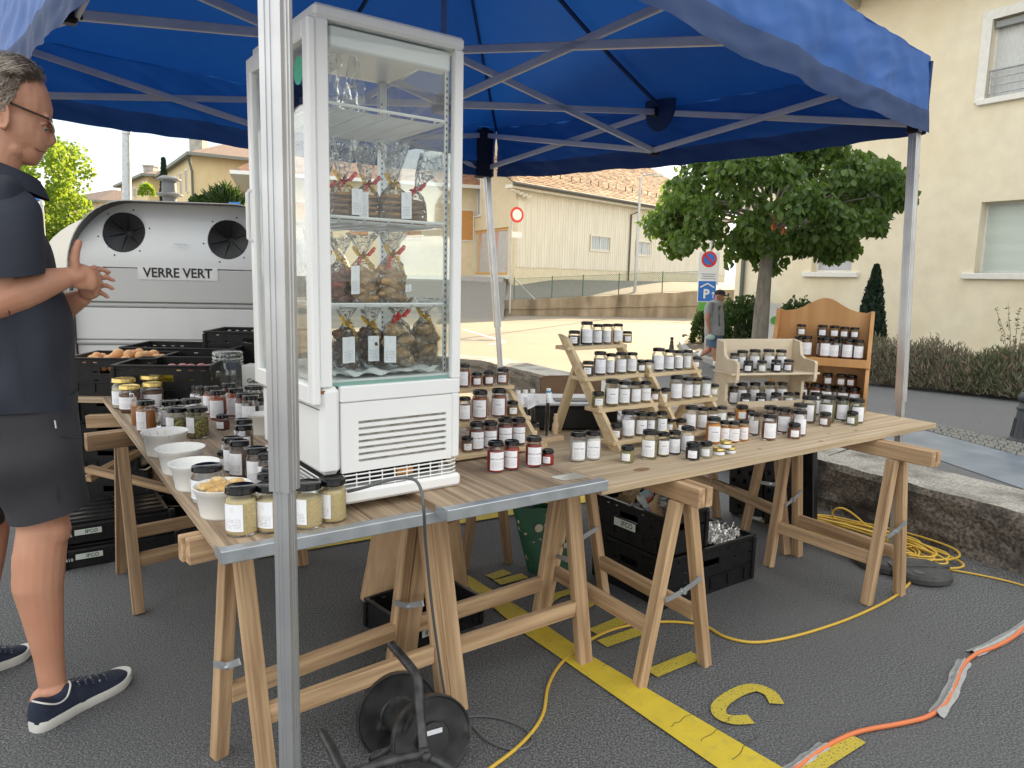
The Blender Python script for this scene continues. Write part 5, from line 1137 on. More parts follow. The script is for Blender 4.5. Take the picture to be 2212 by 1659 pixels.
for nm, pts, c in (('painted_letter_i', [(1407, 1458), (1505, 1418)], 0), ('painted_letter_c', [(1678, 1524), (1663, 1501), (1631, 1489), (1599, 1496), (1568, 1514), (1552, 1532), (1558, 1550), (1586, 1559), (1622, 1557)], 1),
                   ('painted_letter_e', [(1738, 1668), (1850, 1597)], 0), ('painted_letter_l', [(1300, 1394), (1390, 1363)], 0), ('painted_letter_l', [(1282, 1369), (1355, 1338)], 0),
                   ('painted_letter_o', [(1236, 1280), (1200, 1290), (1180, 1308), (1190, 1322), (1226, 1325), (1262, 1312), (1291, 1297)], 1), ('painted_letter_p', [(1057, 1250), (1096, 1237)], 0), ('painted_letter_p', [(1074, 1261), (1134, 1246)], 0), ('painted_letter_p', [(1098, 1275), (1143, 1263)], 0)):
    gline(nm, pts, .060 if c == 0 else .048, yelw, .0068, bool(c))
cr1 = mat('crack_fill', (.05, .045, .02), .9)
b = MB()
for pts in ([(1450, 1570), (1490, 1545), (1530, 1540)], [(1510, 1600), (1560, 1570), (1580, 1548)], [(1585, 1640), (1620, 1600), (1640, 1590)], [(1300, 1440), (1330, 1425)], [(1045, 1262), (1075, 1275), (1100, 1300)], [(1060, 1300), (1100, 1300), (1120, 1315)]):
    P_ = smooth_pts([U(x, y, .0075) for x, y in pts], 6); P_ = [p + Vector((R_.uniform(-.006, .006), R_.uniform(-.006, .006), 0)) for p in P_]
    for i in range(len(P_) - 1):
        d = (P_[i + 1] - P_[i]).normalized(); nn = Vector((-d.y, d.x, 0)) * .0009; b.add([P_[i] - nn, P_[i + 1] - nn, P_[i + 1] + nn, P_[i] + nn], [(0, 1, 2, 3)])
b.build('paint_crack', cr1, kind='structure')
# right street surfaces beyond the parapet
gpoly('blue_grey_street', [(1620, 885), (1850, 933), (2212, 1058), (2500, 1160)], [(1640, 862), (1900, 905), (2212, 988), (2500, 1070)], asph_b, .005)
cob = mat('grey_cobble_stone', (.12, .12, .115), .9, 0, (.17, .165, .155), 9, bump=.4, bscale=50, rand=False)
b = MB(); p0, p1 = U(1900, 903, 0), U(2500, 1068, 0); q0, q1 = U(1900, 890, 0), U(2500, 1025, 0)
for i in range(52):
    for j in range(4):
        o_ = .5 * (j % 2) + R_.uniform(-.12, .12); s0, s1, t0, t1 = (i + o_) / 52, (i + o_ + .96) / 52, j / 4, (j + .96) / 4; f = lambda s, t: (p0.lerp(p1, s)).lerp(q0.lerp(q1, s), t)
        c = [f(s0, t0), f(s1, t0), f(s1, t1), f(s0, t1)]; h = R_.uniform(.010, .018); m_ = sum(c, Vector()) / 4
        b.add([*[v + Z * .003 for v in c], *[v.lerp(m_, .12) + Z * h for v in c]], [(4, 5, 6, 7), (0, 1, 5, 4), (1, 2, 6, 5), (2, 3, 7, 6), (3, 0, 4, 7)])
o = b.build('cobble_strip', cob, kind='structure')
# parapet
pa = thing('concrete_parapet', 'low crumbling concrete parapet behind the long table', 'wall', (0, 0, 0))
W0 = (U(2212, 1060, .30) - PAR0).dot(pn); PW = max(.25, min(.6, W0))
pts = [PAR0 - pd * 3.4, PAR0, PAR1, Vector((.62, 7.9, .26)), Vector((-.45, 10.2, .2)), Vector((-3.4, 14.2, -.05)), Vector((-7, 18, -.2))]
def parapet_rows(pts, n=26):
    out = []
    for i in range(len(pts) - 1):
        for k in range(n if i < 3 else 10):
            out.append(pts[i].lerp(pts[i + 1], k / (n if i < 3 else 10)))
    return out + [pts[-1]]
PR_ = parapet_rows(pts); rows = []; rt = []
for i, p in enumerate(PR_):
    d = (PR_[min(i + 1, len(PR_) - 1)] - PR_[max(0, i - 1)]); d.z = 0; d.normalize(); nn = Vector((d.y, -d.x, 0)); nn = nn if nn.x > 0 else -nn
    g0 = gz(p.x, p.y); zt = p.z; f = Vector((p.x, p.y, 0)); nz = lambda a, s, q: noise.noise(Vector((p.x * s, p.y * s, q))) * a
    rows.append([f - nn * .02 + Z * (g0 - .03) - nn * nz(.02, 3, 1)] + [f - nn * (.005 + nz(.03, 5, k * .5) + nz(.012, 17, k)) + Z * (g0 + (zt - g0) * k / 8) for k in range(1, 8)] + [f + nn * (.015 + nz(.02, 6, 8)) + Z * (zt - .002 + nz(.008, 9, 4))])
    rt.append([rows[-1][-1]] + [f + nn * (PW * k / 6) + Z * (zt + .004 + nz(.008, 8, k)) for k in range(1, 7)] + [f + nn * (PW + .02) + Z * (g0 - .03)])
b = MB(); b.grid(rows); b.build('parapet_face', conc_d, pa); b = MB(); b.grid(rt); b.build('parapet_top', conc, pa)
b = MB(); p = U(1876, 968, .31); b.tube([Vector((p.x, p.y, .29)), Vector((p.x, p.y, .345))], .011, 8); b.build('cut_rebar', blkm, pa)
for a_, c_ in (((1790, 985), (1848, 965)),):
    b = MB(); b.bar(U(*a_, .305), U(*c_, .305), .006, .006); b.build('joint', ink, pa)
# loose grit along the parapet foot
b = MB()
for k in range(500):
    t = R_.random(); p = PAR0.lerp(PAR1, t * 1.15 - .2); q = p - pn * abs(R_.gauss(0, .10)) - pn * .03; s = R_.uniform(.003, .009); b.ball((q.x, q.y, s * .4), (s, s * R_.uniform(.6, 1), s * .6), 5)
tag(b.build('grit', mat('loose_grit', (.10, .095, .085), .95, 0, (.2, .19, .17), 40)), 'loose grit lying along the foot of the concrete parapet', 'grit', kind='stuff')
def kerb_run(px, zt=.12, w=.16, name='kerb', label=None):
    base = thing(name, label, 'kerb', (0, 0, 0)) if label else None
    P_ = [U(x, y, -.3) for x, y in px]; P_ = [Vector((p.x, p.y, 0)) for p in P_]; k = 0
    acc = []
    for i in range(len(P_) - 1):
        n = max(1, round((P_[i + 1] - P_[i]).length / .9))
        for j in range(n): acc.append(P_[i].lerp(P_[i + 1], j / n))
    acc.append(P_[-1])
    for i in range(len(acc) - 1):
        a, c = acc[i], acc[i + 1]; d = (c - a).normalized(); g_ = gz(a.x, a.y); dz = R_.uniform(-.008, .008)
        barpart('kerb_stone', a + d * .006 + Z * (g_ + zt / 2 - .03 + dz), c - d * .006 + Z * (gz(c.x, c.y) + zt / 2 - .03 + dz), w, zt + .06, kerbm, base, ch=.012)
    return acc
k1 = kerb_run([(2420, 925), (2195, 883), (2030, 851), (1905, 828), (1790, 805), (1700, 788)], .13, .18, 'street_kerb', 'grey kerb stones edging the planting bed along the cream building')
b = MB(); A0 = [Vector((p.x, p.y, gz(p.x, p.y) + .07)) for p in k1]; rowb = []
for p in A0:
    q = onplane(0, 0, BF.o, BF.n); t = (BF.o - p).dot(BF.n); e = p - BF.n * abs(t) * 1.0; rowb.append([p.lerp(Vector((e.x, e.y, gz(e.x, e.y) + .15)), k / 5) + Z * (.02 * noise.noise(p * 3 + Z * k)) for k in range(6)])
b.grid(rowb); b.build('planting_bed', soil, kind='structure')
k2 = kerb_run([(1640, 700), (1540, 704), (1490, 716), (1472, 728), (1484, 744), (1526, 760), (1600, 782), (1680, 800)], .13, .15, 'island_kerb', 'curved kerb round the tree bed where the man walks')
b = MB(); ce = Vector((sum(p.x for p in k2) / len(k2), sum(p.y for p in k2) / len(k2), 0)); b.add([Vector((p.x, p.y, gz(p.x, p.y) + .08)) for p in k2] + [ce + Z * (gz(ce.x, ce.y) + .12)], [(i, i + 1, len(k2)) for i in range(len(k2) - 1)]); b.build('tree_bed', soil, kind='structure')
for k in range(9):
    b = MB(); c = U(1480 + k * 8, 716 + 3 * (k % 3), -.3); b.ball((c.x, c.y, gz(c.x, c.y) + .10), (.11, .10, .07), 8, None, 0, Matrix.Rotation(k, 3, 'Z')); o = b.build('boulder', conc); o.data.polygons.foreach_set('use_smooth', [True] * len(o.data.polygons))
    tag(o, 'pale rocks edging the tree bed left of the walking man', 'rock', 'pale rocks round the tree bed')
def bollard(px, py, z, hpx, label):
    p = U(px, py, z); d = (p - CAMP).dot(c_f); h = hpx * d / F_; s = h / .9
    t = thing('bollard', label, 'bollard', p, 0, None, s); b = MB()
    b.lathe([(.20, 0), (.20, .03), (.155, .06), (.145, .10), (.11, .40), (.095, .56), (.115, .58), (.115, .61), (.085, .64), (.075, .70)], 20); b.build('post', mat('dark_grey_cast_iron', (.045, .05, .055), .5, .3) if 'dark_grey_cast_iron' not in MATS else MATS['dark_grey_cast_iron'], t, True)
    b = MB(); b.ball((0, 0, .79), .11, 16); b.build('ball_cap', MATS['dark_grey_cast_iron'], t, 'all')
    for k in range(10):
        a = 2 * math.pi * k / 10; b = MB(); b.bar((.150 * math.cos(a), .150 * math.sin(a), .08), (.112 * math.cos(a), .112 * math.sin(a), .42), .02, .012); b.build('flute', MATS['dark_grey_cast_iron'], t)
bollard(2203, 953, 0, 108, 'dark cast iron bollard at the right edge of the picture')
bollard(1450, 760, -.45, 33, 'distant dark bollard behind the stepped jar stands')
# ================= BOTTLE BANK =================
bk = mat('white_painted_steel', (.62, .63, .63), .4, 0, (.57, .58, .575), 1.5, stretch=(1, 1, .3), coat=.1, col3=(.50, .50, .48), scale3=2.2, lo3=.6, hi3=.8)
bkg = mat('grey_painted_steel', (.47, .475, .465), .45, 0, (.43, .435, .42), 1.2, stretch=(1, 1, .25))
bku = mat('hood_sheet_metal', (.40, .39, .37), .4)
chrome = mat('shiny_metal_sheet', (.62, .60, .55), .22, .85, (.55, .53, .48), 2, bump=.15, bscale=2)
bd_ = Vector((.985, .17, 0)).normalized(); bl = D(150, 575, 5.05); bl.z = 0; byw = math.atan2(bd_.y, bd_.x); BW = 1.50
bb_ = thing('bottle_bank', 'white steel bottle bank with two round openings behind the fruit crates', 'recycling container', (bl.x, bl.y, 0), byw)
def outline(w, h, off=0., flat=.46, n=12):
    pts = [(-off, 0)]; zc = 1.36; rx = w * (1 - flat) / 2 + off; rz = h - zc + off
    for i in range(n + 1): a = math.pi / 2 * i / n; pts.append((-off + rx * (1 - math.cos(a)), zc + rz * math.sin(a)))
    for i in range(n + 1): a = math.pi / 2 * (1 - i / n); pts.append((w + off - rx * (1 - math.cos(a)), zc + rz * math.sin(a)))
    pts.append((w + off, 0)); return pts
def strip(b, pts, y0, y1, skip_bottom=True):
    n = len(b.v); vs = [(x, y0, z) for x, z in pts] + [(x, y1, z) for x, z in pts]; m = len(pts); b.add(vs, [(i, m + i, m + i + 1, i + 1) for i in range(m - 1)])
HB = 1.84; o_out = outline(BW, HB, .0); o_in = outline(BW, HB, -.007)
b = MB(); strip(b, o_out, -.05, .42); m = len(o_out)
b.add([(x, -.05, z) for x, z in o_out] + [(x, -.05, z) for x, z in o_in], [(i, i + 1, m + i + 1, m + i) for i in range(m - 1)]); b.build('hood', bku, bb_, True)
b = MB(); n0 = [(x, z) for x, z in o_in if z >= 1.38]; strip(b, n0, -.05, .12); b.f = [f[::-1] for f in b.f]; b.build('hood_lining', mat('shaded_hood_lining', (.14, .135, .125), .6), bb_, True)  # shade under the hood is put into the dark colour
b_ = None; HC = [((262, 499), 0.13), ((488, 515), 0.13)]
def binpt(px, py, off=0.):
    nn = Vector((bd_.y, -bd_.x, 0)); q = onplane(px, py, bl - nn * .0 , nn); v = q - bl; return v.dot(bd_), q.z
# upper face curving back at the top, with round holes
hl = [(*binpt(262, 501), .132), (*binpt(490, 517), .132)]
up = [(x, z) for x, z in o_in if z >= 1.36]
def fy(z): return .0 + .11 * sm((z - 1.42) / .42)
b = MB(); NX, NZ = 90, 34; V_ = {}; vs = []; fs = []
def tope(x):   # height of the outline at x
    best = 1.36
    for i in range(len(up) - 1):
        (x0, z0_), (x1_, z1_2) = up[i], up[i + 1]
        if x0 <= x <= x1_ and x1_ > x0: best = z0_ + (z1_2 - z0_) * (x - x0) / (x1_ - x0)
    return best
for i in range(NX + 1):
    x = .018 + (BW - .036) * i / NX
    for j in range(NZ + 1):
        z = 1.385 + (tope(x) - 1.385) * j / NZ; 
        for (hx, hz_, hr) in hl:
            dx, dz = x - hx, z - hz_; r = math.hypot(dx, dz)
            if hr * .75 < r < hr * 1.25 and r > 1e-4: k = hr / r * 1.0; x2 = hx + dx * (k if r < hr * 1.12 else 1); z2_ = hz_ + dz * (k if r < hr * 1.12 else 1); vs.append((x2, fy(z2_), z2_)); break
        else: vs.append((x, fy(z), z))
for i in range(NX):
    for j in range(NZ):
        a, c, d, e = i * (NZ + 1) + j, (i + 1) * (NZ + 1) + j, (i + 1) * (NZ + 1) + j + 1, i * (NZ + 1) + j + 1
        cx = sum(vs[k][0] for k in (a, c, d, e)) / 4; cz = sum(vs[k][2] for k in (a, c, d, e)) / 4
        if any(math.hypot(cx - hx, cz - hz_) < hr * .985 for hx, hz_, hr in hl): continue
        fs.append((a, c, d, e))
b.add(vs, fs); b.build('upper_panel', bk, bb_, 'all')
rub = mat('black_rubber_flap', (.012, .012, .013), .45)
for hx, hz_, hr in hl:
    yb = fy(hz_); T = Matrix.Translation((hx, yb + .012, hz_)) @ Matrix.Rotation(math.pi / 2, 4, 'X') @ Matrix.Rotation(0, 4, 'Z')
    rim = MB(); rim.tube([(hx + (hr + .003) * math.cos(2 * math.pi * k / 30), fy(hz_ + hr * math.sin(2 * math.pi * k / 30)) - .001, hz_ + (hr + .003) * math.sin(2 * math.pi * k / 30)) for k in range(30)], .004, 6, closed=True); ro = rim.build('opening_rim', blkm, bb_)
    for k in range(6):
        a0, a1 = 2 * math.pi * (k + .006) / 6 + .3, 2 * math.pi * (k + .994) / 6 + .3; f = MB(); p = lambda r, a, d: (hx + r * math.cos(a), yb + d, hz_ + r * math.sin(a))
        ar = [a0 + (a1 - a0) * q / 5 for q in range(6)]
        f.add([p(.012, (a0 + a1) / 2, .085)] + [p(hr * 1.04, a, .006) for a in ar], [(0, q + 1, q + 2) for q in range(5)]); f.build('rubber_flap', rub, ro)
    s = MB(); s.add([(hx + hr * 1.05 * math.cos(6.283 * k / 24), yb + .10, hz_ + hr * 1.05 * math.sin(6.283 * k / 24)) for k in range(24)], [tuple(range(24))]); s.build('dark_backing_disc', ink, ro)  # added black disc stands for the unlit interior behind the flaps
    for k in range(6):
        a = 2 * math.pi * k / 6 + .2; s = MB(); zz = hz_ + (hr + .035) * math.sin(a); s.ball((hx + (hr + .035) * math.cos(a), fy(zz) - .001, zz), .006, 6); s.build('rivet', blkm, bb_)
z_a, z_b = binpt(300, 662)[1], binpt(300, 740)[1]
for (a0, a1, m_, o_) in ((z_a + .03, 1.378, bkg, 0), (z_b + .02, z_a - .012, bk, .012), (.12, z_b - .02, bk, .024)):
    b = MB(); b.box((BW / 2, .05 + o_, (a0 + a1) / 2), (BW - .02, .1, a1 - a0), None, 0, .006); b.build('lower_panel', m_, bb_)
for zz in (z_a + .009, z_b): b = MB(); b.tube([(.01, .03, zz), (BW - .01, .03, zz)], .019, 10); b.build('pressed_rib', bkg, bb_, True)
b = MB(); b.box((BW / 2, .62, .72), (BW + .16, .98, 1.30), None, 0, .02); b.build('body', bkg, bb_)
b = MB(); oo = outline(BW, HB - .36, .33); oo = [(x, z) for x, z in oo if z > 1.3]; strip(b, oo, .34, 1.35); m = len(oo); b.add([(x, .34, z) for x, z in oo], [tuple(range(m))[::-1]]); b.build('curved_lid', chrome, bb_, True)
b = MB(); b.lathe([(.05, HB - .04), (.05, HB + .09), (.098, HB + .098), (.098, HB + .108), (.055, HB + .125), (.05, HB + .205), (.088, HB + .213), (.088, HB + .223), (.05, HB + .245), (.001, HB + .25)], 20, Matrix.Translation((.50, .62, 0))); b.build('lifting_mushroom', mat('weathered_dark_zinc', (.16, .17, .18), .6, .3), bb_, True)
p0 = binpt(385, 592); b = MB(); b.box((p0[0], -.0015, p0[1]), (.53, .003, .085)); st = b.build('label_strip', mat('white_vinyl', (.66, .67, .67), .5, 0, (.52, .52, .50), 7), bb_)
text_on('lettering', 'VERRE VERT', .092, ink, (p0[0], -.0045, p0[1] + .004), (1, 0, 0), (0, 0, 1), st, bold=.0022, sx=.92)
b = MB(); b.box((binpt(390, 528)[0], -.001, binpt(390, 528)[1]), (.09, .003, .008)); b.build('coin_slot', galv, bb_)
# ================= CRATES =================
ifl = mat('crate_sticker', (.55, .60, .56), .5)
def crate(label, org, yaw, Lx, Ly, H, hole=True, folded=False, group=None, stick=None, stick_side=0, text=None):
    t = thing('black_crate' if not folded else 'folded_crate', label, 'crate', org, yaw, group); th = .008
    if folded:
        for k in range(1):
            b = MB(); b.box((Lx / 2, Ly / 2, H * .42), (Lx, Ly, H * .84), None, 0, .006); b.build('base', blk, t)
            for i in range(2):
                b = MB(); b.box((Lx * (.25 + .5 * i), Ly * .5, H * .9), (Lx * .46, Ly * .86, H * .1), None, 0, .005); b.build('folded_panel', blk, t)
            for i in range(5): b = MB(); b.tube([(Lx * .06, Ly * (.15 + .17 * i), H * .96), (Lx * .94, Ly * (.15 + .17 * i), H * .96)], .006, 6); b.build('panel_rib', blk, t)
            b = MB()
            for (x, y) in ((0, 0), (Lx, 0), (0, Ly), (Lx, Ly)): b.box((x, y, H * .5), (.026, .026, H), None, 0, .004)
            b.build('corner_block', blk, t, kind='stuff')
    else:
        b = MB(); b.box((Lx / 2, Ly / 2, .008), (Lx - .01, Ly - .01, .01)); b.build('base', blk, t)
        def side(M, w):
            holes = []
            if hole and H > .12: holes.append((w / 2 - .055, w / 2 + .055, H * .60, H * .60 + min(.032, H * .2)))
            nx = int(w / .05)
            for i in range(nx):
                x = w * (i + .5) / nx
                if abs(x - w / 2) > .075:
                    holes.append((x - .011, x + .011, H * .88, H * .88 + .005))
                    if i % 2 == 0 and H > .13: holes += [(x - .012, x + .012, H * .62, H * .62 + .009), (x - .010, x + .014, H * .40, H * .40 + .006)]
            return slot_panel('side_panel', M, w, H, th, holes, blk, t)
        I = Matrix.Identity(4); RZ = lambda a: Matrix.Rotation(a, 4, 'Z')
        side(I, Lx); side(Matrix.Translation((Lx, Ly, 0)) @ RZ(math.pi), Lx); side(Matrix.Translation((Lx, 0, 0)) @ RZ(math.pi / 2), Ly); side(Matrix.Translation((0, Ly, 0)) @ RZ(-math.pi / 2), Ly)
        b = MB(); r = .012
        for (c, d) in (((Lx / 2, 0, H), (Lx + .012, .018, .010)), ((Lx / 2, Ly, H), (Lx + .012, .018, .010)), ((0, Ly / 2, H + .0005), (.018, Ly + .012, .010)), ((Lx, Ly / 2, H + .0005), (.018, Ly + .012, .010))): b.box(c, d, None, 0, .003)
        for (x, y) in ((0, 0), (Lx, 0), (0, Ly), (Lx, Ly)): b.box((x, y, H / 2 - .003), (.02, .02, H - .012), None, 0, .003)
        b.build('rim', blk, t)
        b = MB()
        for i in range(5): x = Lx * (i + .5) / 5; b.bar((x, -.004, .02), (x, -.004, H * .34), .006, .006)
        b.bar((.02, -.004, H * .36), (Lx - .02, -.004, H * .36), .006, .006); b.build('moulded_rib', blk, t, kind='stuff')
    if stick:
        (sx, sz, w, h) = stick; M_ = Matrix.Identity(4) if stick_side == 0 else Matrix.Translation((0, Ly, 0)) @ Matrix.Rotation(-math.pi / 2, 4, 'Z')
        b = MB(); b.box((sx, -.0155, sz), (w, .002, h), None, 0, .0005); s = b.build('sticker', ifl, t, M=M_)
        put('lettering', text_mesh('IFCO', h * .9, mat('dark_green_print', (.02, .10, .06), .6) if 'dark_green_print' not in MATS else MATS['dark_green_print'], 0, 'CENTER', h * .02), s, Matrix(((1, 0, 0, sx + w * .12), (0, 0, -1, -.0172), (0, 1, 0, sz), (0, 0, 0, 1))))
    if text:
        put('moulded_code', text_mesh(text[0], text[3], MATS['sign_white'], 0), t, Matrix(((1, 0, 0, text[1]), (0, 0, -1, -.0155), (0, 1, 0, text[2]), (0, 0, 0, 1))))
    return t
CG = 'black plastic folding crates'
def crate_px(label, near, right, left, H, z=0., **k):
    n, r, l = U(*near, z), U(*right, z), U(*left, z); v = r - n; yaw = math.atan2(v.y, v.x); return crate(label, (n.x, n.y, z), yaw, v.length, (l - n).length, H, **k), n, yaw, v.length, (l - n).length
# fruit crates at the back of the left table
n_ = U(243, 876, T1); v_ = Vector((math.cos(.12), math.sin(.12), 0)); 
crate('black crate with yellow courgettes at the far end of the left table', (n_.x, n_.y + .02, T1 + .001), .12, .43, .36, .185, group=CG)
c1o = Vector((n_.x, n_.y + .02, T1)); R12 = Matrix.Rotation(.12, 3, 'Z')
yc = mat('yellow_courgette', (.66, .50, .05), .4); ap = mat('apricot_skin', (.66, .38, .15), .5, 0, (.64, .29, .12), 18, rand=True, sss=.0); pk_ = mat('pink_onion', (.45, .12, .12), .4)
for k in range(5):
    c = c1o + R12 @ Vector((.14 + .05 * k, .05 + .03 * (k % 2), .10 + .02 * (k % 3))); b = MB(); b.tube(smooth_pts([c + R12 @ Vector((-.09, 0, -.008)), c, c + R12 @ Vector((.09, .01, -.004))], 4), [.006, .016, .021, .023, .024, .024, .022, .016, .008], 10)
    tag(b.build('courgette', yc, None, 'all'), 'yellow courgette showing through the handle hole of the crate', 'courgette', 'yellow courgettes in the black crate')
for k in range(5):
    c = c1o + R12 @ Vector((.20 + .045 * k, .20 + .02 * (k % 2), .150)); b = MB(); b.ball(c, (.03, .026, .024), 12)
    tag(b.build('onion', pk_, None, 'all'), 'pink onion at the back of the courgette crate', 'onion', 'pink onions in the black crate')
cc = crate('black crate heaped with orange apricots behind the visitor', (D(150, 860, 3.62).x, 3.62, .735), .10, .42, .34, .19, group=CG)
for k in range(30):
    i, j = k % 7, k // 7; c = Matrix.Rotation(.10, 3, 'Z') @ Vector((.04 + i * .056 + R_.uniform(-.01, .01), .05 + j * .06 + R_.uniform(-.01, .01), .145 + R_.uniform(-.008, .03) + (.03 if 1 < i < 6 and 0 < j < 4 else 0))) + Vector((D(150, 860, 3.62).x, 3.62, .735))
    b = MB(); r = R_.uniform(.027, .031); b.ball(c, (r, r, r * .95), 12, None, 0, Matrix.Rotation(R_.uniform(0, 3), 3, 'X'))
    tag(b.build('apricot', ap, None, 'all'), 'ripe orange apricot heaped in the crate behind the visitor', 'apricot', 'apricots heaped in the crate')
q = D(300, 770, 4.02); crate('empty looking black crate behind the courgette crate', (q.x - .1, 4.02, .735), .06, .60, .38, .205, group=CG)
q = D(452, 790, 4.3); crate('black crate with big handle hole left of the fridge back', (q.x, 4.25, .86), .05, .55, .36, .16, group=CG)
q = D(440, 800, 4.3); crate('lower black crate under the one with the big handle hole', (q.x + .02, 4.26, .735), .05, .54, .35, .12, group=CG)
q = D(178, 985, 3.75)
for k in range(3):
    p = D(172, 990 - k * 33, 3.8); crate(f"black crate standing {['lowest', 'second', 'topmost'][k]} in the stack under the rear fruit table", (p.x, 3.8, .30 + .135 * k), .06, .30, .36, .13, group=CG)
crate('black crate on the ground carrying the stack under the rear fruit table', (D(172, 990, 3.8).x, 3.8, 0), .06, .34, .36, .295, group=CG)
crate('black crate on the ground below the crossed trestle bars', (D(310, 1010, 3.75).x, 3.75, 0), .05, .34, .36, .20, group=CG)
a0, a1, a2 = U(140, 1233, 0), U(385, 1190, 0), U(343, 1125, 0); v = a1 - a0; yw = math.atan2(v.y, v.x)
crate('lower of two folded black crates with white stickers behind the visitor leg', (a0.x, a0.y, 0), yw, v.length, .42, .105, folded=True, group=CG, stick=(.10, .06, .11, .026), text=('LL 6410', .0, .05, .022))
crate('upper of two folded black crates with white stickers behind the visitor leg', (a0.x - .01, a0.y + .02, .108), yw + .01, v.length - .02, .41, .105, folded=True, group=CG, stick=(.10, .06, .11, .026), text=('LL 6416', .0, .05, .022))
crate_px('shallow open black crate on the ground in front of the kraft bag', (875, 1412), (1038, 1348), (747, 1375), .115, hole=False, group=CG, stick=(.10, .06, .07, .03))
_, cn_, cy_, cL, cW = crate_px('large black crate full of packaging under the long table', (1432, 1318), (1622, 1250), (1283, 1243), .215, group=CG)
up_o = cn_ + Matrix.Rotation(cy_, 3, 'Z') @ Vector((-.005, .03, .215))
l_ = U(1296, 1240, 0)
v = U(1283, 1243, 0) - U(1432, 1318, 0); lw = v.length
upc = crate('black crate stacked crosswise on the large crate, holding newspapers', Vector((cn_.x, cn_.y, .226)) + v.normalized() * lw * 1.02, math.atan2(-v.y, -v.x), lw * 1.0, .26, .17, group=CG, stick=(lw * .48, .085, .13, .035))
# packaging inside
pkm = [mat('printed_cardboard', (.45, .38, .26), .8, 0, (.08, .22, .33), 7, detail=1, col3=(.4, .1, .05), scale3=5, lo3=.55, hi3=.6), mat('newspaper', (.42, .42, .40), .9, 0, (.10, .10, .11), 38, detail=6, stretch=(1, 1, 3)), mat('brown_carton', (.36, .25, .14), .9)]
film = glassm('crinkled_cellophane', (.93, .94, .94), 1.5, .09, .9, 34, body=(.75, .77, .78, .07), base=.05)
base_ = Vector((cn_.x, cn_.y, 0)) + v.normalized() * lw * .5 - Vector((-math.sin(cy_), math.cos(cy_), 0)) * 0
ctr = Vector((cn_.x, cn_.y, 0)) + v * .5 + Matrix.Rotation(cy_, 3, 'Z') @ Vector((.13, 0, 0))
for k in range(9):
    c = ctr + Vector((R_.uniform(-.14, .14), R_.uniform(-.12, .12), .36 + R_.uniform(0, .05))); b = MB(); P = []
    ux, uy = Vector((R_.uniform(-1, 1), R_.uniform(-1, 1), R_.uniform(-.2, .5))).normalized(), Vector((R_.uniform(-1, 1), R_.uniform(-1, 1), R_.uniform(.2, 1))).normalized(); s = R_.uniform(.10, .17)
    b.grid([[c + ux * s * (i / 8 - .5) + uy * s * (j / 8 - .5) + Vector((0, 0, 1)) * .03 * noise.noise(Vector((i * .6, j * .6, k * 5))) + Vector((.02 * noise.noise(Vector((i * .9, k, j * .9))), 0, 0)) for j in range(9)] for i in range(9)])
    tag(b.build('waste_packaging', pkm[k % 3]), 'crumpled newspaper and packaging thrown into the stacked black crate', 'packaging', 'packaging waste in the crates')
for k in range(5):
    c = Vector((cn_.x, cn_.y, 0)) + Matrix.Rotation(cy_, 3, 'Z') @ Vector((.36 + .07 * (k % 3), .1 + .1 * (k // 3), .19)); b = MB()
    b.grid([[c + Vector((.14 * (i / 10 - .5), .14 * (j / 10 - .5), .06 * noise.noise(Vector((i * .5, j * .5, k * 3 + .5))) + .03)) for j in range(11)] for i in range(11)])
    tag(b.build('plastic_film', film, None), 'clear crumpled plastic bag lying in the large crate', 'plastic bag', 'clear plastic bags in the large crate')
# folded crates leaning against the parapet
pl = thing('folded_crate', 'folded black crate leaning upright against the concrete parapet', 'crate', U(1590, 1108, 0), 0, CG); o0 = U(1590, 1108, 0); q0 = U(1585, 1105, 0); q1 = U(1700, 1145, 0)
ex = (q1 - q0).normalized(); ey = Vector((-.15, .25, .95)).normalized(); ez = ex.cross(ey).normalized()
Mx = Matrix(((ex.x, ey.x, ez.x, 0), (ex.y, ey.y, ez.y, 0), (ex.z, ey.z, ez.z, 0.0), (0, 0, 0, 1)))
b = MB(); b.box((.25, .26, .03), (.52, .52, .05), None, 0, .006); b.build('base', blk, pl, M=Mx)
for i in range(2):
    hs = [(x * .04 + .02, x * .04 + .045, y * .05 + .03, y * .05 + .055) for x in range(5) for y in range(9) if (x + y) % 2]
    slot_panel('folded_panel', Mx @ Matrix.Translation((.01 + .25 * i, .02, .075)) @ Matrix.Rotation(-math.pi / 2, 4, 'X') @ Matrix.Scale(-1, 4, (0, 0, 1)) if False else Mx @ Matrix.Translation((.01 + .25 * i, .02, .07)) @ Matrix(((1, 0, 0, 0), (0, 0, 1, 0), (0, -1, 0, 0), (0, 0, 0, 1))), .235, .48, .008, hs, blk, pl)

b = MB()
for k in range(1500):
    d_ = R_.uniform(.0, 1) ** .7; y = 1.2 + 5.2 * d_; x = R_.uniform(-.75, .78) * y; s = R_.uniform(.0012, .0032); h = s * .5; a = R_.uniform(0, 3)
    c_, s_ = math.cos(a) * s, math.sin(a) * s; b.add([(x + c_, y + s_, 0), (x - s_, y + c_, 0), (x - c_, y - s_ * .7, 0), (x + s_, y - c_, 0), (x, y, h)], [(0, 1, 4), (1, 2, 4), (2, 3, 4), (3, 0, 4)])
tag(b.build('stone_chips', mat('pale_stone_chip', (.34, .33, .31), .8, 0, (.20, .20, .20), 3)), 'tiny pale stone chips scattered over the asphalt', 'grit', kind='stuff')
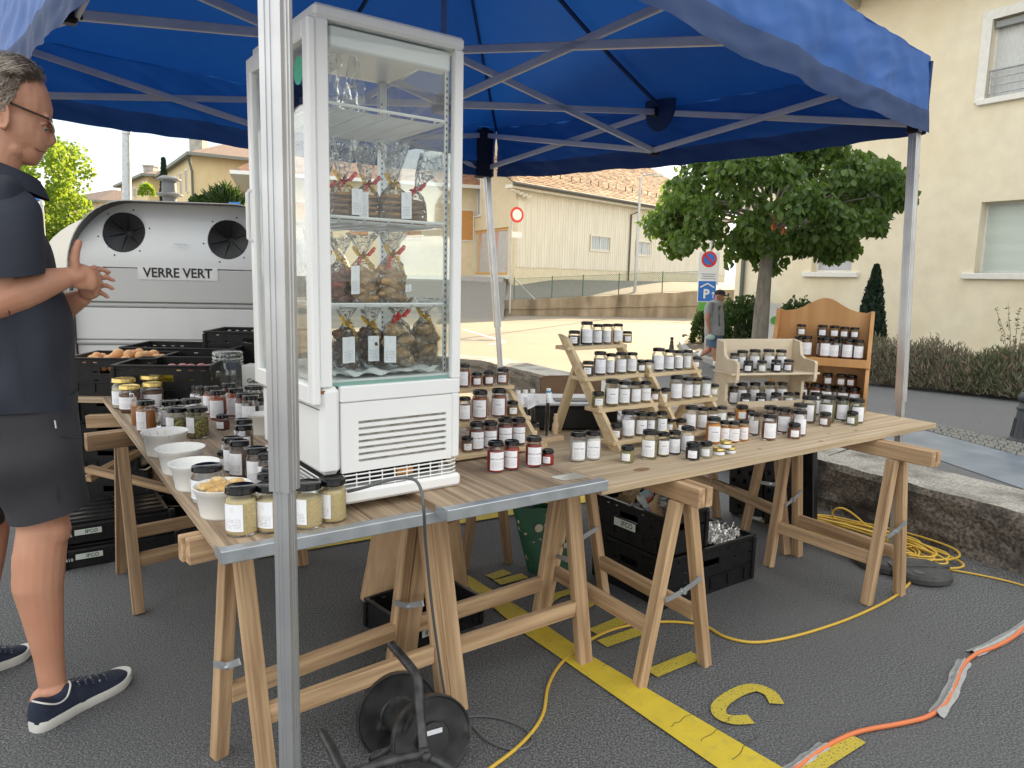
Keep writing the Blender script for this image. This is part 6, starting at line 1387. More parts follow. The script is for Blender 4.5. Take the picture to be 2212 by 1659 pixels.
# ================= THINGS ON THE LEFT TABLE =================
foam = mat('white_foam', (.86, .86, .84), .75, 0, (.83, .83, .81), 30)
def bowl(px, py, wpx, label, hs=1.0):
    """px, py: centre of the rim in the photograph, rim width in pixels"""
    R0 = .082; p = U(px, py, T1 + .085); d = (p - CAMP).dot(c_f); s = (wpx * d / F_) / (2 * R0); zr = T1 + .088 * s * hs; p = U(px, py, zr)
    t = thing('foam_bowl', label, 'bowl', (p.x, p.y, T1 + .0005), R_.uniform(0, 6), 'white foam bowls on the left table', s); h = .088 * hs
    b = MB(); b.lathe([(.054, .003), (.056, 0), (.060, 0), (.062, .006), (.072, h - .020), (.0745, h - .019), (.0795, h - .003), (R0, h), (.0795, h + .0005), (.0765, h - .002), (.070, h - .02), (.052, .008), (.001, .006)], 40, cap=(True, False)); b.build('shell', foam, t, 'all')
    return t, s, h
b1, s1, h1_ = bowl(356, 931, 96, 'white foam bowl holding toothpicks, behind two empty bowls')
pick = mat('toothpick_wood', (.45, .34, .2), .7)
for k in range(16):
    a = R_.uniform(0, 6.28); r0 = R_.uniform(.0, .03); b = MB(); p = Vector((r0 * math.cos(a), r0 * math.sin(a), .012)); q = Vector((.066 * math.cos(a + R_.uniform(-.8, .8)), .066 * math.sin(a), R_.uniform(.05, .088)))
    M_ = b1.matrix_basis; b.tube([p, q], .0009, 4)
    o = b.build('toothpick', pick); o.location = b1.location; o.scale = b1.scale; o.rotation_euler = b1.rotation_euler; tag(o, 'thin wooden toothpick leaning inside the white foam bowl', 'toothpick', 'toothpicks in the foam bowl')
bowl(390, 966, 102, 'empty white foam bowl between the toothpick bowl and the nearest empty bowl')
bowl(420, 998, 107, 'empty white foam bowl nearest to the biscuit bowl')
b4, s4, h4 = bowl(480, 1047, 124, 'white foam bowl filled with broken biscuits at the table corner')
biscm = mat('broken_biscuit', (.62, .42, .17), .9, 0, (.50, .28, .10), 22, detail=6, bump=.8, bscale=60, col3=(.70, .55, .30), scale3=40, lo3=.5, hi3=.6)
def lump(c, r, m, name, seed, T=None, rough=.35, parent=None, M=None, n=14):
    b = MB(); b.ball((0, 0, 0), (1, 1, 1), n)
    vs = []
    for v in b.v:
        q = Vector(v); k = 1 + rough * noise.noise(q * 1.4 + Vector((seed, seed * 2, 0))) + rough * .5 * noise.noise(q * 3.6 + Vector((seed, 0, 5))); vs.append(tuple(Vector((q.x * r[0] * k, q.y * r[1] * k, q.z * r[2] * k)) + Vector(c)))
    b.v = vs; return b.build(name, m, parent, 'all', None, M)
for k in range(9):
    a = k * .75; r = .0 if k == 0 else .040; c = b4.location + Vector((r * s4 * math.cos(a), r * s4 * math.sin(a), (.072 + .014 * (k % 2) + (.012 if k == 0 else 0)) * s4))
    tag(lump(c, (.024, .018, .013), biscm, 'biscuit_piece', k * 3.1), 'broken golden biscuit piece heaped in the nearest foam bowl', 'biscuit', 'broken biscuits in the foam bowl')
bowl(393, 882, 80, 'white foam bowl mostly hidden behind the camomile jars')
bowl(568, 893, 62, 'tall white foam cup against the left side of the fridge', 1.35)
# double wall glass cup
p = tl(216 + 635 * .1875, 725.9 + 1085 * .1875); d = (p - CAMP).dot(c_f); s = 290 * .1875 * d / F_ / .09
t = thing('drinking_glass', 'empty round double walled drinking glass in front of the orange jar', 'glass', p, 0, None, s)
b = MB(); b.lathe([(.026, 0), (.036, .012), (.044, .032), (.045, .048), (.040, .066), (.035, .076), (.033, .076), (.034, .062), (.030, .03), (.016, .016), (.001, .013)], 32); b.build('glass_body', glassm('thin_drinking_glass', (.94, .95, .96), 1.3, .01, base=.05), t, 'all')
# rectangular glass dish with nuts
p = U(348, 868, T1); t = thing('glass_dish', 'rectangular clear glass dish of dark nuts behind the drinking glass', 'dish', (p.x + .0, p.y + .10, T1), .25)
dg = glassm('thick_dish_glass', (.90, .95, .94), 1.4, .01, base=.06)
b = MB(); Lx, Ly, hh = .205, .14, .058
for sx in (-1, 1): b.box((sx * Lx / 2, 0, hh / 2), (.005, Ly, hh)); b.box((0, sx * Ly / 2, hh / 2), (Lx, .005, hh))
b.box((0, 0, .004), (Lx, Ly, .006)); b.build('glass_walls', dg, t)
b = MB()
for sx in (-1, 1): b.box((sx * (Lx / 2 + .005), 0, hh + .002), (.016, Ly + .03, .005), None, 0, .001); b.box((0, sx * (Ly / 2 + .005), hh + .0025), (Lx + .03, .016, .005), None, 0, .001)
b.build('glass_rim', dg, t)
nut = mat('dark_nut', (.13, .055, .035), .6, 0, (.20, .09, .05), 60, rand=True)
for k in range(60):
    c = Vector((R_.uniform(-.09, .09), R_.uniform(-.058, .058), .014 + R_.uniform(0, .016))); b = MB(); b.ball((0, 0, 0), (.011, .007, .007), 6); 
    o = put('nut', b.mesh('nut', nut, 'all'), None, Matrix.Translation(Vector((p.x, p.y + .10, T1)) + Matrix.Rotation(.25, 3, 'Z') @ c) @ Matrix.Rotation(R_.uniform(0, 6), 4, 'Z')); tag(o, 'dark brown nut lying in the rectangular glass dish', 'nut', 'dark nuts in the glass dish')
# spoon
q = tl(216 + 455 * .1875, 725.9 + 1040 * .1875); b = MB(); spn = thing('spoon', 'metal teaspoon standing in the open orange brown jar', 'spoon', (0, 0, 0))
b.tube(smooth_pts([D(292, 872, q.y + .0), D(288, 852, q.y), D(283, 851, q.y)], 4), [.0028] * 9, 6); b.build('handle', alu, spn); b = MB(); b.ball(D(282, 853, q.y), (.006, .003, .010), 8); b.build('handle_end', alu, spn)
# big clip-top jar
p = tl(495, 856); d = (p - CAMP).dot(c_f); s = 78 * d / F_ / .15; p.y += .0
t = thing('clip_top_jar', 'big empty clip top glass jar behind the orange jars', 'jar', p, -.3, None, s)
b = MB(); b.lathe([(.066, 0), (.074, .008), (.075, .10), (.070, .122), (.056, .142), (.054, .150), (.057, .152)], 32, cap=(True, False)); b.build('jar_body', glassm('old_jar_glass', (.90, .93, .92), 1.0, .02, .02, 9, body=(.55, .60, .58, .14), base=.05), t, 'all')
b = MB(); b.lathe([(.060, .150), (.061, .163), (.058, .165)], 32, cap=(False, False)); b.lathe([(.060, .168), (.060, .180), (.055, .186), (.001, .187)], 32, cap=(False, False)); b.build('glass_lid', MATS['old_jar_glass'], t, 'all')
b = MB(); b.tube([(.060 * math.cos(a / 16 * 6.283), .060 * math.sin(a / 16 * 6.283), .147) for a in range(16)], .0016, 5, closed=True)
b.tube([(-.012, -.058, .180), (-.014, -.066, .165), (-.010, -.070, .120), (0, -.071, .108), (.010, -.070, .120), (.014, -.066, .165), (.012, -.058, .180)], .0016, 5); b.build('wire_clip', galv, t)
b = MB(); P = [[(.0758 * math.sin(a), -.0758 * math.cos(a), z) for z in (.02, .105)] for a in [-1.45 + .04 * i for i in range(10)]]; b.grid(P); b.build('paper_label', lblm, t, uv=lambda co: ((math.atan2(co.x, -co.y) + 1.45) / .36, (co.z - .02) / .085))
# printed white carton behind
p = D(560, 868, 3.55); t = thing('printed_carton', 'white carton with handwritten style lettering behind the left jars', 'carton', (p.x - .04, 3.62, T1), -.05)
b = MB(); b.box((.06, .05, .085), (.26, .10, .17), None, 0, .002); b.build('box', mat('white_card', (.66, .66, .64), .8), t)
text_on('lettering', 'Geschmack', .034, ink, (.035, -.0015, .095), (1, 0, .05), (-.1, 0, 1), t, bold=.0008); text_on('lettering', 'Natur', .034, ink, (.035, -.0015, .060), (1, 0, .05), (-.1, 0, 1), t, bold=.0008)
# ================= VANILLA RACK, BLACK CASE, PAPERS =================
rk = thing('test_tube_rack', 'wooden rack of glass tubes holding black vanilla pods with paper tags', 'rack', (0, 0, 0))
r0 = U(1190, 948, T3); r1 = U(1228, 950, T3); rz_ = T3; RD = A
o_ = U(1208, 952, T3) + B * .02
Lr = .24; q0 = o_ - A * Lr
turn = mat('turned_beech', (.58, .43, .28), .5)
barpart('base', q0 + Z * .010, o_ + A * .02 + Z * .010, .055, .02, turn, rk); hz_t = .128
slab = MB(); T_, Ln_ = frame(q0 + Z * (.098), o_ + A * .02 + Z * .098)
slab.box((Ln_ / 2, 0, 0), (Ln_, .045, .006)); slab.build('upper_plate', turn, rk)
for s in (.005, Lr - .005):
    b = MB(); b.lathe([(.008, .02), (.012, .028), (.009, .036), (.013, .05), (.0135, .062), (.008, .078), (.011, .088), (.007, .101), (.009, .106), (.001, .108)], 14, Matrix.Translation(q0 + A * s)); b.build('turned_column', turn, rk, 'all')
pod = mat('vanilla_pod', (.012, .009, .008), .4)
tagm = mat('cream_tag', (.66, .65, .66), .8); bluet = mat('blue_tape', (.03, .32, .55), .5)
for k, s in enumerate((.018, .053, .088, .123, .190)):
    c = q0 + A * s; lean = Vector((R_.uniform(-.006, .006), R_.uniform(-.006, .006), 0)); tt = thing('glass_tube', f"glass tube of black vanilla pods, {['leftmost', 'second', 'third', 'fourth', 'rightmost'][k]} in the wooden rack", 'tube', c + Z * .0); G_ = 'glass tubes in the wooden rack'; tt['group'] = G_
    b = MB(); b.tube([Vector((0, 0, .021)), Vector((0, 0, .205)) + lean], .0085, 12, cap=False); b.build('tube_wall', jglass, tt, 'all')
    for j in range(4): b = MB(); a = j * 1.57; b.tube([Vector((.003 * math.cos(a), .003 * math.sin(a), .023)), Vector((.004 * math.cos(a + .6), .004 * math.sin(a + .6), .11)), Vector((.003 * math.cos(a), .003 * math.sin(a), .165 + .008 * j)) + lean], .0022, 5); b.build('vanilla_pod', pod, tt)
    b = MB(); b.lathe([(.0095, .200), (.0095, .213), (.001, .2135)], 12, Matrix.Translation(lean)); b.build('stopper', MATS['sign_white'], tt)
    if k in (0, 4): b = MB(); b.lathe([(.0098, .196), (.0098, .205)], 12, Matrix.Translation(lean), cap=(False, False)); b.build('blue_band', bluet, tt)
    for j in range(1 if k == 4 else 2):
        P = []; vv = (CAMP - c); vv.z = 0; vv.normalize(); sx = Vector((-vv.y, vv.x, 0)) * -1; ang = R_.uniform(-.5, .5)
        cc_ = Vector((0, 0, .178 - .012 * j)) + vv * (.012 + .004 * j) + sx * (R_.uniform(-.012, .012) + (.012 if j else 0)); ux = sx * math.cos(ang) + Z * math.sin(ang); uy = -sx * math.sin(ang) + Z * math.cos(ang); b = MB()
        if k == 4: ux, uy = ux * .45, uy
        b.grid([[cc_ + ux * .052 * (i / 5 - .5) + uy * .040 * (q / 4 - .5) + vv * .006 * math.sin(i * 1.1 + k) for q in range(5)] for i in range(6)]); me = b.mesh('paper_tag', lblm, 'all'); ul = me.uv_layers.new(name='UVMap')
        for lp in me.loops: ul.data[lp.index].uv = ((lp.vertex_index // 5) / 5, (lp.vertex_index % 5) / 4)
        put('paper_tag', me, tt)
p = U(1108, 955, T3); c = D(1160, 930, 3.22); cs = thing('black_case', 'flat black case with a white top behind the vanilla rack', 'case', (c.x - .02, 3.0, T3), .10)
b = MB(); b.box((.16, .16, .055), (.40, .30, .10), None, 0, .01); b.build('body', blk, cs)
b = MB(); b.box((.14, .16, .111), (.36, .26, .010), None, 0, .003); b.build('white_top', mat('white_plastic', (.70, .72, .73), .3), cs); b = MB(); b.box((.18, .12, .1175), (.16, .08, .003)); b.build('dark_inlay', blk, cs)
# wooden chair behind
chp = D(1232, 860, 4.35); ch = thing('wooden_chair', 'old brown wooden chair standing behind the tall stepped stand', 'chair', (chp.x, 4.35, 0), .2)
chm = mat('varnished_brown_chair_wood', (.20, .12, .07), .45, 0, (.26, .16, .09), 5, stretch=(1, 1, 6))
b = MB(); zt2 = D(1232, 812, 4.35).z
P = [[(-.19 + .38 * i / 12, .03 * math.cos((i / 12 - .5) * 3), zt2 - .115 + .115 * j / 4 - (.012 if j == 4 and i in (0, 12) else 0)) for j in range(5)] for i in range(13)]
b.grid(P); b.grid([[(x, y - .012, z) for x, y, z in r] for r in P], flip=True); b.build('back_board', chm, ch, True)
for s in (-.17, .17): barpart('rear_leg', (s, .0, 0), (s, .02, zt2 - .03), .03, .035, chm, ch); barpart('front_leg', (s, -.38, 0), (s, -.36, .43), .035, .035, chm, ch)
b = MB(); b.box((0, -.19, .44), (.40, .40, .025), None, 0, .01); b.build('seat', chm, ch)
for s in (-.17, .17): barpart('side_stretcher', (s, -.37, .2), (s, 0, .2), .02, .025, chm, ch)
# small silver card + sheets of paper
pl_ = [(1188, 1030), (1240, 1021), (1270, 1030), (1215, 1037)]
b = MB(); vs = [U(x, y, T2 + .0035) for x, y in pl_]; b.add(vs + [v - Z * .0025 for v in vs], [(0, 1, 2, 3)[::-1], (4, 5, 6, 7), (0, 1, 5, 4), (1, 2, 6, 5), (2, 3, 7, 6), (3, 0, 4, 7)])
b.v = [tuple(v) for v in b.v]; tag(b.build('metal_plate', mat('brushed_silver_plate', (.55, .55, .50), .3, .6)), 'small silver plate lying near the metal table edge', 'plate')
for (x, y, lab) in ((1320, 915, 'white printed sheet lying between the two stepped stands'), (1395, 815, 'white booklet lying behind the three step stand')):
    c = D(x, y, 3.1); b = MB(); q = U(x, y, T3 + .004) if y > 900 else U(x, 905, T3 + .004)
    b.box((q.x, q.y + .12, T3 + .003), (.21, .15, .004), None, 0, .001); tag(b.build('paper_sheet', pure), lab, 'paper')
for k in range(4):
    q = U(1290, 935, T3); b = MB(); b.box((0, 0, 0), (.26, .19, .003), Matrix.Translation((q.x - .05 + .008 * k, q.y + .18, T3 + .006 + .005 * k)) @ Matrix.Rotation(.3 + .05 * k, 4, 'Z')); tag(b.build('magazine', MATS['newspaper']), 'thin magazine in the pile behind the vanilla rack', 'magazine', 'magazines piled behind the vanilla rack')
# ================= BAGS IN THE FRIDGE =================
a_, b_ = Vector((math.cos(FY), math.sin(FY), 0)), Vector((-math.sin(FY), math.cos(FY), 0))
def infr(px, py, back):
    q = onplane(px, py, FN + b_ * back, b_); v = q - FN; return v.dot(a_)
gold = mat('gold_ribbon', (.55, .34, .05), .3, .3); redr = mat('red_ribbon', (.62, .03, .03), .3); tagw = lblm
cell = glassm('cellophane', (.97, .975, .97), 1.0, .07, .9, 42, body=(.8, .8, .8, .03), base=.02)
cookb = mat('dark_biscuit', (.34, .18, .08), .9, 0, (.46, .28, .13), 30, detail=6, bump=.6, bscale=70); cookt = mat('pale_biscuit', (.70, .48, .26), .9, 0, (.56, .35, .16), 26, detail=6, bump=.7, bscale=70, col3=(.2, .1, .04), scale3=34, lo3=.6, hi3=.66)
cookp = mat('reddish_meringue', (.40, .19, .14), .9, 0, (.27, .09, .08), 24, bump=.7, bscale=60); cookc = mat('chocolate_cluster', (.10, .045, .025), .7, 0, (.16, .08, .045), 30, bump=.8, bscale=60); cookn = mat('nut_brittle', (.50, .37, .22), .85, 0, (.26, .16, .09), 70, detail=4, bump=.9, bscale=90, col3=(.55, .5, .4), scale3=50, lo3=.56, hi3=.6)
def bag(x, y, z, kind, ribs, tagpos, label, s=1., htop=.235, lean=0.):
    t = thing('gift_bag', label, 'bag', FN + a_ * x + b_ * y + Z * z, FY + R_.uniform(-.3, .3), 'cellophane bags in the display fridge', s); sd = R_.uniform(0, 99)
    if kind == 'stack':
        for k in range(5): o = lump((R_.uniform(-.003, .003), R_.uniform(-.003, .003), .010 + k * .0165), (.040, .036, .0095), cookb, 'biscuit', sd + k, None, .12, t, n=16)
        hb = .092
    elif kind == 'cookie':
        for k in range(6): o = lump(((-1) ** k * .014, .006 * (k % 3 - 1), .018 + .017 * k), (.033, .026, .016), cookt, 'biscuit', sd + k, None, .25, t)
        hb = .118
    elif kind == 'pink':
        for k in range(7): o = lump(((-1) ** k * .016, .010 * (k % 3 - 1), .018 + .014 * k), (.026, .024, .017), cookp, 'meringue', sd + k, None, .3, t)
        hb = .112
    elif kind == 'choc':
        for k in range(8): o = lump((.018 * math.cos(k * 2.2), .014 * math.sin(k * 2.2), .018 + .012 * k), (.025, .022, .017), cookc, 'chocolate_cluster', sd + k, None, .5, t)
        hb = .105
    else:
        for k in range(8): o = lump((.017 * math.cos(k * 2.4), .013 * math.sin(k * 2.4), .020 + .012 * k), (.032, .027, .020), cookn, 'nut_brittle_piece', sd + k, None, .4, t)
        hb = .115
    n = 40; prof = [(.036, 0), (.044, .006), (.0455, hb * .4), (.043, hb * .8), (.034, hb * 1.02), (.016, hb * 1.18), (.0085, hb * 1.27), (.010, hb * 1.32), (.024, hb * 1.32 + (htop - hb * 1.32) * .4), (.036, hb * 1.32 + (htop - hb * 1.32) * .75), (.046, htop)]
    prof2 = []
    for i in range(len(prof) - 1):
        for q in range(3): prof2.append((prof[i][0] + (prof[i + 1][0] - prof[i][0]) * q / 3, prof[i][1] + (prof[i + 1][1] - prof[i][1]) * q / 3))
    prof2.append(prof[-1]); b = MB(); rows = []
    for (r, zz) in prof2:
        rw = []
        for k in range(n + 1):
            a = 2 * math.pi * (k % n) / n; u = zz / hb
            amp = .05 if u < 1 else (.35 if u > 1.33 else .2)
            q = Vector((math.cos(a) * 1.7, math.sin(a) * 1.7, zz * 9 + sd)); w = 1 + amp * noise.noise(q * 1.6) + amp * .7 * noise.noise(q * 4.2) + (.12 * math.cos(a * 7 + sd) if u > 1.33 else 0)
            flat = .78 if u < 1 else (.78 if u < 1.3 else .55)
            rw.append((r * w * math.cos(a) + lean * max(0, zz - hb), r * w * flat * math.sin(a), zz + (.012 * noise.noise(Vector((a * 2, sd, 1))) if u > 1.8 else 0)))
        rows.append(rw)
    b.grid(rows); b.build('cellophane_film', cell, t, 'all')
    zn = hb * 1.27
    for rc in ribs:
        rm = gold if rc == 'g' else redr; b = MB(); sg = -1 if rc == 'g' else 1
        b.tube([(.011 * math.cos(k * .7), .011 * math.sin(k * .7), zn) for k in range(9)], .003, 5, closed=True)
        for side in (-1, 1):
            P = []
            for k in range(26):
                u = k / 25; P.append(((.010 + .004 * side * sg) * side + side * .018 * u + .006 * math.cos(k * 1.15), -.012 - .010 * u + .006 * math.sin(k * 1.15), zn + (.022 if side * sg > 0 else -.045) * u + .004 * math.sin(k * 1.15)))
            b.grid([[Vector(q) + Vector((0, 0, -.0028)), Vector(q) + Vector((.001, 0, .0028))] for q in P])
        for k in range(4): aa = k * 1.57; b.tube([(0, -.012, zn), (.012 * math.cos(aa), -.020, zn + .012 * math.sin(aa)), (.004 * math.cos(aa + .8), -.014, zn + .012 * math.sin(aa + .8)), (0, -.012, zn)], .0022, 4)
        b.build('curled_ribbon', rm, t)
    if tagpos is not None:
        tx, tz, tw, th_, ta = tagpos; b = MB(); P = [[(tx + tw * (i / 6 - .5) * math.cos(ta) + .0, -.040 - .003 * math.sin(i), tz + th_ * (j / 6 - .5) + tw * (i / 6 - .5) * math.sin(ta)) for j in range(7)] for i in range(7)]
        b.grid(P); me = b.mesh('printed_tag', tagw, 'all'); ul = me.uv_layers.new(name='UVMap')
        for lp in me.loops: ul.data[lp.index].uv = ((lp.vertex_index // 7) / 6, (lp.vertex_index % 7) / 6)
        put('printed_tag', me, t)
zs = SH; zf = z0 + .030
TG = lambda tx, tz, ta=.0, w=.032, h=.075: (tx, tz, w, h, ta)
bag(infr(742, 474, .13), .13, zs[1], 'stack', 'gr', TG(.030, .055), 'bag of stacked dark biscuits with gold curl, left on the top filled shelf', .92)
bag(infr(793, 474, .15), .15, zs[1], 'stack', 'gr', TG(-.034, .05), 'bag of stacked dark biscuits with red bow and long gold curl', .92)
bag(infr(850, 478, .11), .11, zs[1], 'stack', 'g', TG(.026, .052, .05), 'bag of stacked dark biscuits in the middle with gold bow and white tag', .95)
bag(infr(893, 478, .17), .17, zs[1], 'stack', 'r', None, 'rightmost bag of stacked dark biscuits with a red bow', .9, lean=.5)
bag(infr(700, 470, .30), .30, zs[1], 'stack', 'r', TG(0, .05), 'bag of dark biscuits behind the fridge door glass with red ribbon', .9)
bag(infr(735, 655, .14), .14, zs[0], 'pink', 'g', None, 'bag of reddish meringues at the left of the middle shelf', .86, .215)
bag(infr(784, 652, .12), .12, zs[0], 'cookie', 'rg', TG(-.030, .075, .08, .026, .085), 'bag of pale biscuits with red ribbon and long white tag', .90, .215)
bag(infr(846, 650, .11), .11, zs[0], 'cookie', 'rg', TG(.036, .05, .1, .020, .022), 'bag of pale biscuits with red ribbon and small price tag', .95, .215)
bag(infr(690, 650, .32), .32, zs[0], 'choc', 'r', None, 'bag of dark chocolate clusters behind the door glass', .95, .215)
bag(infr(748, 800, .12), .12, zf, 'choc', 'g', TG(-.020, .060, .0, .044, .075), 'bag of chocolate clusters with large label at bottom left', .95, .20)
bag(infr(803, 806, .14), .14, zf, 'choc', 'g', TG(.0, .060, .0, .034, .078), 'bag of chocolate clusters with label at bottom centre', .92, .20)
bag(infr(858, 808, .10), .10, zf, 'nut', 'r', TG(-.028, .055, -.05, .034, .075), 'bag of nut brittle with red ribbon on the fridge floor', 1.0, .20)
bag(infr(915, 800, .14), .14, zf, 'nut', 'g', None, 'rightmost bag of nut brittle on the fridge floor', .98, .20)
soft_film = glassm('soft_cellophane', (.95, .955, .955), 1.0, .12, .35, 14, body=(.8, .82, .84, .12), base=.03)
# empty film bags on the highest shelf
for k, (px, bk_) in enumerate(((725, .14), (765, .22))):
    x = infr(px, 240, bk_); c = FN + a_ * x + b_ * bk_ + Z * (zs[2] + .002); b = MB(); P = []
    P = [[c + a_ * (.035 * (1 - j / 16) + .008) * (i / 8 - .5) * 2.2 + Z * .19 * j / 16 + b_ * (.02 * noise.noise(Vector((i * .7, j * .5, k * 7))) + .012 * math.sin(i * 1.3)) for j in range(17)] for i in range(9)]
    b.grid(P); tag(b.build('empty_film_bag', soft_film, None, 'all'), ['empty crumpled cellophane bag on the highest fridge shelf, left one', 'empty crumpled cellophane bag on the highest fridge shelf, rear one'][k], 'bag', 'empty cellophane bags in the fridge')
# ================= CABLE REEL, CABLES, BAGS ON THE GROUND =================
rp_ = D(900, 1560, 1.80)
rl = thing('cable_reel', 'empty black cable drum with tubular stand lying under the tables', 'cable reel', (0, 0, 0))
blr = mat('scuffed_black_drum', (.015, .015, .016), .35, 0, (.035, .035, .036), 18, detail=8, bump=.1, col3=(.07, .07, .07), scale3=14, lo3=.62, hi3=.72)
def wheel(c, ax, r, w, name, rin=.0):
    ax = ax.normalized(); T, _ = frame(c, c + ax); T = T @ Matrix.Rotation(math.pi / 2, 4, 'Y')
    b = MB(); b.lathe([(rin + .001, w * .35), (r * .42, w * .35), (r * .45, w * .15), (r * .70, w * .10), (r * .93, w * .2), (r * .97, w * .5), (r, w * .5), (r, -w * .5), (r * .95, -w * .5), (r * .70, -w * .2), (r * .4, -w * .2), (rin + .001, -w * .2)], 48, T, cap=(True, True)); return b.build(name, blr, rl, True)
cA, cB = D(860, 1545, 2.00), D(932, 1592, 1.86); axv = (cB - cA); axv = Vector((.45, -.87, .22))
wheel(cA, axv, .126, .022, 'drum_flange'); wheel(cB, axv, .116, .022, 'drum_flange')
b = MB(); b.tube([cA, cA.lerp(cB, .5), cB], .05, 20); b.build('drum_core', blr, rl, True)
vA = axv.normalized(); T, _ = frame(cB + vA * .014, cB + vA * .05); T = T @ Matrix.Rotation(math.pi / 2, 4, 'Y'); b = MB(); b.lathe([(.045, 0), (.045, .004), (.02, .006), (.001, .006)], 20, T); b.build('hub_disc', blkm, rl, True)
sd_ = vA.cross(Z).normalized(); b = MB(); b.box((0, 0, 0), (.05, .014, .002), Matrix(((-sd_.x, Z.x, vA.x, 0), (-sd_.y, Z.y, vA.y, 0), (-sd_.z, Z.z, vA.z, 0), (0, 0, 0, 1))).to_4x4()); 
b.v = [tuple(Vector(v) + cB + vA * .018 + Z * .022) for v in b.v]; b.build('inventory_sticker', pure, rl)
tub = mat('worn_black_tube', (.02, .02, .021), .4, .3, (.06, .06, .062), 25, detail=6)
J = D(916, 1629, 1.66); b = MB(); b.tube(smooth_pts([D(845, 1392, 1.90), D(882, 1435, 1.84), D(902, 1468, 1.80), D(907, 1530, 1.74), J], 6), .0125, 12); b.build('stand_tube', tub, rl, 'all')
b = MB(); b.tube(smooth_pts([J, D(840, 1645, 1.62), D(770, 1668, 1.60), D(742, 1668, 1.60), D(718, 1622, 1.66), D(696, 1582, 1.72)], 6), .0125, 12); b.build('stand_tube', tub, rl, 'all')
b = MB(); b.tube(smooth_pts([J, D(960, 1652, 1.63), D(1010, 1690, 1.6)], 5), .0125, 12); b.build('stand_tube', tub, rl, 'all')
b = MB(); b.ball(J, .019, 12); b.tube([J, J + vA * .03], .012, 10); b.build('tube_joint', tub, rl, 'all')
b = MB(); b.tube(smooth_pts([D(900, 1465, 1.80), D(893, 1540, 1.82), D(850, 1610, 1.84), D(800, 1640, 1.86)], 5), .008, 8); b.build('curved_brace', tub, rl, 'all')
def cable(name, label, pts, r, m, cat='cable', n=7):
    t = MB(); t.tube(smooth_pts(pts, n), r, 8); o = t.build(name, m, None, 'all'); tag(o, label, cat); return o
g = lambda pl, z=.006: [U(x, y, z) for x, y in pl]
cable('grey_cable', 'thin grey cable looping on the asphalt right of the cable reel', g([(985, 1555), (1030, 1547), (1080, 1552), (1130, 1572), (1150, 1597), (1135, 1615), (1095, 1617), (1050, 1598), (1020, 1568), (1005, 1560)], .006), .0038, cbl)
yc_ = mat('yellow_cable_sheath', (.58, .37, .045), .45)
cable('yellow_cable', 'yellow extension cable snaking past the trestle feet to the coil', g([(1000, 1700), (1060, 1659), (1130, 1603), (1172, 1545), (1185, 1480), (1215, 1430), (1270, 1385), (1340, 1355), (1430, 1343), (1515, 1350), (1565, 1375), (1620, 1387), (1680, 1382), (1760, 1362), (1850, 1330), (1930, 1290), (1968, 1255), (1972, 1228), (1955, 1205), (1925, 1190)], .007), .0058, yc_)
cable('yellow_cable', 'yellow cable end running from the coil to the right picture edge', g([(1900, 1215), (1990, 1222), (2060, 1232), (2140, 1247), (2212, 1265), (2320, 1300)], .007), .0045, yc_)
coil = thing('cable_coil', 'loose heap of yellow extension cable beside the concrete parapet', 'cable coil', (0, 0, 0)); cc_ = U(1840, 1172, 0)
b = MB(); pts = []; ang = 0
for k in range(230):
    ang += .36; lap = int(ang / 6.283); rr_ = random.Random(lap); ox, oy, ra, rb_ = rr_.uniform(-.10, .10), rr_.uniform(-.08, .08), rr_.uniform(.26, .56), rr_.uniform(.12, .27); th = -.75 + rr_.uniform(-.25, .25)
    f = (ang % 6.283) / 6.283; r2 = random.Random(lap + 1); ox2, oy2, ra2, rb2, th2 = r2.uniform(-.10, .10), r2.uniform(-.08, .08), r2.uniform(.26, .56), r2.uniform(.12, .27), -.75 + r2.uniform(-.25, .25)
    mx = lambda a, c: a + (c - a) * f
    x, y = mx(ra, ra2) * math.cos(ang), mx(rb_, rb2) * math.sin(ang); t_ = mx(th, th2); pts.append(cc_ + Vector((x * math.cos(t_) - y * math.sin(t_) + mx(ox, ox2), x * math.sin(t_) + y * math.cos(t_) + mx(oy, oy2), .008 + .0035 * (lap % 9) + .02 * abs(math.sin(ang * .37)))))
b.tube(smooth_pts(pts, 3), .0056, 6); b.build('coiled_cable', yc_, coil, 'all')
b = MB(); b.tube(smooth_pts([cc_ + Vector((-.2, .1, .02)), D(1822, 1150, 4.0), D(1798, 1110, 4.05), D(1820, 1098, 4.0), D(1860, 1125, 3.95), D(1905, 1180, 3.85), U(1925, 1200, .02)], 8), .0056, 6); b.build('raised_loop', yc_, coil, 'all')
org = mat('orange_hose_rubber', (.62, .17, .06), .5)
cable('orange_cable', 'thick orange cable taped to the asphalt at the bottom right', g([(1650, 1720), (1720, 1659), (1775, 1618), (1850, 1582), (1950, 1562), (2005, 1547), (2040, 1520), (2062, 1480), (2080, 1438), (2110, 1412), (2150, 1397), (2190, 1375), (2230, 1340), (2290, 1310)], .009), .0075, org, 'cable')
tapem = mat('clear_grey_tape', (.30, .31, .31), .3, 0, (.36, .37, .37), 30, bump=.8, bscale=35)
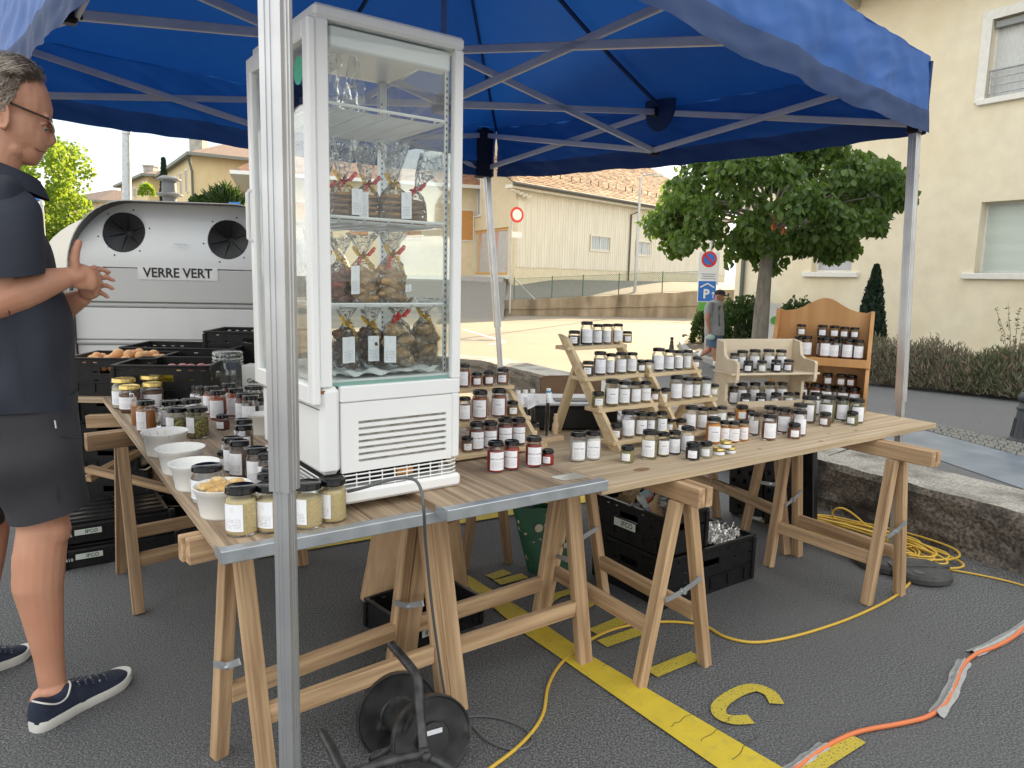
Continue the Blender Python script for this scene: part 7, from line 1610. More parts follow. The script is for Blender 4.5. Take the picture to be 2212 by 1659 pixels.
for k, (pl1, lab) in enumerate(((((1700, 1672), (1745, 1640), (1785, 1612)), 'strip of clear tape over the orange cable at the bottom edge'), (((2022, 1545), (2052, 1500), (2072, 1450), (2084, 1428)), 'creased strip of clear tape over the middle of the orange cable'), (((2100, 1412), (2160, 1385), (2240, 1335)), 'strip of clear tape over the orange cable at the right edge'))):
    P_ = smooth_pts([U(x, y, .004) for x, y in pl1], 6); rows = []
    for i, p in enumerate(P_):
        d = (P_[min(i + 1, len(P_) - 1)] - P_[max(0, i - 1)]).normalized(); nn = Vector((-d.y, d.x, 0)); w = .021 + .002 * math.sin(i * 1.3)
        rows.append([Vector((p.x, p.y, 0)) + nn * w * q + Z * (.0045 + .013 * math.exp(-(q * 2.2) ** 2) + .0025 * noise.noise(Vector((i * .8, q * 3, k)))) for q in (-1.1, -.6, -.25, 0, .25, .6, 1.1)])
    b = MB(); b.grid(rows); tag(b.build('tape_strip', tapem, None, 'all'), lab, 'tape')
# tent weights
wc = U(1955, 1232, 0); wt = mat('dark_rubber_weight', (.035, .035, .034), .8, 0, (.06, .06, .058), 20, bump=.3)
for k, (off, lab) in enumerate(((Vector((.03, -.06, 0)), 'round dark tent weight with holes on the ground by the right tent leg'), (Vector((-.07, .06, 0)), 'round dark tent weight behind the foremost weight'))):
    t = thing('tent_weight', lab, 'weight', wc + off, .4 * k, 'tent weights at the right leg'); b = MB(); b.lathe([(.02, .0), (.135, .0), (.145, .01), (.145, .03), (.13, .045), (.05, .048), (.02, .048)], 32); b.build('disc', wt, t, True)
    for q in range(3): a = q * 2.1; b = MB(); b.lathe([(.024, .0475), (.024, .0490), (.02, .050), (.001, .050)], 16, Matrix.Translation((.09 * math.cos(a), .09 * math.sin(a), 0))); b.build('plug', mat('grey_plug', (.08, .08, .08), .8) if 'grey_plug' not in MATS else MATS['grey_plug'], t)
    b = MB(); b.bar((-.14, 0, .047), (.14, 0, .047), .03, .012); b.build('carry_bar', wt, t)
# kraft bag with round logo, green patterned bag
def softbag(name, label, px, D_, m, cat='bag', bulge=.04, tilt=.06, seed=0, flare=0.0):
    """px: bottom-left, bottom-right, top-right, top-left in the photograph"""
    P0, P1 = U(*px[0], 0), U(*px[1], 0); Yc = (P0.y + P1.y) / 2; P2, P3 = D(*px[2], P1.y + .02), D(*px[3], P0.y + .02); t = thing(name, label, cat, (0, 0, 0)); d = (P1 - P0); nrm = Vector((d.y, -d.x, 0)).normalized(); nrm = nrm if nrm.y < 0 else -nrm
    n = 18; F = []; K = []
    for i in range(n + 1):
        s = i / n; rf = []; rk = []
        for j in range(n + 1):
            v = j / n; p = (P0.lerp(P1, s)).lerp(P3.lerp(P2, s), v); w = D_ / 2 * (1 - .55 * v) * min(1, 5 * s, 5 * (1 - s)) ** .5 + .004
            wrk = .012 * noise.noise(Vector((s * 5 + seed, v * 5, 1))) + .005 * noise.noise(Vector((s * 14, v * 14, seed)))
            rf.append(p + nrm * (w + wrk + bulge * math.sin(math.pi * s) * (1 - v) * .3) + Z * (.01 * noise.noise(Vector((s * 4, seed, 0))) * v)); rk.append(p - nrm * (w + wrk))
        F.append(rf); K.append(rk)
    b = MB(); b.grid(F, flip=True); b.grid(K); b.grid([F[0], K[0]]); b.grid([F[-1], K[-1]], flip=True); o = b.build('bag_body', m, t, 'all'); return t, P0, P1, P2, P3, nrm
kraft = mat('brown_kraft_paper', (.46, .30, .165), .85, 0, (.53, .36, .21), 6, stretch=(6, 6, 1), bump=.3, bscale=24)
t, P0, P1, P2, P3, nr = softbag('kraft_bag', 'large brown kraft bag with round black logo under the middle trestle', ((778, 1292), (1012, 1268), (992, 1120), (806, 1140)), .24, kraft, seed=3)
cK = (P0 * .42 + P1 * .58).lerp(P3 * .42 + P2 * .58, .5) + nr * .105; dx = (P1 - P0).normalized(); upv = nr.cross(dx); upv = upv if upv.z > 0 else -upv; upv = (upv + nr * -.2).normalized()
b = MB(); disc(b, cK, .085, dx, upv, 32); b.build('round_logo', ink, t); b = MB(); disc(b, cK, .05, dx, upv, 32, 0, .046, .002); disc(b, cK, .012, dx, upv, 3, 0, 0, .002); b.build('logo_mark', kraft, t)
grn = mat('green_christmas_print_paper', (.015, .085, .045), .6, 0, (.018, .10, .05), 6, col3=(.50, .46, .33), scale3=34, lo3=.63, hi3=.655)
t, P0, P1, P2, P3, nr = softbag('green_paper_bag', 'dark green printed paper bag with crinkled silver film under the tables', ((1140, 1232), (1262, 1222), (1238, 1092), (1106, 1092)), .16, grn, seed=8)
b = MB(); cK = (P3 + P2) / 2
b.grid([[cK + dx * .17 * (i / 12 - .5) + nr * .11 * (j / 12 - .5) + Z * (.02 + .05 * noise.noise(Vector((i * .5, j * .5, 4))) + .03 * math.sin(math.pi * i / 12)) for j in range(13)] for i in range(13)]); b.build('silver_film', mat('crinkled_silver_film', (.6, .6, .6), .18, .9, bump=.6, bscale=20), t, 'all')
b = MB(); cM = P0.lerp(P3, .7) + (P1 - P0) * .32 + nr * .062; disc(b, cM, .02, dx, Z, 20); b.build('printed_bauble', mat('cream_print', (.55, .48, .36), .7), t)
# ================= VEGETATION =================
def leafmat(name, c1, c2, tr, k=.35):
    m = mat(name, c1, .5, 0, c2, .9, detail=3, trans=(*tr, k), lo=.3, hi=.7); return m
lfA = leafmat('street_tree_leaf', (.05, .10, .022), (.08, .14, .03), (.14, .25, .03), .40); lfA2 = leafmat('sunlit_street_tree_leaf', (.08, .14, .03), (.11, .18, .04), (.19, .31, .04), .42)  # the second, lighter leaf colour stands for sun on the leaves
lfB = leafmat('sunlit_tree_leaf', (.12, .20, .025), (.17, .26, .035), (.36, .50, .05), .5)
lfC = leafmat('dark_evergreen_leaf', (.012, .030, .016), (.022, .045, .024), (.02, .05, .02), .15); lfD = leafmat('shrub_leaf', (.028, .055, .016), (.05, .085, .024), (.06, .12, .02), .3)
lfE = leafmat('lavender_stalk', (.15, .155, .10), (.22, .20, .14), (.16, .16, .09), .25); lfE2 = mat('dry_brown_stalk', (.20, .14, .105), .9, 0, (.26, .19, .14), 8)
lfF = leafmat('grey_green_stalk', (.10, .125, .06), (.15, .17, .09), (.13, .16, .07), .25)
bark = mat('grey_tree_bark', (.13, .115, .095), .95, 0, (.21, .19, .16), 11, stretch=(1, 1, .35), detail=8, bump=.9, bscale=26)
def add_leaf(v, f, mi, c, x, y, L, w, curl, mid):
    n = len(v); z = x.cross(y)
    v += [c, c + y * L * .35 + x * w * .5 + z * curl * .3, c + y * L * .35 - x * w * .5 + z * curl * .3, c + y * L * .75 + x * w * .36 - z * curl * .4, c + y * L * .75 - x * w * .36 - z * curl * .4, c + y * L - z * curl]
    f += [(n, n + 1, n + 3, n + 5), (n, n + 5, n + 4, n + 2)]; mi += [mid, mid]
def rv(r=R_):
    while True:
        q = Vector((r.uniform(-1, 1), r.uniform(-1, 1), r.uniform(-1, 1)))
        if .05 < q.length < 1: return q.normalized()
def mk(v, f, mi, name, mats, parent, kind=None):
    me = bpy.data.meshes.new(name); me.from_pydata([tuple(q) for q in v], [], f)
    for m in mats: me.materials.append(m)
    me.polygons.foreach_set('material_index', mi); me.polygons.foreach_set('use_smooth', [True] * len(f)); me.update(); return put(name, me, parent, None, kind)
# street tree on the right
TY = 14.2; tx = D(1640, 700, TY).x; gzt = gz(tx, TY); S_ = TY / F_
tr_ = thing('street_tree', 'round crowned street tree with drooping leaves in front of the cream building', 'tree', (tx, TY, gzt))
o3 = Vector((tx, TY, gzt)); tk = [D(1638, 760, TY) - o3, D(1644, 690, TY) - o3, D(1650, 620, TY) - o3, D(1656, 560, TY) - o3, D(1668, 480, TY) - o3]; tk[0].z = -.05
b = MB(); b.tube(smooth_pts(tk, 4), [.17 - .0045 * i for i in range(17)], 12); b.build('trunk', bark, tr_, 'all')
cen = D(1672, 428, TY) - o3; rx, rz_ = 268 * S_, 130 * S_; v, f, mi = [], [], []; limbs = MB(); rr = random.Random(5)
tips = []
for k in range(108):
    a = k * 2.39996; u = rr.uniform(-1, 1) ; rad = (1 - .0 * abs(u)) * rr.uniform(.45, 1.0) ** .5
    q = Vector((math.cos(a) * math.sqrt(max(0, 1 - (u * .9) ** 2)) * rad * rx, math.sin(a) * math.sqrt(max(0, 1 - (u * .9) ** 2)) * rad * rx * .85, u * rz_ * rad))
    if q.z < -rz_ * .55 and abs(q.x) > rx * .75: q.z *= .6
    q = q + cen + Vector((0, 0, -.18 * (q.x / rx) ** 2)); tips.append(q)
    if k % 3 == 0:
        s0 = tk[3].lerp(tk[4], rr.uniform(0, 1)); m_ = s0.lerp(q, .5) + Vector((0, 0, .25)); limbs.tube(smooth_pts([s0, m_, q], 4), [.045, .04, .034, .028, .024, .02, .016, .012, .008], 6)
limbs.build('limb', bark, tr_, 'all', kind='stuff')
for q in tips:
    rc = rr.uniform(.26, .44)
    for k in range(rr.randint(110, 170)):
        o = rv(rr) * rc * rr.uniform(.2, 1) ** .6; o.z *= .75; c = q + o; L = rr.uniform(.09, .15); dn = Vector((o.x * .8 + rr.uniform(-.3, .3), o.y * .8 + rr.uniform(-.3, .3), -.5 - rr.random() * .6)).normalized(); x = dn.cross(rv(rr)).normalized()
        w3 = c + Vector((tx, TY, gzt)) - CAMP; sx_ = 1106 + F_ * w3.dot(c_r) / w3.dot(c_f); sy_ = 829.5 - F_ * w3.dot(c_u) / w3.dot(c_f)
        if 1495 < sx_ < 1566 and sy_ > 528: continue
        add_leaf(v, f, mi, c, x, dn, L, L * .78, L * rr.uniform(.15, .6), 0 if rr.random() < .86 - .25 * (o.z > 0) - (.25 if q.x < cen.x - rx * .3 else 0) else 1)  # more light leaves on clump tops and the crown's left, as painted sunlight
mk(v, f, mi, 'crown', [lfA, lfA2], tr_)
b = MB(); c = D(1690, 475, TY - 1.6) - o3
v, f, mi = [], [], []
for k in range(26): o = rv(rr) * .16; add_leaf(v, f, mi, c + o, rv(rr), Vector((0, 0, -1)), .12, .07, .03, 0)
mk(v, f, mi, 'withered_leaves', [mat('withered_leaf', (.30, .10, .035), .8)], tr_)
def bush(name, label, c, r, n, lm, leaf, cat='shrub', group=None, up=.0, seed=1, mats=None, stems=0, flat=.7):
    t = thing(name, label, cat, c, 0, group); v, f, mi = [], [], []; g_ = random.Random(seed)
    for k in range(n):
        d = rv(g_); d.z = abs(d.z); rad = g_.uniform(.35, 1) ** .5 * (1 + .22 * noise.noise(d * 2.3 + Vector((seed * 3.7, 0, 0))) + .12 * noise.noise(d * 6 + Vector((seed, 0, 0)))); q = Vector((d.x * r[0] * rad, d.y * r[1] * rad, d.z * r[2] * rad))
        y = (d * (1 - up) + Vector((0, 0, up)) + rv(g_) * .6).normalized(); L = leaf * g_.uniform(.7, 1.3); add_leaf(v, f, mi, q, y.cross(rv(g_)).normalized(), y, L, L * flat, L * .2, 0 if g_.random() < .75 else 1)
    mk(v, f, mi, 'foliage', mats or [lm, lm], t)
    b = MB()
    for k in range(stems or 5): d = rv(g_); d.z = abs(d.z) + .5; b.tube([(0, 0, 0), (d.x * r[0] * .3, d.y * r[1] * .3, r[2] * .5), (d.x * r[0] * .6, d.y * r[1] * .6, r[2] * .75)], [.02, .014, .006], 5)
    b.build('stems', bark, t); return t
# left sunlit tree
LY = 36.; lc = D(62, 410, LY); lr = 130 * LY / F_; lt = thing('sunlit_tree', 'bright yellow green tree behind the visitor at the left edge', 'tree', (lc.x, LY, gz(0, LY)))
v, f, mi = [], [], []; g_ = random.Random(9); o3 = Vector((lc.x, LY, gz(0, LY)))
for k in range(150):
    d = rv(g_); rad = g_.uniform(.3, 1) ** .45; q = Vector((d.x * lr, d.y * lr, d.z * lr * 1.0)) * rad * (1 + .2 * noise.noise(d * 3)) + (lc - o3); rc = g_.uniform(.4, .75)
    for j in range(95):
        o = rv(g_) * rc * g_.uniform(.2, 1) ** .6; L = g_.uniform(.13, .22); y = (rv(g_) + Vector((0, 0, -.3))).normalized(); add_leaf(v, f, mi, q + o, y.cross(rv(g_)).normalized(), y, L, L * .8, L * .3, 0)
mk(v, f, mi, 'crown', [lfB], lt); b = MB(); b.tube([(0, 0, 0), (0, 0, lc.z - gz(0, LY) - lr * .3)], [.25, .18], 10); b.build('trunk', bark, lt)
# cypress trees
def cypress(name, label, px, ytop, ybot, Y, wpx, m, seed):
    p = D(px, ybot, Y); h = (ybot - ytop) * Y / F_; r = wpx / 2 * Y / F_; zb = p.z; g0_ = gz(p.x, Y); hh = p.z + h - g0_; t = thing(name, label, 'tree', (p.x, Y, g0_)); v, f, mi = [], [], []; g_ = random.Random(seed)
    for k in range(5200):
        u = g_.random(); rad = r * min(1, ((1 - u) / .55)) ** .8; a = g_.uniform(0, 6.283); q = Vector((math.cos(a), math.sin(a), 0)) * rad * g_.uniform(.55, 1.05) * (1 + .22 * noise.noise(Vector((math.cos(a) * 2, math.sin(a) * 2, u * 9)))) + Vector((0, 0, .05 + u * hh * .97))
        y = Vector((math.cos(a) * .25, math.sin(a) * .25, 1)) + rv(g_) * .3; y.normalize(); L = .10 * Y / 20 + .03; add_leaf(v, f, mi, q, y.cross(rv(g_)).normalized(), y, L, L * .45, L * .1, 0)
    mk(v, f, mi, 'foliage', [m], t); b = MB(); b.tube([(0, 0, 0), (0, 0, hh * .6)], [.07, .03], 6); b.build('trunk', bark, t)
cypress('cypress', 'narrow dark cypress standing against the cream wall', 1878, 580, 745, 13.2, 56, lfC, 3)
cypress('cypress', 'slim dark cypress in front of the far ochre house', 357, 345, 440, 42, 28, lfC, 4)
def onbed(px, py, Y): p = D(px, py, Y); return Vector((p.x, p.y, gz(p.x, p.y) + .08))
bush('evergreen_shrub', 'rounded dark shrub behind the walking man', onbed(1598, 700, 20.5), (.78, .7, 1.45), 3600, lfD, .10, seed=2)
bush('evergreen_shrub', 'dark leafy shrub right of the street tree trunk', onbed(1715, 700, 19.2), (.72, .6, 1.35), 3200, lfD, .10, seed=3)
bush('evergreen_shrub', 'small bushy shrub left of the walking man', onbed(1520, 700, 21.5), (.34, .3, 1.1), 1400, lfD, .09, seed=5)
bush('palm_like_shrub', 'spiky green plant in front of the far ochre house', D(488, 460, 30), (.62, .6, .9), 700, lfD, .42, seed=6, up=.2, flat=.16)
bush('round_shrub', 'soft green shrub behind the top of the bottle bank', D(438, 455, 30), (.62, .5, .55), 1500, lfD, .14, seed=7)
bush('yellow_shrub', 'sunlit yellow green shrub by the right blue parking sign', D(536, 486, 27), (.45, .4, .62), 900, lfB, .12, seed=8)
bush('low_shrub', 'small sunlit shrub in front of the second ochre house', D(318, 422, 32), (.3, .3, .5), 500, lfB, .12, seed=18)
# dry lavender shrubs along the cream wall
HG = 'dry lavender shrubs along the cream wall'
for k in range(9):
    px = 1850 + k * 47; yb = 812 + k * 8.8; p = U(px, yb, -.1); p.y += .45; p.x += .35; s = p.y / F_; hh = [.92, .80, .82, .98, .85, .80, .92, 1.05, .9][k] * 105 * s
    bush('lavender_shrub', f"{'greener' if k in (0, 6, 7) else 'dry brownish'} stalky shrub, {['leftmost', 'second from left', 'third from left', 'fourth from left', 'middle', 'fourth from right', 'third from right', 'second from right', 'rightmost'][k]} along the cream wall", (p.x, p.y, gz(p.x, p.y) + .05), (.44, .50, hh * R_.uniform(.85, 1.1)), 2300, lfE, .085, 'shrub', HG, up=.75, seed=20 + k, mats=[lfE if k not in (0, 6, 7) else lfF, lfE2], stems=14, flat=.16)
st = D(2190, 760, 11.5); b = MB()
tall = thing('tall_weed', 'thin tall weed rising above the lavender at the right edge', 'plant', (st.x, 11.5, gz(st.x, 11.5)))
for k in range(5):
    dx = (k - 2) * .10; b = MB(); P_ = [Vector((dx * .2, 0, .1)), Vector((dx * .9, 0, .9)), Vector((dx * 1.9, 0, 1.30 + .1 * (k % 2)))]; b.tube(P_, [.006, .004, .002], 5); b.build('stalk', lfE2, tall)
v, f, mi = [], [], []
for k in range(160): dx = (k % 5 - 2) * .10; u = R_.uniform(.4, 1); q = Vector((dx * (.9 + (u - .4) * 1.6), 0, .9 + (u - .55) * .9)); add_leaf(v, f, mi, q, rv(), rv(), .05, .02, .01, 0)
mk(v, f, mi, 'foliage', [lfD], tall)
# white information board behind the trunk
t = thing('information_board', 'white information board with green picture behind the street tree trunk', 'sign'); Y = 15.6; c = D(1661, 697, Y); b = MB(); plate(b, c, .46, .82, xs_, Z, .03); b.build('board', signw, t)
b = MB(); disc(b, c + xs_ * .12 + Z * .05 + Vector((0, -.02, 0)), .09, xs_, Z * 1.0, 20); b.build('green_picture', signg, t); b = MB(); pole(b, c.x, Y + .05, gz(c.x, Y), c.z + .3, .03); b.build('pole', galv, t)
# ================= PEOPLE =================
skin = mat('tanned_skin', (.50, .245, .155), .5, 0, (.56, .29, .19), 6, detail=5, col3=(.50, .20, .12), scale3=7, lo3=.5, hi3=.95, bump=.06, bscale=160, sss=.12)
skin2 = mat('pedestrian_skin', (.38, .17, .11), .6)
def capsule(b, p, q, r0, r1, n=14, flat=None):
    p, q = Vector(p), Vector(q); m = 7; b.tube([p.lerp(q, i / m) for i in range(m + 1)], [r0 + (r1 - r0) * i / m for i in range(m + 1)], n); b.ball(p, r0 * .995, n); b.ball(q, r1 * .995, n)
def chain(b, pts, n=14):
    for i in range(len(pts) - 1): capsule(b, pts[i][0], pts[i + 1][0], pts[i][1], pts[i + 1][1], n)
def remeshed(b, name, m, parent, vox, smooth=6, M=None):
    o = b.build(name, m, parent, 'all', None, M); r = o.modifiers.new('remesh', 'REMESH'); r.mode = 'VOXEL'; r.voxel_size = vox; r.use_smooth_shade = True
    s = o.modifiers.new('smooth', 'SMOOTH'); s.factor = .5; s.iterations = smooth; return o
def loft(b, secs, n=40, sup=2.3, wr=.0, seed=0, cap0=False, cap1=False):
    """secs: (centre, half width vector, half depth vector)"""
    rows = []
    for k, (c, u, v) in enumerate(secs):
        rw = []
        for i in range(n + 1):
            a = 2 * math.pi * (i % n) / n; ca, sa = math.cos(a), math.sin(a); e = 2 / sup
            x = math.copysign(abs(ca) ** e, ca); y = math.copysign(abs(sa) ** e, sa); q = c + u * x + v * y
            d = (q - c).normalized(); q = q + d * wr * (noise.noise(q * 6 + Vector((seed, 0, 0))) + .6 * noise.noise(Vector((q.x * 15, q.y * 15, q.z * 9 + seed))))
            rw.append(q)
        rows.append(rw)
    b.grid(rows)
    if cap0: b.add(rows[0][:-1], [tuple(range(n))])
    if cap1: b.add(rows[-1][:-1], [tuple(reversed(range(n)))])
    return rows
def interp(keys, n):
    """smooth interpolation of tuples"""
    out = []; m = len(keys)
    for k in range(n + 1):
        t = (m - 1) * k / n; i = min(int(t), m - 2); f = t - i; p0, p1, p2, p3 = keys[max(i - 1, 0)], keys[i], keys[i + 1], keys[min(i + 2, m - 1)]
        out.append(tuple(.5 * ((2 * b_) + (c_ - a_) * f + (2 * a_ - 5 * b_ + 4 * c_ - d_) * f * f + (3 * b_ - a_ - 3 * c_ + d_) * f ** 3) for a_, b_, c_, d_ in zip(p0, p1, p2, p3)))
    return out
YM = 1.93
man = thing('person', 'grey haired man with glasses in navy shirt, hands together at the left edge', 'person')
_m0 = (U(84, 1574, 0) + U(272, 1468, 0)) / 2; VH = Vector((_m0.x, _m0.y, 0)).normalized(); UH = Vector((VH.y, -VH.x, 0)); MB0 = _m0 + VH * .06
FRM = Matrix((UH, VH, Z)).transposed()
Q = lambda x, y, Y=YM: onplane(x, y, MB0 + VH * (Y - YM), VH)
_dv = (Q(60, 700) - CAMP).dot(c_f)
pxm = lambda w, Y=YM: w * _dv / F_ * .99
pxh = lambda w: w * (Q(61, 700) - Q(60, 700)).length
L3 = lambda x, y, z: UH * x + VH * y + Z * z
YH = 1.93
b = MB()
# head: cranium, face, jaw
def eb(x, y, Y, rx, rz, ry, rot=0., n=18): b.ball(Q(x, y, Y), (pxh(rx), ry, pxm(rz, Y)), n, None, 0, FRM @ Matrix.Rotation(rot, 3, 'Y'))
eb(22, 206, YH, 84, 76, .078, -.1); eb(50, 222, YH, 62, 70, .070); eb(40, 270, YH, 62, 68, .066); eb(66, 290, YH, 42, 50, .052); eb(58, 322, YH, 36, 34, .042)
eb(88, 258, YH, 27, 12, .048, .1); eb(84, 234, YH, 31, 34, .052)
b.ball(Q(64, 342, YH), (pxh(24), .026, pxm(16)), 14, None, 0, FRM); b.ball(Q(74, 342, YH), (pxh(12), .020, pxm(12)), 14, None, 0, FRM); b.ball(Q(30, 326, YH), (pxh(34), .055, pxm(24)), 14, None, 0, FRM @ Matrix.Rotation(-.35, 3, 'Y'))
for s in (-1, 1):
    b.ball(Q(70, 294, YH + s * .030), (pxh(22), .020, pxm(18)), 12, None, 0, FRM)            # cheeks
    eb_y = YH + s * .024
# nose
chain(b, [(Q(102, 268, YH), .0075), (Q(109, 286, YH), .009), (Q(114, 303, YH), .0105), (Q(106, 311, YH), .0105)])
for s in (-1, 1): b.ball(Q(101, 312, YH + s * .012), (.011, .008, .008), 10, None, 0, FRM)
# lips
b.ball(Q(88, 325, YH), (.011, .022, .0055), 12, None, 0, FRM); b.ball(Q(86, 334, YH), (.010, .020, .006), 12, None, 0, FRM); b.ball(Q(92, 320, YH), (.008, .016, .008), 10, None, 0, FRM)
# brow ridge + eyelids
for s in (-1, 1):
    b.ball(Q(101, 254, YH + s * .026), (.011, .022, .009), 12, None, 0, FRM @ Matrix.Rotation(.1, 3, 'Y')); b.ball(Q(95, 272, YH + s * .030), (.011, .015, .010), 12, None, 0, FRM)
# neck
chain(b, [(Q(10, 300, YH), .054), (Q(-6, 345, YH), .058), (Q(-22, 400, YH), .064)], 18)
# ear (near side)
ey = YH - .072
b.ball(Q(6, 250, ey), (pxh(12), .010, pxm(26)), 14, None, 0, FRM @ Matrix.Rotation(.12, 3, 'Y')); b.tube([Q(6 + 13 * math.cos(a), 249 - 28 * math.sin(a), ey - .010) for a in [(-2.6 + 5.2 * k / 14) + .4 for k in range(15)]], .0045, 8)
b.ball(Q(10, 276, ey - .002), (.008, .008, .010), 10, None, 0, FRM)
# trunk under the shirt and arms
chain(b, [(Q(-25, 440, YM), .075), (Q(10, 600, YM), .095), (Q(25, 780, YM), .10), (Q(35, 900, YM), .10)], 20)
ar = 1.80
el = Q(-12, 652, 1.76); wr_ = Q(148, 598, 1.80)
chain(b, [(Q(5, 480, 1.80), .048), (Q(2, 560, 1.77), .050), (el, .050)], 16)
chain(b, [(el, .050), (Q(40, 632, 1.765), .053), (Q(95, 612, 1.78), .043), (wr_, .028)], 16)
# near hand (right hand): palm, thumb up, fingers folded over the other hand
def finger(pts, r0, r1): chain(b, [(p, r0 + (r1 - r0) * i / (len(pts) - 1)) for i, p in enumerate(pts)], 10)
b.ball(Q(176, 598, 1.80), (pxh(36), .016, pxm(28)), 16, None, 0, FRM @ Matrix.Rotation(.25, 3, 'Y')); capsule(b, wr_, Q(172, 596, 1.80), .026, .024)
b.ball(Q(196, 606, 1.80), (pxh(18), .016, pxm(24)), 12, None, 0, FRM)
finger([Q(163, 588, 1.792), Q(160, 562, 1.788), Q(164, 540, 1.788), Q(170, 524, 1.790)], .0155, .0105)
for k, (y0, x1, y1, x2, y2) in enumerate(((588, 208, 590, 218, 598), (600, 210, 603, 219, 612), (611, 208, 616, 214, 626), (620, 203, 627, 206, 638))):
    finger([Q(195, y0, 1.805 + .0 * k), Q(x1, y1, 1.812), Q(x2, y2, 1.822)], .0088 - .0004 * k, .0070)
# far arm and hand
el2 = Q(70, 700, 2.05); wr2 = Q(178, 642, 1.90)
chain(b, [(Q(-20, 470, 2.08), .060), (Q(10, 600, 2.09), .052), (el2, .050)], 14); chain(b, [(el2, .050), (Q(120, 672, 1.99), .046), (wr2, .027)], 14)
b.ball(Q(192, 628, 1.87), (pxh(26), .018, pxm(20)), 14, None, 0, FRM @ Matrix.Rotation(.5, 3, 'Y'))
for k, (pa_, pb_, pc_) in enumerate((((200, 594), (219, 580), (236, 588)), ((206, 606), (228, 598), (245, 606)), ((208, 620), (229, 616), (244, 624)), ((204, 632), (222, 634), (233, 642)))):
    finger([Q(*pa_, 1.87), Q(*pb_, 1.865), Q(*pc_, 1.86)], .0082, .0062)
finger([Q(186, 612, 1.855), Q(196, 590, 1.85), Q(204, 578, 1.845)], .012, .009)
# legs
fh, ft = U(84, 1574, 0), U(272, 1468, 0); ank = None
YL = YM - .06
leg = [(Q(70, 900, YM + .0), .115), (Q(88, 1050, YM - .03), .088), (Q(93, 1140, YL), .068), (Q(86, 1200, YL), .0705), (Q(82, 1262, YL), .069), (Q(94, 1340, YL), .054), (Q(106, 1420, YL), .041), (Q(113, 1475, YL), .038)]
chain(b, leg, 18); b.ball(Q(113, 1145, YL - .01), (.052, .055, .06), 14, None, 0, FRM); b.ball(Q(66, 1225, YL), (.05, .055, .11), 14, None, 0, FRM); b.ball(Q(117, 1492, YL - .012), (.046, .04, .03), 12, None, 0, FRM); b.ball(Q(100, 1510, YL), (.045, .036, .045), 12, None, 0, FRM)
fd = (ft - fh).normalized(); f2h = U(-90, 1505, 0) + Vector((-.0, .0, 0)); Y2 = YM + (f2h - MB0).dot(VH)
leg2 = [(Q(20, 900, YM + .22), .11), (Q(-20, 1050, Y2), .088), (Q(-30, 1120, Y2), .068), (Q(-42, 1200, Y2), .069), (Q(-52, 1310, Y2), .052), (Q(-58, 1400, Y2), .038), (Q(-60, 1425, Y2), .036)]
chain(b, leg2, 16)
body = remeshed(b, 'body', skin, man, .0042, 3)
# eye and glasses
ew = mat('eye_white', (.34, .30, .28), .3); b = MB(); b.ball(Q(95, 276, YH - .031), .0098, 12); b.build('eyeball', ew, man, 'all'); b = MB(); b.ball(Q(99, 280, YH - .036), (.003, .004, .003), 10, None, 0, FRM); b.build('iris', ink, man, 'all')
b = MB(); b.tube(smooth_pts([Q(90, 272, YH - .046), Q(99, 269, YH - .043), Q(107, 276, YH - .035)], 4), .0022, 6); b.build('eyelid_crease', mat('skin_shadow_line', (.22, .08, .05), .7), man)
b = MB(); b.tube(smooth_pts([Q(76, 320, YH - .046), Q(84, 326, YH - .034), Q(94, 328, YH - .018)], 4), .0016, 5); b.build('mouth_line', MATS['skin_shadow_line'], man)
gm = mat('dark_spectacle_arm', (.05, .035, .03), .35, .5); gmm = mat('silver_spectacle_metal', (.55, .53, .5), .25, .9)
b = MB(); b.tube(smooth_pts([Q(-2, 226, YH - .080), Q(8, 217, YH - .080), Q(60, 238, YH - .074), Q(106, 257, YH - .062)], 5), .0028, 8); b.build('spectacle_arm', gm, man, 'all')
for s in (-1, 1):
    c = Q(110, 277, YH) + VH * s * .034; b = MB(); ring = [c + L3(.005 * s * math.cos(a) - .006 * math.sin(a), .026 * math.cos(a), .019 * math.sin(a)) for a in [6.283 * k / 24 for k in range(24)]]; b.tube(ring, .0016, 6, closed=True); rm_ = b.build('spectacle_rim', gmm, man, 'all')
    b = MB(); b.add(ring, [tuple(range(24))]); b.build('lens', glassm('spectacle_lens', (.95, .97, .97), 1.2, .01, base=.08) if s < 0 else MATS['spectacle_lens'], rm_)
b = MB(); b.tube([Q(106, 257, YH - .062), Q(110, 262, YH - .056)], .004, 6); b.tube([Q(111, 268, YH - .008), Q(112, 266, YH), Q(111, 268, YH + .008)], .0018, 6); b.build('hinge_and_bridge', gmm, man)
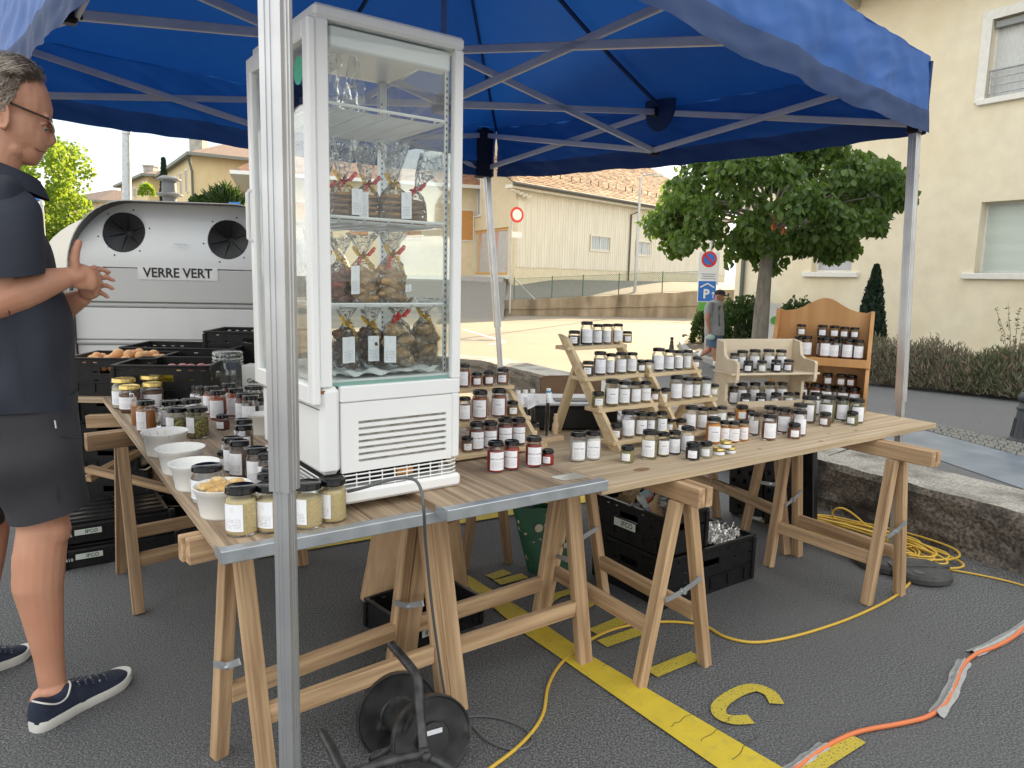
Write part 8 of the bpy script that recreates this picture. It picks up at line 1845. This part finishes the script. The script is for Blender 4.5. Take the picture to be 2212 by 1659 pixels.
# hair
hm = mat('grey_brown_hair', (.16, .12, .09), .65, 0, (.42, .36, .30), 14, detail=4, lo=.35, hi=.6); hm2 = mat('dark_grey_hair', (.12, .09, .07), .7, 0, (.26, .21, .17), 20)
b = MB(); ghr = random.Random(4); hc = Q(20, 208, YH)
def onhead(px, py, s):   # point of the near (s<0) or far half of the skull ellipsoid
    x, z = (px - 22) / 86, (py - 204) / 79; t = 1 - x * x - z * z; return Q(px, py, YH + s * .083 * math.sqrt(max(0, t)))
hb = MB()
for k in range(5200):
    side = -1 if ghr.random() < .72 else 1; top = ghr.random() < .48
    if top: px, py = ghr.uniform(-62, 100), ghr.uniform(124, 168); py = max(py, 127 + .0062 * (px - 20) ** 2)
    else: px, py = ghr.uniform(-62, 62), ghr.uniform(150, 262); 
    if not top and px > 62 - (py - 150) * .55: continue
    if px > 86 and py > 196: continue
    p = onhead(px, py, side); L = ghr.uniform(.020, .036) if top else ghr.uniform(.012, .020); out = (p - hc).normalized()
    d = (L3(-.7 if top else -.6, 0, .25 if top else -.75) + L3(ghr.uniform(-.25, .25), ghr.uniform(-.3, .3), ghr.uniform(-.2, .2))).normalized()
    P = [p - out * .003, p + out * .006 + d * L * .35, p + out * (.010 if top else .004) + d * L * .7 + Z * (.003 if top else 0), p + out * (.006 if top else .001) + d * L * 1.0 - L3(.004, 0, .004 if top else 0)]
    w = d.cross(out).normalized() * ghr.uniform(.0006, .0012); hb.grid([[q - w, q + w] for q in P], mi=0 if top or ghr.random() < .35 else 1)
for k in range(900):   # swept front tuft
    px, py = ghr.uniform(30, 100), ghr.uniform(132, 182); 
    if py < 118 + .009 * (px - 20) ** 2: continue
    p = onhead(px, py, -1 if ghr.random() < .6 else 1); P = [p, p + L3(.003, 0, .010), p + L3(-.008, 0, .016), p + L3(-.026, 0, .014)]; P = [q + L3(ghr.uniform(-.002, .002), 0, ghr.uniform(-.003, .003)) for q in P]
    w = L3(.0003, .0009, .0003); hb.grid([[q - w, q + w] for q in P], mi=0)
hb.build('hair', [hm, hm2], man, 'all')
cap_ = MB(); cap_.ball(Q(8, 196, YH), (pxh(80), .0815, pxm(70)), 24, None, 0, FRM @ Matrix.Rotation(.28, 3, 'Y')); cap_.build('scalp_hair', hm2, man, 'all')
# shirt
navy = mat('navy_shirt_cotton', (.020, .024, .038), .8, 0, (.026, .031, .047), 3, detail=6, bump=.35, bscale=14)
keys = [(-45, 52, 380, .085), (-72, 60, 394, .15), (-88, 66, 416, .20), (-96, 82, 474, .215), (-100, 106, 530, .205), (-98, 128, 590, .20), (-94, 151, 660, .195), (-90, 163, 720, .19), (-86, 168, 800, .19), (-84, 172, 860, .19), (-84, 174, 892, .19)]
b = MB(); secs = []
for (x0, x1_, y, dp) in interp(keys, 60):
    c = Q((x0 + x1_) / 2, y, YM); hw = (Q(x1_, y, YM) - Q(x0, y, YM)).length / 2; secs.append((c, UH * hw, VH * dp))
rows = loft(b, secs, 56, 2.25, .015, 4)
# curved shirt tails
for i in range(57):
    a = 2 * math.pi * (i % 56) / 56; k = abs(math.sin(a)) ** 2
    for r_ in range(48, 61): 
        idx = r_ * 57 + i; v_ = Vector(b.v[idx]); v_.z += .030 * k * ((r_ - 48) / 12); b.v[idx] = tuple(v_)
b.build('shirt', navy, man, 'all')
b = MB(); secs = []
for (x, y, Y, r) in interp([(-12, 400, 1.86, .055), (-2, 422, 1.81, .082), (6, 450, 1.78, .092), (12, 490, 1.765, .090), (18, 545, 1.755, .083), (22, 590, 1.75, .080)], 22):
    secs.append((Q(x, y, Y), UH * r * .98 + Z * .006, VH * r * .95 + Z * .01))
loft(b, secs, 36, 2.0, .008, 9, cap0=True); b.build('sleeve', navy, man, 'all')
b = MB(); loft(b, [(s_[0] + Vector((0, 0, -.001)), s_[1] * 1.015, s_[2] * 1.015) for s_ in secs[-3:]], 36, 2.0, .008, 9); b.build('sleeve_hem', navy, man, 'all')
b = MB(); secs = [(Q(x, y, YH), UH * r + Z * sl, VH * r * .9) for (x, y, r, sl) in interp([(2, 382, .082, -.022), (0, 368, .082, -.024), (-4, 354, .080, -.028), (0, 364, .094, -.028), (6, 386, .106, -.034), (8, 398, .110, -.040)], 14)]
loft(b, secs, 40, 2.1, .003, 2); b.build('collar', navy, man, 'all')
b = MB(); b.tube([Q(64 + .62 * (k * 7) if k < 10 else 0, 400 + k * 28, YM - .19 + .004 * k) for k in range(2)], .001, 4); 
P = [Q(x, y, YM - .205) for x, y in ((12, 600), (22, 690), (36, 760), (50, 830), (66, 868))]; b = MB(); b.tube(smooth_pts(P, 6), .0016, 5); b.build('side_seam', navy, man)
# shorts
shm = mat('charcoal_shorts_fabric', (.030, .029, .036), .8, 0, (.038, .036, .044), 4, detail=5, bump=.2, bscale=16)
b = MB(); secs = []
for (x0, x1_, y, dp, Y) in interp([(-84, 174, 862, .18, YM), (-86, 178, 920, .185, YM), (-60, 183, 985, .15, YM - .05), (-15, 190, 1040, .125, YM - .05), (8, 192, 1070, .115, YM - .05), (18, 196, 1102, .112, YM - .05)], 30):
    c = Q((x0 + x1_) / 2, y, Y); hw = (Q(x1_, y, Y) - Q(x0, y, Y)).length / 2; secs.append((c, UH * hw + Z * .022, VH * dp))
loft(b, secs, 48, 2.3, .007, 6, cap0=True); b.build('shorts_leg', shm, man, 'all')
b = MB(); secs = []
for (x0, x1_, y, dp) in interp([(-110, 120, 880, .16), (-120, 70, 980, .14), (-130, 22, 1100, .115), (-132, 14, 1128, .112)], 20):
    Y = Y2 - .02; c = Q((x0 + x1_) / 2, y, Y); hw = (Q(x1_, y, Y) - Q(x0, y, Y)).length / 2; secs.append((c, UH * hw, VH * dp))
loft(b, secs, 40, 2.3, .006, 16, cap0=True); b.build('shorts_leg', shm, man, 'all')
for pts in (((92, 895), (104, 1000), (106, 1040)), ((98, 940), (176, 946)), ((100, 955), (120, 1030), (128, 1085))):
    b = MB(); b.tube(smooth_pts([Q(x, y, YM - .172 + .03 * (abs(x - 100) / 100) ** 2) for x, y in pts], 5), .0018, 5); b.build('pocket_seam', blkm, man)
b = MB(); b.tube([Q(118, 908, YM - .180), Q(121, 925, YM - .182)], .003, 6); b.build('zip_pull', gmm, man)
# shoes
shoe_m = mat('navy_canvas_shoe', (.010, .016, .038), .8, 0, (.014, .021, .046), 30, bump=.3, bscale=200); sole_m = mat('white_rubber_sole', (.66, .65, .62), .55, 0, (.56, .55, .52), 12)
def shoe(heel, toe, label_):
    d = toe - heel; d.z = 0; L_ = d.length; yaw = math.atan2(d.y, d.x); T = Matrix.Translation((heel.x, heel.y, 0)) @ Matrix.Rotation(yaw, 4, 'Z'); k = L_ / .30
    t = bpy.data.objects.new('shoe', None)
    wid = [(-.008, .012), (.0, .026), (.02, .036), (.06, .038), (.11, .037), (.16, .042), (.21, .049), (.25, .047), (.28, .036), (.297, .018), (.302, .004)]
    ww = interp(wid, 40); out = [(x * k, -w * k) for x, w in ww] + [(x * k, w * k) for x, w in reversed(ww)]
    b = MB(); rows = []
    for (z, e) in ((0.0, .94), (.004, 1.0), (.018, 1.03), (.030, 1.02), (.033, .97)): rows.append([(x if .02 < x < .28 else x, y * e, z + .008 * sm((x / k - .24) / .06)) for x, y in out + [out[0]]])
    b.grid(rows); b.add([rows[0][i] for i in range(len(out))], [tuple(range(len(out)))]); b.add([rows[-1][i] for i in range(len(out))], [tuple(reversed(range(len(out))))]); so = b.build('sole', sole_m, man, 'all', None, T)
    top = [(-.008, .030), (-.004, .092), (.02, .096), (.05, .078), (.075, .080), (.10, .092), (.13, .086), (.17, .070), (.21, .056), (.25, .050), (.28, .042), (.298, .026)]
    tt = interp(top, 36); b = MB(); rows = []
    for (x, zt) in tt:
        w = [q[1] for q in ww if q[0] >= x]; w = (w[0] if w else .006); rw = []
        for j in range(21):
            a = math.pi * j / 20; wy = math.cos(a); hz_ = math.sin(a) ** (.75 if x > .1 else .55); rw.append((x * k, -w * k * .98 * wy * (1 - .22 * hz_ if x < .12 else 1), .028 + (zt - .028) * hz_))
        rows.append(rw)
    b.grid(rows); up = b.build('upper', shoe_m, man, 'all', None, T)
    b = MB(); b.tube(smooth_pts([(-.002 * k, .0, .098), (.015 * k, -.033, .088), (.045 * k, -.040, .072), (.075 * k, -.036, .074), (.098 * k, -.020, .096), (.106 * k, 0, .1)], 4), .0028, 6); b.build('white_piping', sole_m, up)
    for q in range(5): b = MB(); x = (.125 + .022 * q) * k; zt = .094 - .0085 * q; b.tube([(x - .006, -.030, zt - .012), (x, -.012, zt + .001), (x + .004, .012, zt + .001), (x - .004, .03, zt - .012)], .0032, 6); b.build('lace', mat('dotted_lace', (.02, .025, .05), .7, 0, (.5, .5, .55), 260, lo=.60, hi=.62) if 'dotted_lace' not in MATS else MATS['dotted_lace'], up)
fh2 = fh + fd * -.012
shoe(Vector((fh2.x, fh2.y, 0)), Vector((ft.x, ft.y, 0)) + fd * .01, '')
h2, t2 = U(-95, 1480, 0), U(66, 1414, 0); shoe(Vector((h2.x, h2.y, 0)), Vector((t2.x, t2.y, 0)), '')
# ---------- pedestrian ----------
YP = 16.2; P3 = lambda x, y, Y=YP: D(1382.4 + x * .2539, 622 + y * .2539, Y); mr = lambda w: w * .2539 * YP / F_
ped = thing('person', 'man in grey t-shirt, dark cap and blue shorts walking past the parking sign', 'person')
b = MB()
chain(b, [(P3(672, 62), mr(34)), (P3(684, 82), mr(30)), (P3(690, 100), mr(20))]); b.ball(P3(712, 92), (mr(9), mr(8), mr(8)), 8); b.ball(P3(655, 75, YP - .09), (mr(7), .02, mr(11)), 8)
chain(b, [(P3(655, 105), mr(24)), (P3(640, 150), mr(52)), (P3(640, 260), mr(60)), (P3(640, 370), mr(58))], 14)
chain(b, [(P3(585, 160, YP - .22), mr(26)), (P3(572, 260, YP - .25), mr(19)), (P3(585, 340, YP - .22), mr(15)), (P3(588, 385, YP - .22), mr(12))], 10); b.ball(P3(590, 398, YP - .22), (mr(12), .03, mr(18)), 8)
chain(b, [(P3(660, 170, YP + .2), mr(24)), (P3(690, 260, YP + .2), mr(18)), (P3(700, 330, YP + .15), mr(14))], 10)
chain(b, [(P3(640, 420), mr(38)), (P3(636, 520, YP - .08), mr(28)), (P3(640, 590, YP - .08), mr(20)), (P3(636, 650, YP - .08), mr(13))], 12); chain(b, [(P3(620, 430, YP + .1), mr(38)), (P3(590, 520, YP + .1), mr(26)), (P3(548, 552, YP + .1), mr(22)), (P3(512, 578, YP + .1), mr(13))], 12)
remeshed(b, 'body', skin2, ped, .022, 2)
gt = mat('grey_tshirt', (.23, .24, .25), .9, 0, (.27, .28, .29), 6); dp_ = mat('dark_shirt_print', (.05, .06, .07), .8, 0, (.12, .13, .13), 8)
b = MB(); loft(b, [(P3(x, y), Vector((mr(w), 0, 0)), Vector((0, d, 0))) for x, y, w, d in interp([(655, 104, 26, .09), (640, 122, 55, .19), (632, 180, 72, .23), (630, 260, 78, .23), (632, 340, 80, .22), (634, 398, 80, .21)], 20)], 28, 2.3, .012, 3); b.build('t_shirt', gt, ped, 'all')
b = MB(); loft(b, [(P3(x, y, YP - .20), Vector((mr(w), 0, 0)), Vector((0, .09, 0))) for x, y, w in ((600, 120, 24), (585, 160, 34), (575, 225, 32))], 16, 2, 0); b.build('sleeve', gt, ped, 'all')
b = MB(); b.grid([[P3(668 + 40 * i / 4, 155 + 170 * j / 5, YP - .235 + .06 * (i / 4) ** 2 * 2) for j in range(6)] for i in range(5)]); b.build('shirt_print', dp_, ped)
bs = mat('blue_denim_shorts', (.05, .10, .17), .85); 
b = MB(); loft(b, [(P3(x, y), Vector((mr(w), 0, 0)), Vector((0, .2, 0))) for x, y, w in ((634, 392, 68), (630, 440, 62), (626, 500, 46))], 20, 2.3, .008); b.build('shorts', bs, ped, 'all')
cp = mat('black_cap_fabric', (.02, .02, .024), .8, 0, (.10, .10, .10), 9, lo=.5, hi=.55)
b = MB(); b.ball(P3(680, 45), (mr(46), mr(36), mr(32)), 16); b.ball(P3(722, 62), (mr(22), mr(24), mr(6)), 10, None, 0, Matrix.Rotation(.3, 3, 'Y')); b.build('cap', cp, ped, 'all')
for (x, y, Y) in ((625, 678, YP - .08), (500, 596, YP + .1)):
    b = MB(); q = P3(x, y, Y); b.ball(q, (mr(38), .05, mr(14)), 12, None, 0, Matrix.Rotation(0 if x > 600 else .5, 3, 'Y')); b.build('shoe', mat('grey_trainer', (.10, .10, .11), .8) if 'grey_trainer' not in MATS else MATS['grey_trainer'], ped, 'all')
    b = MB(); chain(b, [(P3(x + (10 if x > 600 else 8), y - 25, Y), mr(15)), (P3(x + (13 if x > 600 else 22), y - 55, Y), mr(16))], 10); b.build('white_sock', MATS['sign_white'], ped, 'all')
b = MB(); b.ball(P3(602, 420, YP - .24), (mr(38), .05, mr(26)), 10); o = b.build('face_mask', mat('pale_green_cloth', (.35, .46, .44), .8), None, 'all'); tag(o, 'pale green cloth bag held in the hand of the walking man', 'cloth')
